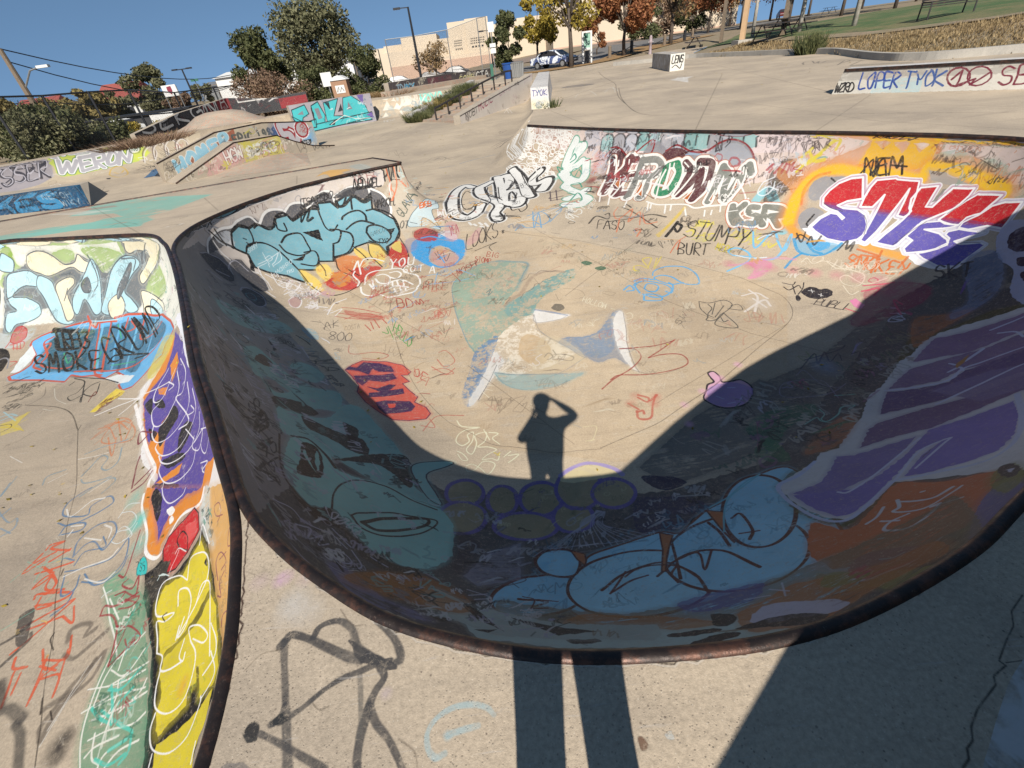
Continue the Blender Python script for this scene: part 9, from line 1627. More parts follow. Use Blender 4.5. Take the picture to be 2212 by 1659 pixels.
# ---------------------------------------------------------------- trees
bark = simple('bark', (.10, .075, .055), (.05, .038, .03), 12, .9, bump=.6, bd=.03)
def leafcloud(m_n, blobs, n, s, mat, parent, name='crown', seed=1, flat=.0):
    r = np.random.RandomState(seed); W = np.array([b[3]**2 for b in blobs]); k = r.choice(len(blobs), n, p=W/W.sum()); B = np.array([b[:4] for b in blobs])[k]
    u = r.normal(0, 1, (n, 3)); u /= np.linalg.norm(u, axis=1)[:, None]; rad = B[:, 3]*r.uniform(.25, 1, n)**.5*(1+.16*np.sin(u[:, 0]*7+u[:, 2]*5+k)); P = B[:, :3]+u*rad[:, None]*(1, 1, .82)
    a = r.normal(0, 1, (n, 3)); a /= np.linalg.norm(a, axis=1)[:, None]; b_ = np.cross(a, r.normal(0, 1, (n, 3))); b_ /= np.linalg.norm(b_, axis=1)[:, None]; sz = s*r.uniform(.5, 1.3, n)[:, None]
    V = np.stack([P-a*sz, P+b_*sz*.5, P+a*sz, P-b_*sz*.5], 1)
    me = bpy.data.meshes.new(name); me.vertices.add(4*n); me.vertices.foreach_set('co', V.ravel()); me.loops.add(4*n); me.loops.foreach_set('vertex_index', np.arange(4*n)); me.polygons.add(n); me.polygons.foreach_set('loop_start', np.arange(0, 4*n, 4)); me.update(); me.validate()
    o = bpy.data.objects.new(name, me); scene.collection.objects.link(o); me.materials.append(mat); o.parent = parent; return o
def tree(name, base, h, cw, mat, label, n=5000, s=.16, trunk=.16, seed=1, th=.3, nb=14, cat='tree', sparse=0, multi=1, tw=60, group=None, zs=1.):
    """trunk and limbs that really reach the leaf clumps"""
    r = random.Random(seed); root = empty(name, base, label, cat, group); m = MB(); blobs = []
    for q in range(nb):
        a = r.uniform(0, 6.28); f = r.uniform(.0, 1.); rr = cw*.5*math.sqrt(max(.05, 1-(2*f-1)**2*.8))*r.uniform(.3, .85); blobs.append((rr*math.cos(a), rr*math.sin(a), h*(th+(1-th)*(.12+.78*f)), cw*r.uniform(.09, .22)))
    forks = []
    for k in range(multi):
        ox = (k-(multi-1)/2)*trunk*2.5; ht = h*(th+.22); P_ = [(ox*.4, 0, -.2), (ox*.7+r.gauss(0, .05), 0, ht*.4), (ox*1.6+r.gauss(0, .2), r.gauss(0, .2), ht)]; m.tube(P_, [trunk, trunk*.8, trunk*.5], 8); forks.append(P_)
    for bl in blobs:
        P_ = r.choice(forks); f = r.uniform(.35, 1); a = Vector(P_[1]).lerp(Vector(P_[2]), f); e = Vector(bl[:3]); mid = a.lerp(e, .5)+Vector((r.gauss(0, .1), r.gauss(0, .1), .12*h*.3)); m.tube([a, mid, e], [trunk*.38, trunk*.24, trunk*.1], 5)
        for _ in range(tw//nb):
            q = Vector((r.gauss(0, 1), r.gauss(0, 1), r.gauss(.4, .8))).normalized()*bl[3]*r.uniform(.7, 1.15); s0 = mid.lerp(e, r.uniform(.2, 1)); m.tube([s0, s0.lerp(e+q, .6)+Vector((0, 0, .03)), e+q], [trunk*.1, trunk*.07, trunk*.03], 3, cap=False)
    m.build('trunk', bark, root, True)
    if n: leafcloud(name, blobs, n, s, mat, root, seed=seed)
    return root
def Ht(px, py, base):      # height of a pixel seen straight above a base point
    r = ray(px, py); k = base[1]/r.y; return CH+r.z*k-base[2]
olive = leaf_mat('olive_leaves', [(.05, .055, .025), (.13, .13, .065), (.24, .225, .125)]); dgreen = leaf_mat('dark_leaves', [(.03, .038, .016), (.08, .09, .035), (.15, .15, .065)]); gold = leaf_mat('gold_leaves', [(.14, .11, .02), (.30, .21, .03), (.42, .33, .06)]); rust = leaf_mat('rust_leaves', [(.13, .045, .02), (.27, .10, .045), (.36, .17, .07)]); brown = leaf_mat('brown_leaves', [(.12, .08, .04), (.24, .15, .07), (.34, .24, .12)]); yolive = leaf_mat('hedge_leaves', [(.08, .07, .025), (.23, .18, .065), (.38, .29, .115)]); twig = leaf_mat('reddish_twigs', [(.10, .06, .04), (.19, .115, .075), (.27, .19, .12)])
def far(px, py, Y): p = aty(px, py, Y); return (p.x, p.y, p.z)
def gz(x, y): return float(hz([(x, y)])[0])
def base_at(px, Y, py=200): p = aty(px, py, Y); return (p.x, Y, gz(p.x, Y))
# left: big trees, hedges; px, top pixel, crown width in pixels and distance give the size
def ptree(name, px, Y, top, wpx, mt, lb, n, seed, th=.1, nb=14, cat='tree', **k):
    b_ = base_at(px, Y, 240-px*.07); h_ = max(.8, Ht(px-14, top, b_)); tree(name, b_, h_*.96, wpx*(Y*.807+1)/976., mt, lb, n, k.pop('s', .2), k.pop('trunk', .12), seed, th, nb, cat, **k)
ptree('tree', 715, 60, 2, 205, olive, 'tallest grey-green tree with several dark trunks left of the light pole', 11500, 3, .26, 34, s=.20, trunk=.28, multi=3, tw=140)
ptree('tree', 575, 62, 52, 118, dgreen, 'rounded dark green tree just left of the tallest tree', 9000, 4, .12, 24, trunk=.25, multi=2)
ptree('tree', 335, 70, 134, 92, olive, 'grey-green tree behind the red roof at left', 6500, 5, .12, 14, trunk=.2)
ptree('tree', 436, 110, 176, 55, olive, 'small distant tree beside the far street lights', 2000, 6, .1, 8, s=.3)
for i, (px, Y, top, w_, mt, lb) in enumerate(((-30, 40, 168, 130, yolive, 'tall yellow-green hedge bush at the far left edge, behind the bank'), (45, 44, 218, 110, dgreen, 'dark bush between the utility pole and the left hedge'), (128, 56, 210, 90, yolive, 'golden olive bush just right of the wooden utility pole'), (170, 58, 180, 90, yolive, 'tallest golden bush of the hedge right of the utility pole'), (215, 60, 196, 80, yolive, 'golden bush in the middle of the hedge above the chain fence'), (252, 62, 184, 75, olive, 'greyer bush at the right end of the hedge beside the red roof'), (8, 30, 252, 110, dgreen, 'low dark green bush against the bank at the left edge'), (385, 66, 196, 70, twig, 'bare brush between the white sign and the double lamp'))): ptree('bush', px, Y, top, w_, mt, lb, 5000, 20+i, 0, 14, 'bush', tw=30)
for i, (px, Y, hh, lb) in enumerate(((40, 27, 2.3, 'dark weedy bush on top of the bank at the left edge'), (110, 29, 2.6, 'dark weedy bush left of the chain fence'), (165, 31, 2.3, 'weedy bush growing through the left chain fence panel'), (215, 33, 1.5, 'low weedy bush below the second fence post'))): tree('bush', base_at(px, Y, 300), hh, 5.0, dgreen if i % 2 else olive, lb, 5500, .11, .05, 40+i, .0, 12, cat='bush', tw=30)
tree('bush', base_at(283, 34, 275), 1.25, 2.1, gold, 'round yellowish shrub seen through the chain fence', 2200, .07, .04, 50, 0, 8, cat='shrub'); tree('bush', base_at(345, 40, 260), 1.2, 2.4, gold, 'second yellowish shrub beside the white board behind the fence', 1600, .08, .04, 51, 0, 8, cat='shrub')
tree('bush', base_at(560, 50, 215), 3.4, 6, twig, 'bare reddish brush left of the tallest tree', 4500, .12, .06, 52, 0, 12, cat='bush', tw=200); tree('bush', base_at(615, 48, 215), 3.2, 6, twig, 'bare brush directly below the tallest tree', 4500, .12, .06, 53, 0, 12, cat='bush', tw=200)
tree('bush', base_at(690, 49, 210), 3.1, 4.5, dgreen, 'green bush left of the brown portable toilet', 4500, .13, .07, 54, 0, 10, cat='bush'); tree('bush', base_at(797, 50, 200), 4.1, 4.9, dgreen, 'dark round bush right of the portable toilet', 8000, .13, .08, 55, 0, 14, cat='bush')
# right of the light pole
tree('tree', base_at(942, 66, 170), 4.6, 4.6, brown, 'thin half-bare tree in front of the beige building', 1300, .15, .1, 60, .25, 14, tw=260)
b_ = base_at(1105, 46, 160); tree('tree', b_, 4.0, 3.7, dgreen, 'dark green bushy tree behind the blue barrel', 8000, .12, .1, 61, .0, 14, tw=60); b_ = base_at(1163, 49, 150); tree('tree', b_, 5.3, 3.8, gold, 'yellow tree above the parked white car', 4200, .16, .13, 62, .18, 14)
b_ = G(1234, 146); tree('tree', (b_[0], b_[1], gz(*b_)), 7.6, 5.0, gold, 'yellow and bare tree whose trunk stands before the parked car', 3000, .15, .2, 63, .26, 16, tw=380)
b_ = G(1348, 121); tree('tree', (b_[0], b_[1], gz(*b_)), 5.3, 5.6, rust, 'rust red tree beyond the wooden bollards', 10500, .15, .18, 64, .27, 18); tree('tree', base_at(1290, 60, 115), 3.4, 3.2, rust, 'small rust red tree left of the larger red one', 3500, .14, .1, 65, .1, 8)
b_ = G(1448, 96); tree('tree', (b_[0], b_[1], gz(*b_)), 6.8, 6.4, brown, 'nearly bare tree right of the rust red tree', 1500, .16, .22, 66, .22, 16, tw=420)
for i, (px, Y, hh, cw, mt, lb) in enumerate(((1530, 72, 9, 8, rust, 'orange tree behind the bare tree'), (1600, 74, 10, 9, brown, 'brown tree behind the pale wooden post'), (1500, 84, 6, 7, dgreen, 'green bush at the foot of the far hill'), (1700, 62, 10, 9, gold, 'yellowing tree behind the picnic tables'), (1810, 64, 10, 10, brown, 'brown tree beyond the whitewashed trunk'), (1920, 62, 11, 10, brown, 'brown tree at the top right beyond the lawn'), (1395, 82, 5, 7, dgreen, 'dark shrub under the rust red tree'), (1440, 90, 5.5, 8, twig, 'reddish brush on the far roadside'), (1575, 96, 12, 13, brown, 'large brown tree closing the view between the posts'), (1660, 92, 12, 13, rust, 'large reddish tree behind the maroon car'), (1740, 88, 11, 13, dgreen, 'dark evergreen behind the slender white trunks'), (1850, 90, 11, 13, brown, 'brown tree on the skyline above the lawn'), (1960, 92, 10, 13, twig, 'leafless tree on the skyline above the bench'), (2090, 90, 9, 12, brown, 'brown tree at the top right corner'))): tree('tree', base_at(px, Y, 60), hh, cw, mt, lb, 4200, .2, .2, 70+i, .22 if hh > 7 else 0, 12, tw=100)
# weeds, tufts
def tuft(px, py, z, hh, w_, mt, lb, seed, n=500):
    p = at(px, py, z); b = empty('weed_tuft', p, lb, 'weeds'); r = np.random.RandomState(seed); m = MB(); V = []; F = []
    for i in range(n):
        a = r.uniform(0, 6.28); q = r.uniform(0, w_)*.5; x, y = q*math.cos(a), q*math.sin(a); H = hh*r.uniform(.4, 1.1); lx, ly = x*.6+r.normal(0, .15)*hh, y*.6+r.normal(0, .15)*hh; k = len(V); d = .012+hh*.02
        V += [(x-d, y, 0), (x+d, y, 0), (x+lx, y+ly, H)]; F.append((k, k+1, k+2))
    mesh_obj('leaves', V, F, mt, b); return b
tuft(1745, 117, 0, .85, 1.0, dgreen, 'green and brown weed clump growing at the bend of the kerb', 1, 700)
for i, (x, y) in enumerate(((905, 262), (925, 247), (948, 235), (968, 224), (990, 210), (1008, 199))): tuft(x, y, -1+.16*i, .5, 1.25, yolive if i == 2 else dgreen, ['lowest', 'second', 'third, yellower', 'fourth', 'fifth', 'highest'][i]+' weed clump along the overgrown hubba ledge', 10+i, 1300)
tuft(440, 372, -1, .5, 1.3, brown, 'dry weeds at the foot of the lower ledge', 21, 500); tuft(478, 358, -1, .5, 1.3, brown, 'dry weeds between the low pyramid and the lower ledge', 22, 500); tuft(1192, 232, 0, .25, .5, dgreen, 'small weeds at the foot of the white block ledge', 23, 120)
for i, (x, y) in enumerate(((290, 318), (345, 305), (785, 213), (850, 205))): tuft(x, y, 0, .34, 2.6, twig if i < 2 else brown, ['red dry brush below the chain fence', 'red dry brush right of the fence corner', 'dry grass beside the portable toilet', 'dry grass by the end of the far ledge'][i], 30+i, 700)

def leaves_on(n, zones, seed=7):
    r = np.random.RandomState(seed); V = []; F = []
    for (x0, y0, x1, y1, kind, m_) in zones:
        Q = r.uniform((x0, y0), (x1, y1), (m_, 2)); z = surf(Q, kind == 'left')[0] if kind else np.zeros(m_)
        for (x, y), zz in zip(Q, z):
            a = r.uniform(0, 6.28); s_ = r.uniform(.012, .024)*(1+.05*y); c_, q_ = math.cos(a)*s_, math.sin(a)*s_; k = len(V); V += [(x-c_, y-q_, zz+.006), (x+q_*.6, y-c_*.6, zz+.012), (x+c_, y+q_, zz+.02), (x-q_*.6, y+c_*.6, zz+.01)]; F.append((k, k+1, k+2, k+3))
    tag(mesh_obj('fallen_leaves', V, F, gold), 'small dry yellow leaves scattered on the concrete', 'leaves', kind='stuff')
leaves_on(0, [(-6, 2, -2.6, 5, 'left', 26), (-2, 3, 4, 8, 'main', 30), (2, 14, 14, 40, None, 120), (-12, 14, 0, 30, 'main', 90)])

# ---------------------------------------------------------------- buildings
def flat(n, c, r=.7, metal=0): return simple(n, c, tuple(x*.86 for x in c), 3, r, metal, .1, .005)
M_wall = simple('beige_stucco', (.53, .44, .33), (.48, .40, .30), .12, .9, bump=.1); M_pink = simple('pink_stucco', (.46, .31, .23), (.42, .29, .21), .2, .9, bump=.1); M_dark = flat('dark_glass', (.03, .028, .03), .3); M_white = flat('white_paint', (.62, .61, .58)); M_grey = flat('galvanised', (.30, .30, .29), .4, .5); M_black = flat('black_paint', (.02, .02, .022), .4); M_red = simple('red_roof', (.26, .06, .045), (.20, .05, .04), 2, .8); M_green = flat('green_paint', (.03, .12, .08)); M_blue = flat('blue_plastic', (.015, .07, .26), .4); M_wood = simple('weathered_wood', (.20, .15, .10), (.12, .09, .065), 10, .9, bump=.4); M_yel = flat('yellow_paint', (.62, .38, .02)); M_asph = MT['asphalt']
YB = 112.
def bx5(x, y): p = aty((880+x/4.424)*.86406, (y/4.424)*.86406, YB); return p.x, p.z
bd = empty('school_building', (0, YB, -1.2), 'large beige flat-roofed school building with stepped towers and rows of small square windows', 'building')
def block(x0, x1, ytop, dy, mat=M_wall, nm='wall', yb=None, skew=0):
    (a, za), (b, zb) = bx5(*x0), bx5(*x1); m = MB(); z1 = (za+zb)/2+1.2; m.box(a, dy, 0 if yb is None else yb, b, dy+14, z1); o = m.build(nm, mat, bd); return a, b, z1
specs = [((115, 570), (300, 510), 6), ((300, 510), (510, 485), 5.5), ((505, 425), (912, 350), 4.5), ((290, 590), (900, 520), 2.5), ((912, 435), (1060, 400), 5), ((1040, 262), (1240, 195), 3), ((1238, 200), (1500, 172), 2.2), ((1495, 290), (1850, 200), 3.4), ((880, 640), (1560, 560), 1.0), ((1840, 200), (2300, 110), 4)]
for s0, s1, dy in specs: block(s0, s1, 0, dy)
(a, za), (b, zb) = bx5(430, 800), bx5(1640, 690); m = MB(); m.box(a, .2, 0, b, 3., 2.6); m.build('wall', M_pink, bd)
(a, za), (b, zb) = bx5(2100, 560), bx5(3600, 300); m = MB(); m.box(b-26, -6, 0, b+9, 8, 8.5); m.build('wall', M_wall, bd); m = MB(); m.box(b-20, -3, 8.5, b+8, 8, 13.5); m.build('wall', M_wall, bd); m = MB(); m.box(b-26, -6.15, 0, b+9, -6, 2.2); m.build('wall', M_pink, bd)
xb = b
for i in range(9):
    for j in range(3):
        if j == 2 and i > 5: continue
        m = MB(); m.box(xb-18+i*2.1, -3.03, 9.4+j*1.3, xb-17+i*2.1, -2.9, 10.2+j*1.3); m.build('window', M_dark, bd)
for i in range(5): m = MB(); m.box(xb-12+i*3, -6.05, 4.5+(i % 2), xb-10.8+i*3, -5.9, 5.6+(i % 2)); m.build('window', M_dark, bd)
def wgrid(x0, y0, x1, y1, nx, ny, dy, fw=.55, fh=.5):
    for j in range(ny):
        for i in range(nx):
            fx, fy = (i+.5)/nx, (j+.5)/ny; px = x0+(x1-x0)*fx; py = y0+(y1-y0)*fy-(x1-x0)*0*fx; x, z = bx5(px, py-(px-x0)*.14); sx = abs(bx5(x1, y0)[0]-bx5(x0, y0)[0])/nx*fw; sz = abs(bx5(x0, y1)[1]-bx5(x0, y0)[1])/ny*fh; m = MB(); m.box(x-sx/2, dy-.04, z+1.2-sz/2, x+sx/2, dy+.1, z+1.2+sz/2); m.build('window', M_dark, bd)
wgrid(1308, 412, 1470, 492, 8, 3, 2.2); wgrid(1322, 500, 1465, 535, 4, 1, 2.2, .6, .55); wgrid(1122, 440, 1215, 520, 8, 3, 3.); wgrid(1138, 530, 1226, 562, 4, 1, 3., .55, .6); wgrid(648, 620, 715, 652, 4, 1, 2.5); wgrid(1370, 640, 1440, 690, 5, 2, 1., .5, .5); wgrid(1010, 735, 1210, 765, 3, 1, .2, .12, .7)
# houses and signs on the left
def house(px, py, Y, w, d, hh, rh, label, wallm, roofm):
    p = base_at(px, Y, py); r = empty('house', p, label, 'house'); m = MB(); m.box(-w/2, -d/2, -.2, w/2, d/2, hh); m.build('wall', wallm, r); m = MB(); m.add([(-w/2-.5, -d/2-.5, hh), (w/2+.5, -d/2-.5, hh), (w/2+.5, d/2+.5, hh), (-w/2-.5, d/2+.5, hh), (-w/2, 0, hh+rh), (w/2, 0, hh+rh)], [(0, 1, 5, 4), (2, 3, 4, 5), (1, 2, 5), (3, 0, 4), (3, 2, 1, 0)]); m.build('roof', roofm, r)
    for k in (-.25, .2): m = MB(); m.box(w*k-.7, -d/2-.04, .9, w*k+.7, -d/2+.1, 2.1); m.build('window', M_dark, r)
    return r
house(296, 245, 80, 5.5, 6, 2.6, 2.3, 'house with a bright red roof showing above the hedge', M_white, M_red); house(108, 245, 100, 7, 6, 3.0, 1.9, 'dull red roof just right of the wooden utility pole', M_wall, M_red)
house(650, 200, 130, 30, 14, 4.6, 1.0, 'long white building behind the tallest tree', M_white, M_white); house(545, 205, 150, 20, 12, 3.5, 1., 'pale distant building at the end of the road', M_grey, M_grey)
p = base_at(215, 52, 240); sh = empty('black_shed', p, 'long black corrugated shed seen through the chain fence', 'shed'); m = MB(); m.box(-6, 0, -.5, 8, 3, 1.5); m.build('wall', flat('black_metal', (.035, .035, .038)), sh); m = MB(); m.box(-6.2, -.3, 1.5, 8.2, 3.3, 1.65); m.build('roof', M_black, sh)
# ---------------------------------------------------------------- poles, lamps, wires
def pole(px0, py0, px1, py1, Y, r_, name, label, mat, arm=None, group=None):
    b_ = aty(px0, py0, Y); zt_ = Ht(px1, py1, (0, Y, 0)); g_ = gz(b_.x, Y); o = empty(name, (b_.x, Y, g_), label, 'pole', group); H = zt_-g_; m = MB(); m.tube([(0, 0, -.3), (0, 0, H)], [r_, r_*.6], 8); m.build('post', mat, o)
    if arm == 'lamp': m = MB(); m.bar((0, 0, H-.05), (-1.0, 0, H-.02), .12, .08); m.box(-1.5, -.18, H-.12, -.8, .18, H+.05); m.build('lamp_head', M_black, o)
    if arm == 'cobra': m = MB(); m.tube([(0, 0, H*.62), (1.2, 0, H*.78), (2.0, 0, H*.80)], .06, 6); m.build('arm', M_grey, o); m = MB(); m.box(1.9, -.15, H*.79, 2.8, .15, H*.815); m.build('lamp_head', M_white, o)
    if arm == 'double': m = MB(); m.bar((-.9, 0, H), (.9, 0, H), .1, .1); m.box(-1.2, -.2, H-.05, -.6, .2, H+.1); m.box(.6, -.2, H-.05, 1.2, .2, H+.1); m.build('lamp_head', M_black, o)
    if arm == 'cross': m = MB(); m.bar((-1.2, 0, H-.5), (1.2, 0, H-.5), .1, .12); m.build('crossarm', M_wood, o)
    return o, Vector((b_.x, Y, zt_))
_, T1 = pole(90, 250, 0, 105, 46, .27, 'utility_pole', 'wooden utility pole leaning at far left with a street light on its arm', M_wood, 'cobra')
_, Tm = pole(911, 174, 879, 15, 60, .16, 'light_pole', 'tall dark light pole with a single head in front of the beige building', M_black, 'lamp'); m = MB(); pb = empty('pole_guard', (aty(911, 174, 60).x, 59.95, gz(-5, 60)), 'yellow drum at the foot of the tall light pole', 'pole guard'); m.lathe([(.42, 0), (.42, 1.1), (.36, 1.15)], (0, 0, 0), 16); m.build('drum', M_yel, pb)
pole(818, 183, 793, 98, 88, .13, 'light_pole', 'shorter light pole standing left of the building corner', M_black, 'lamp'); pole(833, 178, 807, 108, 92, .12, 'light_pole', 'light pole just right of the building corner', M_black, 'lamp'); _, T2 = pole(425, 222, 390, 150, 72, .15, 'light_pole', 'dark pole with a double head beside the road at left', M_black, 'double')
pole(1066, 150, 1054, 65, 78, .12, 'light_pole', 'thin light pole against the right part of the beige building', M_black, 'lamp')
tops = []; bl_ = 'first second third fourth fifth sixth seventh eighth ninth'.split()
for i in range(9):
    px = 445+i*24; _, q = pole(px+8, 205-i*2, px, 180-i*4, 118+i*7, .14, 'utility_pole', bl_[i]+' small utility pole from the left above the far road', M_wood, 'cross', 'distant utility poles along the road'); tops.append(q)
for i, (px, yt) in enumerate(((768, 128), (776, 112))): pole(px+12, 190, px, yt, 120+i*10, .14, 'utility_pole', ['utility pole left of the tall building, nearer the tree', 'utility pole left of the tall building, nearer the corner'][i], M_wood, 'cross')
def wire(a, b, sag, lb): m = MB(); a, b = Vector(a), Vector(b); m.tube([a.lerp(b, q/14)+Vector((0, 0, -sag*4*(q/14)*(1-q/14))) for q in range(15)], .010+.00022*(a.y+b.y), 4); m.build('power_line', M_black, label=lb, cat='cable')
lf = Vector((-80, 20, T1.z+2)); wire(T1, aty(560, 138, 110), 2.2, 'upper power line crossing the sky from the wooden pole'); wire(T1-Vector((0, 0, .8)), aty(560, 142, 108), 3.4, 'second power line just below the upper one')
z0_ = T1-Vector((0, 0, 3.4)); wire(z0_, T2-Vector((0, 0, 2.2)), .8, 'middle power line from the pole toward the double lamp'); wire(T1-Vector((0, 0, 4.8)), T2-Vector((0, 0, 3.4)), .6, 'lowest power line running above the hedge'); wire(lf-Vector((0, 0, 5)), z0_, .8, 'power line coming in from the left edge'); wire(T2-Vector((0, 0, 2.5)), tops[4], .6, 'power line over the far road'); wire(tops[3], tops[8]+Vector((4, 0, 2)), 1, 'power line beyond the far road')
# ---------------------------------------------------------------- chain link fence
mesh_m = NT('chain_mesh'); v = mesh_m.obj(); w1_ = mesh_m.new('ShaderNodeTexWave', wave_type='BANDS', bands_direction='DIAGONAL'); w1_.inputs['Scale'].default_value = 9; mp = mesh_m.new('ShaderNodeMapping'); mp.inputs['Scale'].default_value = (-1, 1, 1); mesh_m.link(v, mp.inputs[0]); w2_ = mesh_m.new('ShaderNodeTexWave', bands_direction='DIAGONAL'); w2_.inputs['Scale'].default_value = 9
mesh_m.link(v, w1_.inputs[0]); mesh_m.link(mp.outputs[0], w2_.inputs[0]); a_ = mesh_m.math('MAXIMUM', mesh_m.math('GREATER_THAN', w1_.outputs[1], .97), mesh_m.math('GREATER_THAN', w2_.outputs[1], .97)); mesh_m.link(a_, mesh_m.b.inputs['Alpha']); MT['chain'] = mesh_m.out((.06, .06, .06), .5, .5)
def fence(P_, hh, label, rails=True, mid=False, r_=.06):
    o = empty('chain_fence', (*P_[0], gz(*P_[0])), label, 'fence'); o0 = o.location.copy(); Q = [Vector((x, y, gz(x, y)))-o0 for x, y in P_]
    for q in Q: m = MB(); m.tube([q-Vector((0, 0, .05)), q+Vector((0, 0, hh+.03))], r_, 6); m.build('post', M_black if hh < 3 else M_grey, o)
    m = MB(); m.tube([q+Vector((0, 0, hh)) for q in Q], r_*.7, 6); m.tube([q+Vector((0, 0, .15)) for q in Q], r_*.5, 5); m.build('rail', M_black if hh < 3 else M_grey, o)
    if mid: m = MB(); m.tube([q+Vector((0, 0, hh*.55)) for q in Q[mid:]], r_*.7, 5); m.build('rail', M_black, o)
    m = MB()
    for a, b in zip(Q, Q[1:]): m.add([a+Vector((0, 0, .1)), b+Vector((0, 0, .1)), b+Vector((0, 0, hh)), a+Vector((0, 0, hh))], [(0, 1, 2, 3)])
    m.build('mesh_panel', MT['chain'], o); return o
fp = [(p.x, p.y) for p in (at(60, 341), at(160, 320), at(248, 303), at(325, 287))]
for px, Y in ((397, 42), (484, 46), (580, 51), (672, 56), (760, 60)): p = aty(px, 245, Y); fp.append((p.x, Y))
fence(fp, 2.75, 'black chain link fence running along the back of the park at left', mid=3)
fence([(aty(px, 170, Y).x, Y) for px, Y in ((850, 68), (912, 68.5), (980, 69), (1045, 69.5), (1063, 70))], 5.2, 'tall grey chain link fence in front of the beige building')
# ---------------------------------------------------------------- signs and small things
def board(px, py, Y, w, hh, z, label, fn=None, mat=M_white, posts=1, name='sign'):
    p = base_at(px, Y, py); o = empty(name, p, label, 'sign'); m = MB(); m.box(-w/2, -.04, z, w/2, .0, z+hh); q = m.build('panel', mat, o)
    for k in range(posts): x = 0 if posts == 1 else (-w/2 if k == 0 else w/2); m = MB(); m.tube([(x, .04, -.2), (x, .04, z+hh*.9)], .05, 6); m.build('post', M_grey, o)
    return o
s_ = board(386, 235, 60, 1.5, 1.0, 2.6, 'white square sign on two posts with a dark red emblem', posts=2); m = MB(); m.add([(-.2, -.08, 3.45), (.25, -.08, 3.5), (.25, -.08, 3.1), (.05, -.08, 2.75), (-.1, -.08, 2.9), (-.25, -.08, 3.15)], [(0, 5, 4, 3, 2, 1)]); m.build('emblem', flat('maroon', (.2, .02, .04)), s_)
board(356, 262, 42, 1.8, 1.15, .5, 'large blank white board behind the chain fence', name='board', posts=2); s_ = board(432, 200, 78, 1.0, .28, 3.9, 'small green street name sign beside the road', mat=M_green)
board(716, 205, 48, .9, 1.0, 1.7, 'white notice board left of the portable toilet')
p = base_at(742, 46.5, 205); o = empty('portable_toilet', p, 'brown portable toilet with a rounded white roof, tagged on its door', 'portable toilet'); m = MB(); m.box(-.65, -.6, 0, .65, .6, 2.0); b_ = m.build('cabin', flat('tan_plastic', (.30, .17, .10)), o); m = MB(); m.add([(-.72+1.44*k/8, y, 2.0+.32*math.sin(math.pi*k/8)) for y in (-.67, .67) for k in range(9)], [(k, k+1, 10+k, 9+k) for k in range(8)]+[tuple(range(9)), tuple(range(17, 8, -1))]); m.build('roof', M_white, o); m = MB(); m.box(-.35, -.63, 1.1, .4, -.605, 1.65); m.build('door_panel', M_white, o); m = MB(); m.tube([(-.25, -.64, 1.2), (-.1, -.64, 1.55), (0, -.64, 1.2), (.15, -.64, 1.5), (.3, -.64, 1.25)], .03, 5); m.build('tag', M_black, o)
def barrel(px, py, mt, lb, ribs):
    x, y = G(px, py); o = empty('trash_barrel', (x, y, gz(x, y)+.0), lb, 'trash can'); m = MB(); m.lathe([(.33, 0), (.35, .1), (.40, .82), (.42, .9)], (0, 0, 0), 24, cap=False); m.build('barrel', mt, o, True); m = MB(); m.lathe([(.43, .84), (.45, .9), (.40, .93)], (0, 0, 0), 24, cap=False); m.build('rim', mt, o)
    if ribs:
        m = MB()
        for k in range(18): a = k*math.pi/9; m.bar((.36*math.cos(a), .36*math.sin(a), .05), (.43*math.cos(a), .43*math.sin(a), .85), .06, .02)
        m.build('slats', mt, o)
barrel(1100, 170, M_blue, 'blue plastic barrel behind the top of the stairs', False); barrel(1119, 168, M_grey, 'grey slatted metal trash can right of the blue barrel', True)
x, y = G(1072, 172); o = empty('sign_pole', (x, y, gz(x, y)), 'thin pole with three small white signs left of the blue barrel', 'sign'); m = MB(); m.tube([(0, 0, -.1), (0, 0, 3.3)], .035, 6); m.build('post', M_grey, o)
for z_, w_, h_ in ((2.75, .42, .55), (1.9, .42, .22), (1.55, .36, .3)): m = MB(); m.box(-w_/2, -.06, z_, w_/2, -.04, z_+h_); m.build('panel', M_white, o)
m = MB(); m.box(-.35, -.3, 0, -.15, -.1, .95); m.build('box', M_green, label=None, parent=o)
x, y = G(1268, 138); o = empty('notice_board', (x, y, gz(x, y)), 'white framed notice board with a green panel beside the path', 'notice board'); m = MB(); m.box(-.42, -.1, 0, -.28, .1, 2.2); m.box(.28, -.1, 0, .42, .1, 2.2); m.box(-.28, -.1, 2.08, .28, .1, 2.2); m.box(-.28, -.1, .95, .28, .1, 1.1); m.build('frame', M_white, o); m = MB(); m.box(-.28, -.03, 1.1, .28, .03, 2.08); m.build('panel', flat('pale_green', (.25, .42, .33)), o); m = MB(); m.box(-.18, -.06, 0, .18, .06, .9); m.build('box', M_black, o); m = MB(); m.box(-.2, -.05, 1.75, .1, -.035, 2.0); m.build('poster', M_green, o)
x, y = G(1404, 117); o = empty('hydrant', (x, y, gz(x, y)), 'faded painted standpipe beside the path beyond the bollards', 'hydrant'); m = MB(); m.lathe([(.16, 0), (.15, .1), (.12, .15), (.12, .75), (.17, .8), (.17, .9), (.12, .95), (.13, 1.15), (.08, 1.3), (0, 1.34)], (0, 0, 0), 16, cap=False); m.build('body', simple('faded_paint', (.42, .34, .32), (.12, .09, .12), 9), o, True); m = MB(); m.tube([(-.22, 0, .85), (.22, 0, .85)], .06, 10); m.build('outlet', M_grey, o)
prev = None; bl = 'first second third fourth fifth'.split()
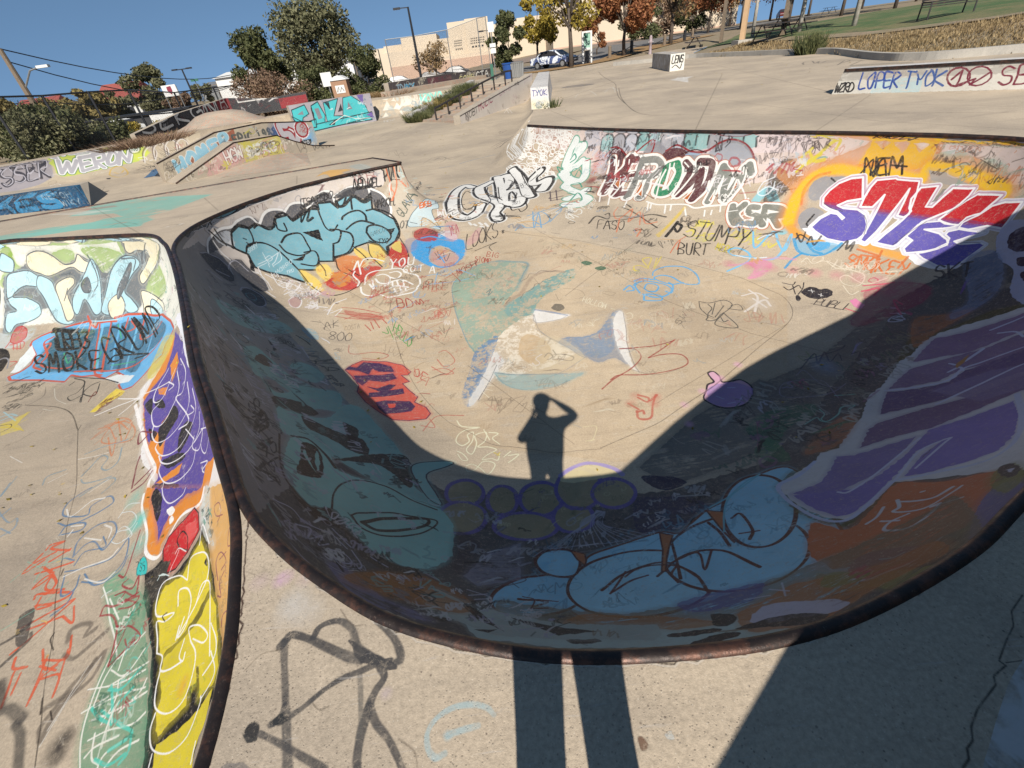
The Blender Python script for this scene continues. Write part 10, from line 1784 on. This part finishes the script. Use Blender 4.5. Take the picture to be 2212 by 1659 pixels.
for i, (px, py) in enumerate(((1317, 126), (1364, 114), (1435, 99), (1478, 89), (1495, 84))):
    x, y = G(px, py); z_ = gz(x, y); o = empty('bollard', (x, y, z_), bl[i]+' wooden bollard from the left beside the road', 'bollard', 'wooden bollards along the road'); m = MB(); m.lathe([(.15, -.1), (.15, .85), (.12, .92)], (0, 0, 0), 10); m.build('post', M_wood if i % 2 == 0 else M_black, o)
    if prev: m = MB(); a, b = prev, Vector((x, y, z_+.55)); m.tube([a.lerp(b, q/8)-Vector((0, 0, .25*4*(q/8)*(1-q/8)))-o.location for q in range(9)], .03, 4); m.build('chain', M_black, o)
    prev = Vector((x, y, z_+.55))
# ---------------------------------------------------------------- cars
def car(name, loc, rz, mat, label, s=1., group=None):
    o = empty(name, loc, label, 'car', group, rz); o.scale = (s, s, s)
    pr = [(-2.25, .38), (-2.3, .75), (-2.15, .95), (-1.6, 1.02), (-1.05, 1.42), (-.2, 1.50), (.55, 1.42), (1.25, 1.0), (2.0, .86), (2.28, .7), (2.3, .38)]; wd = lambda z: .9-.20*max(0, z-.95)/.5
    V = [(x, s_*wd(z), z) for s_ in (-1, 1) for x, z in pr]; n = len(pr); m = MB(); m.add(V, [tuple(range(n)), tuple(range(2*n-1, n-1, -1))]+[(i, n+i, n+(i+1) % n, (i+1) % n) for i in range(n)]); b_ = bevel(m.build('body', mat, o), .07, 3)
    m = MB()
    for sy in (-1, 1): y = lambda z: sy*(wd(z)+.012); m.add([(-1.35, y(1.05), 1.05), (-.95, y(1.36), 1.36), (-.1, y(1.43), 1.43), (.45, y(1.36), 1.36), (1.0, y(1.05), 1.05)], [(0, 1, 2, 3, 4)])
    m.add([(.62, -.66, 1.40), (.62, .66, 1.40), (1.22, .8, 1.04), (1.22, -.8, 1.04)], [(0, 1, 2, 3)]); m.add([(-1.1, -.66, 1.42), (-1.1, .66, 1.42), (-1.6, .8, 1.06), (-1.6, -.8, 1.06)], [(3, 2, 1, 0)]); g = m.build('windows', M_dark, o); g.data.transform(Matrix.Translation((0, 0, .012)))
    for wx in (-1.42, 1.42):
        for sy in (-1, 1):
            m = MB(); m.tube([(wx, sy*.72, .34), (wx, sy*.93, .34)], .34, 20); w = m.build('wheel', M_black, o); m = MB(); m.tube([(wx, sy*.9, .34), (wx, sy*.945, .34)], .2, 14); m.build('rim', M_grey, w)
    for sy in (-1, 1): m = MB(); m.box(2.22, sy*.72-.17, .66, 2.33, sy*.72+.17, .8); m.build('headlight', M_white, o)
    m = MB(); m.box(2.27, -.55, .42, 2.335, .55, .72); m.build('grille', M_black, o); m = MB(); m.box(2.33, -.25, .52, 2.35, .25, .63); m.build('number_plate', M_white, o); return o
t = NT('splatter_wrap'); v = t.obj(); c = t.mix(t.ramp(t.noise(1.1, 4, .7, v, 1.5), [(.47, 0.), (.50, 1.)]), (.60, .62, .64), (.05, .07, .16)); c = t.mix(t.ramp(t.noise(3, 5, .7, v, 2), [(.6, 0.), (.63, 1.)]), c, (.28, .34, .42)); car('parked_car', (7.2, 46.6, gz(7.2, 46.6)), math.radians(-38), t.out(c, .25), 'white car wrapped in dark blue splashes parked behind the tree', .85)
cg = 'cars parked in front of the beige building'; c1_ = None
for i, (px, Y, lb, cc) in enumerate(((863, 76, 'silver car left of the yellow drum', (.4, .4, .4)), (930, 80, 'dark grey car parked under the thin tree', (.12, .11, .11)), (985, 84, 'black car farthest right in front of the building', (.03, .03, .035)))):
    p = base_at(px, Y, 178); car('parked_car', p, math.radians(175 if i else 5), flat('car_paint', cc, .3), lb, 1., cg)
p = base_at(255, 48, 262); car('parked_car', (p[0], 48, p[2]), 2.6, M_white, 'white car half hidden behind the chain fence'); p = base_at(596, 54, 212); car('parked_car', p, 2.4, flat('silver', (.45, .45, .46), .3), 'pale car behind the bare brush below the tallest tree')
# ---------------------------------------------------------------- picnic place on the right
def picnic(px, py, rz, lb, s=1.):
    x, y = G(px, py); o = empty('picnic_table', (x, y, gz(x, y)), lb, 'picnic table', 'picnic tables under the trees', rz); m = MB()
    for k in range(5): m.box(-1.1, -.38+k*.155, .74, 1.1, -.24+k*.155, .78)
    m.build('tabletop', MT['steel'], o)
    for sy in (-1, 1): m = MB(); m.box(-1.1, sy*.72-.13, .43, 1.1, sy*.72+.13, .47); m.build('bench_seat', MT['steel'], o)
    for sx in (-.8, .8):
        for sy in (-1, 1): m = MB(); m.tube([(sx, sy*.1, .74), (sx, sy*.62, 0)], .03, 6); m.build('leg', MT['steel'], o)
        m = MB(); m.tube([(sx, -.72, .43), (sx, .72, .43)], .03, 6); m.build('crossbar', MT['steel'], o)
picnic(1668, 88, .2, 'nearest picnic table between the dark posts'); picnic(1702, 74, .3, 'picnic table just behind the nearest one'); picnic(1500, 100, 1.2, 'small picnic table far left beside the path'); picnic(1790, 30, .4, 'farther picnic table by the road at the top')
x, y = G(2040, 38); o = empty('park_bench', (x, y, gz(x, y)), 'dark slatted metal bench at the top right beside the path', 'bench', rz=-.35+.3); m = MB()
for k in range(5): m.box(-1., -.25+k*.1, .44, 1., -.18+k*.1, .46)
m.build('seat', MT['steel'], o); m = MB()
for k in range(6): m.box(-1., .27+k*.01, .5+k*.08, 1., .29+k*.01, .555+k*.08)
m.build('backrest', MT['steel'], o)
for sx in (-.95, .95): m = MB(); m.tube([(sx, -.28, 0), (sx, -.25, .6), (sx, .25, .62)], .03, 6); m.tube([(sx, .3, 0), (sx, .28, .95)], .03, 6); m.build('leg', MT['steel'], o)
def timber(px, py, H, r_, mat, name, lb, lean=0): x, y = G(px, py); m = MB(); m.tube([(0, 0, -.2), (lean, 0, H)], [r_, r_*.9], 8 if r_ < .15 else 4); o = m.build(name, mat, label=lb, cat='post' if 'post' in name else 'tree', loc=(x, y, gz(x, y))); return o
timber(1602, 91, 5.2, .19, flat('pale_wood', (.52, .34, .19)), 'shelter_post', 'pale orange wooden post on a small concrete footing'); timber(1557, 92, 5.5, .17, M_wood, 'shelter_post', 'dark wooden post left of the pale orange one'); timber(1690, 76, 5.5, .17, M_wood, 'shelter_post', 'dark wooden post standing behind the picnic tables')
x, y = G(1602, 92); m = MB(); m.box(-.45, -.45, -.1, .45, .45, .14); m.build('footing', MT['kerb'], label='square concrete footing under the pale orange post', cat='footing', loc=(x, y, gz(x, y)))
wt = simple('whitewashed_bark', (.46, .42, .36), (.22, .19, .15), 5, .9)
for i, (px, py, lb) in enumerate(((1725, 70, 'slender tree with whitewashed trunk right of the picnic tables'), (1844, 57, 'slender tree with pale trunk standing alone on the lawn'), (1625, 80, 'slender pale trunk behind the pale orange post'))):
    x, y = G(px, py); o = tree('tree', (x, y, gz(x, y)), 7., 4, gold, lb, 1600, .13, .13, 90+i, .42, 10, tw=80)
    for c_ in o.children:
        if c_.name.startswith('trunk'): c_.data.materials[0] = wt
p = G(1690, 40); car('parked_car', (*p, gz(*p)), 1.2, flat('maroon_paint', (.10, .02, .02), .3), 'dark maroon car parked beyond the picnic tables')
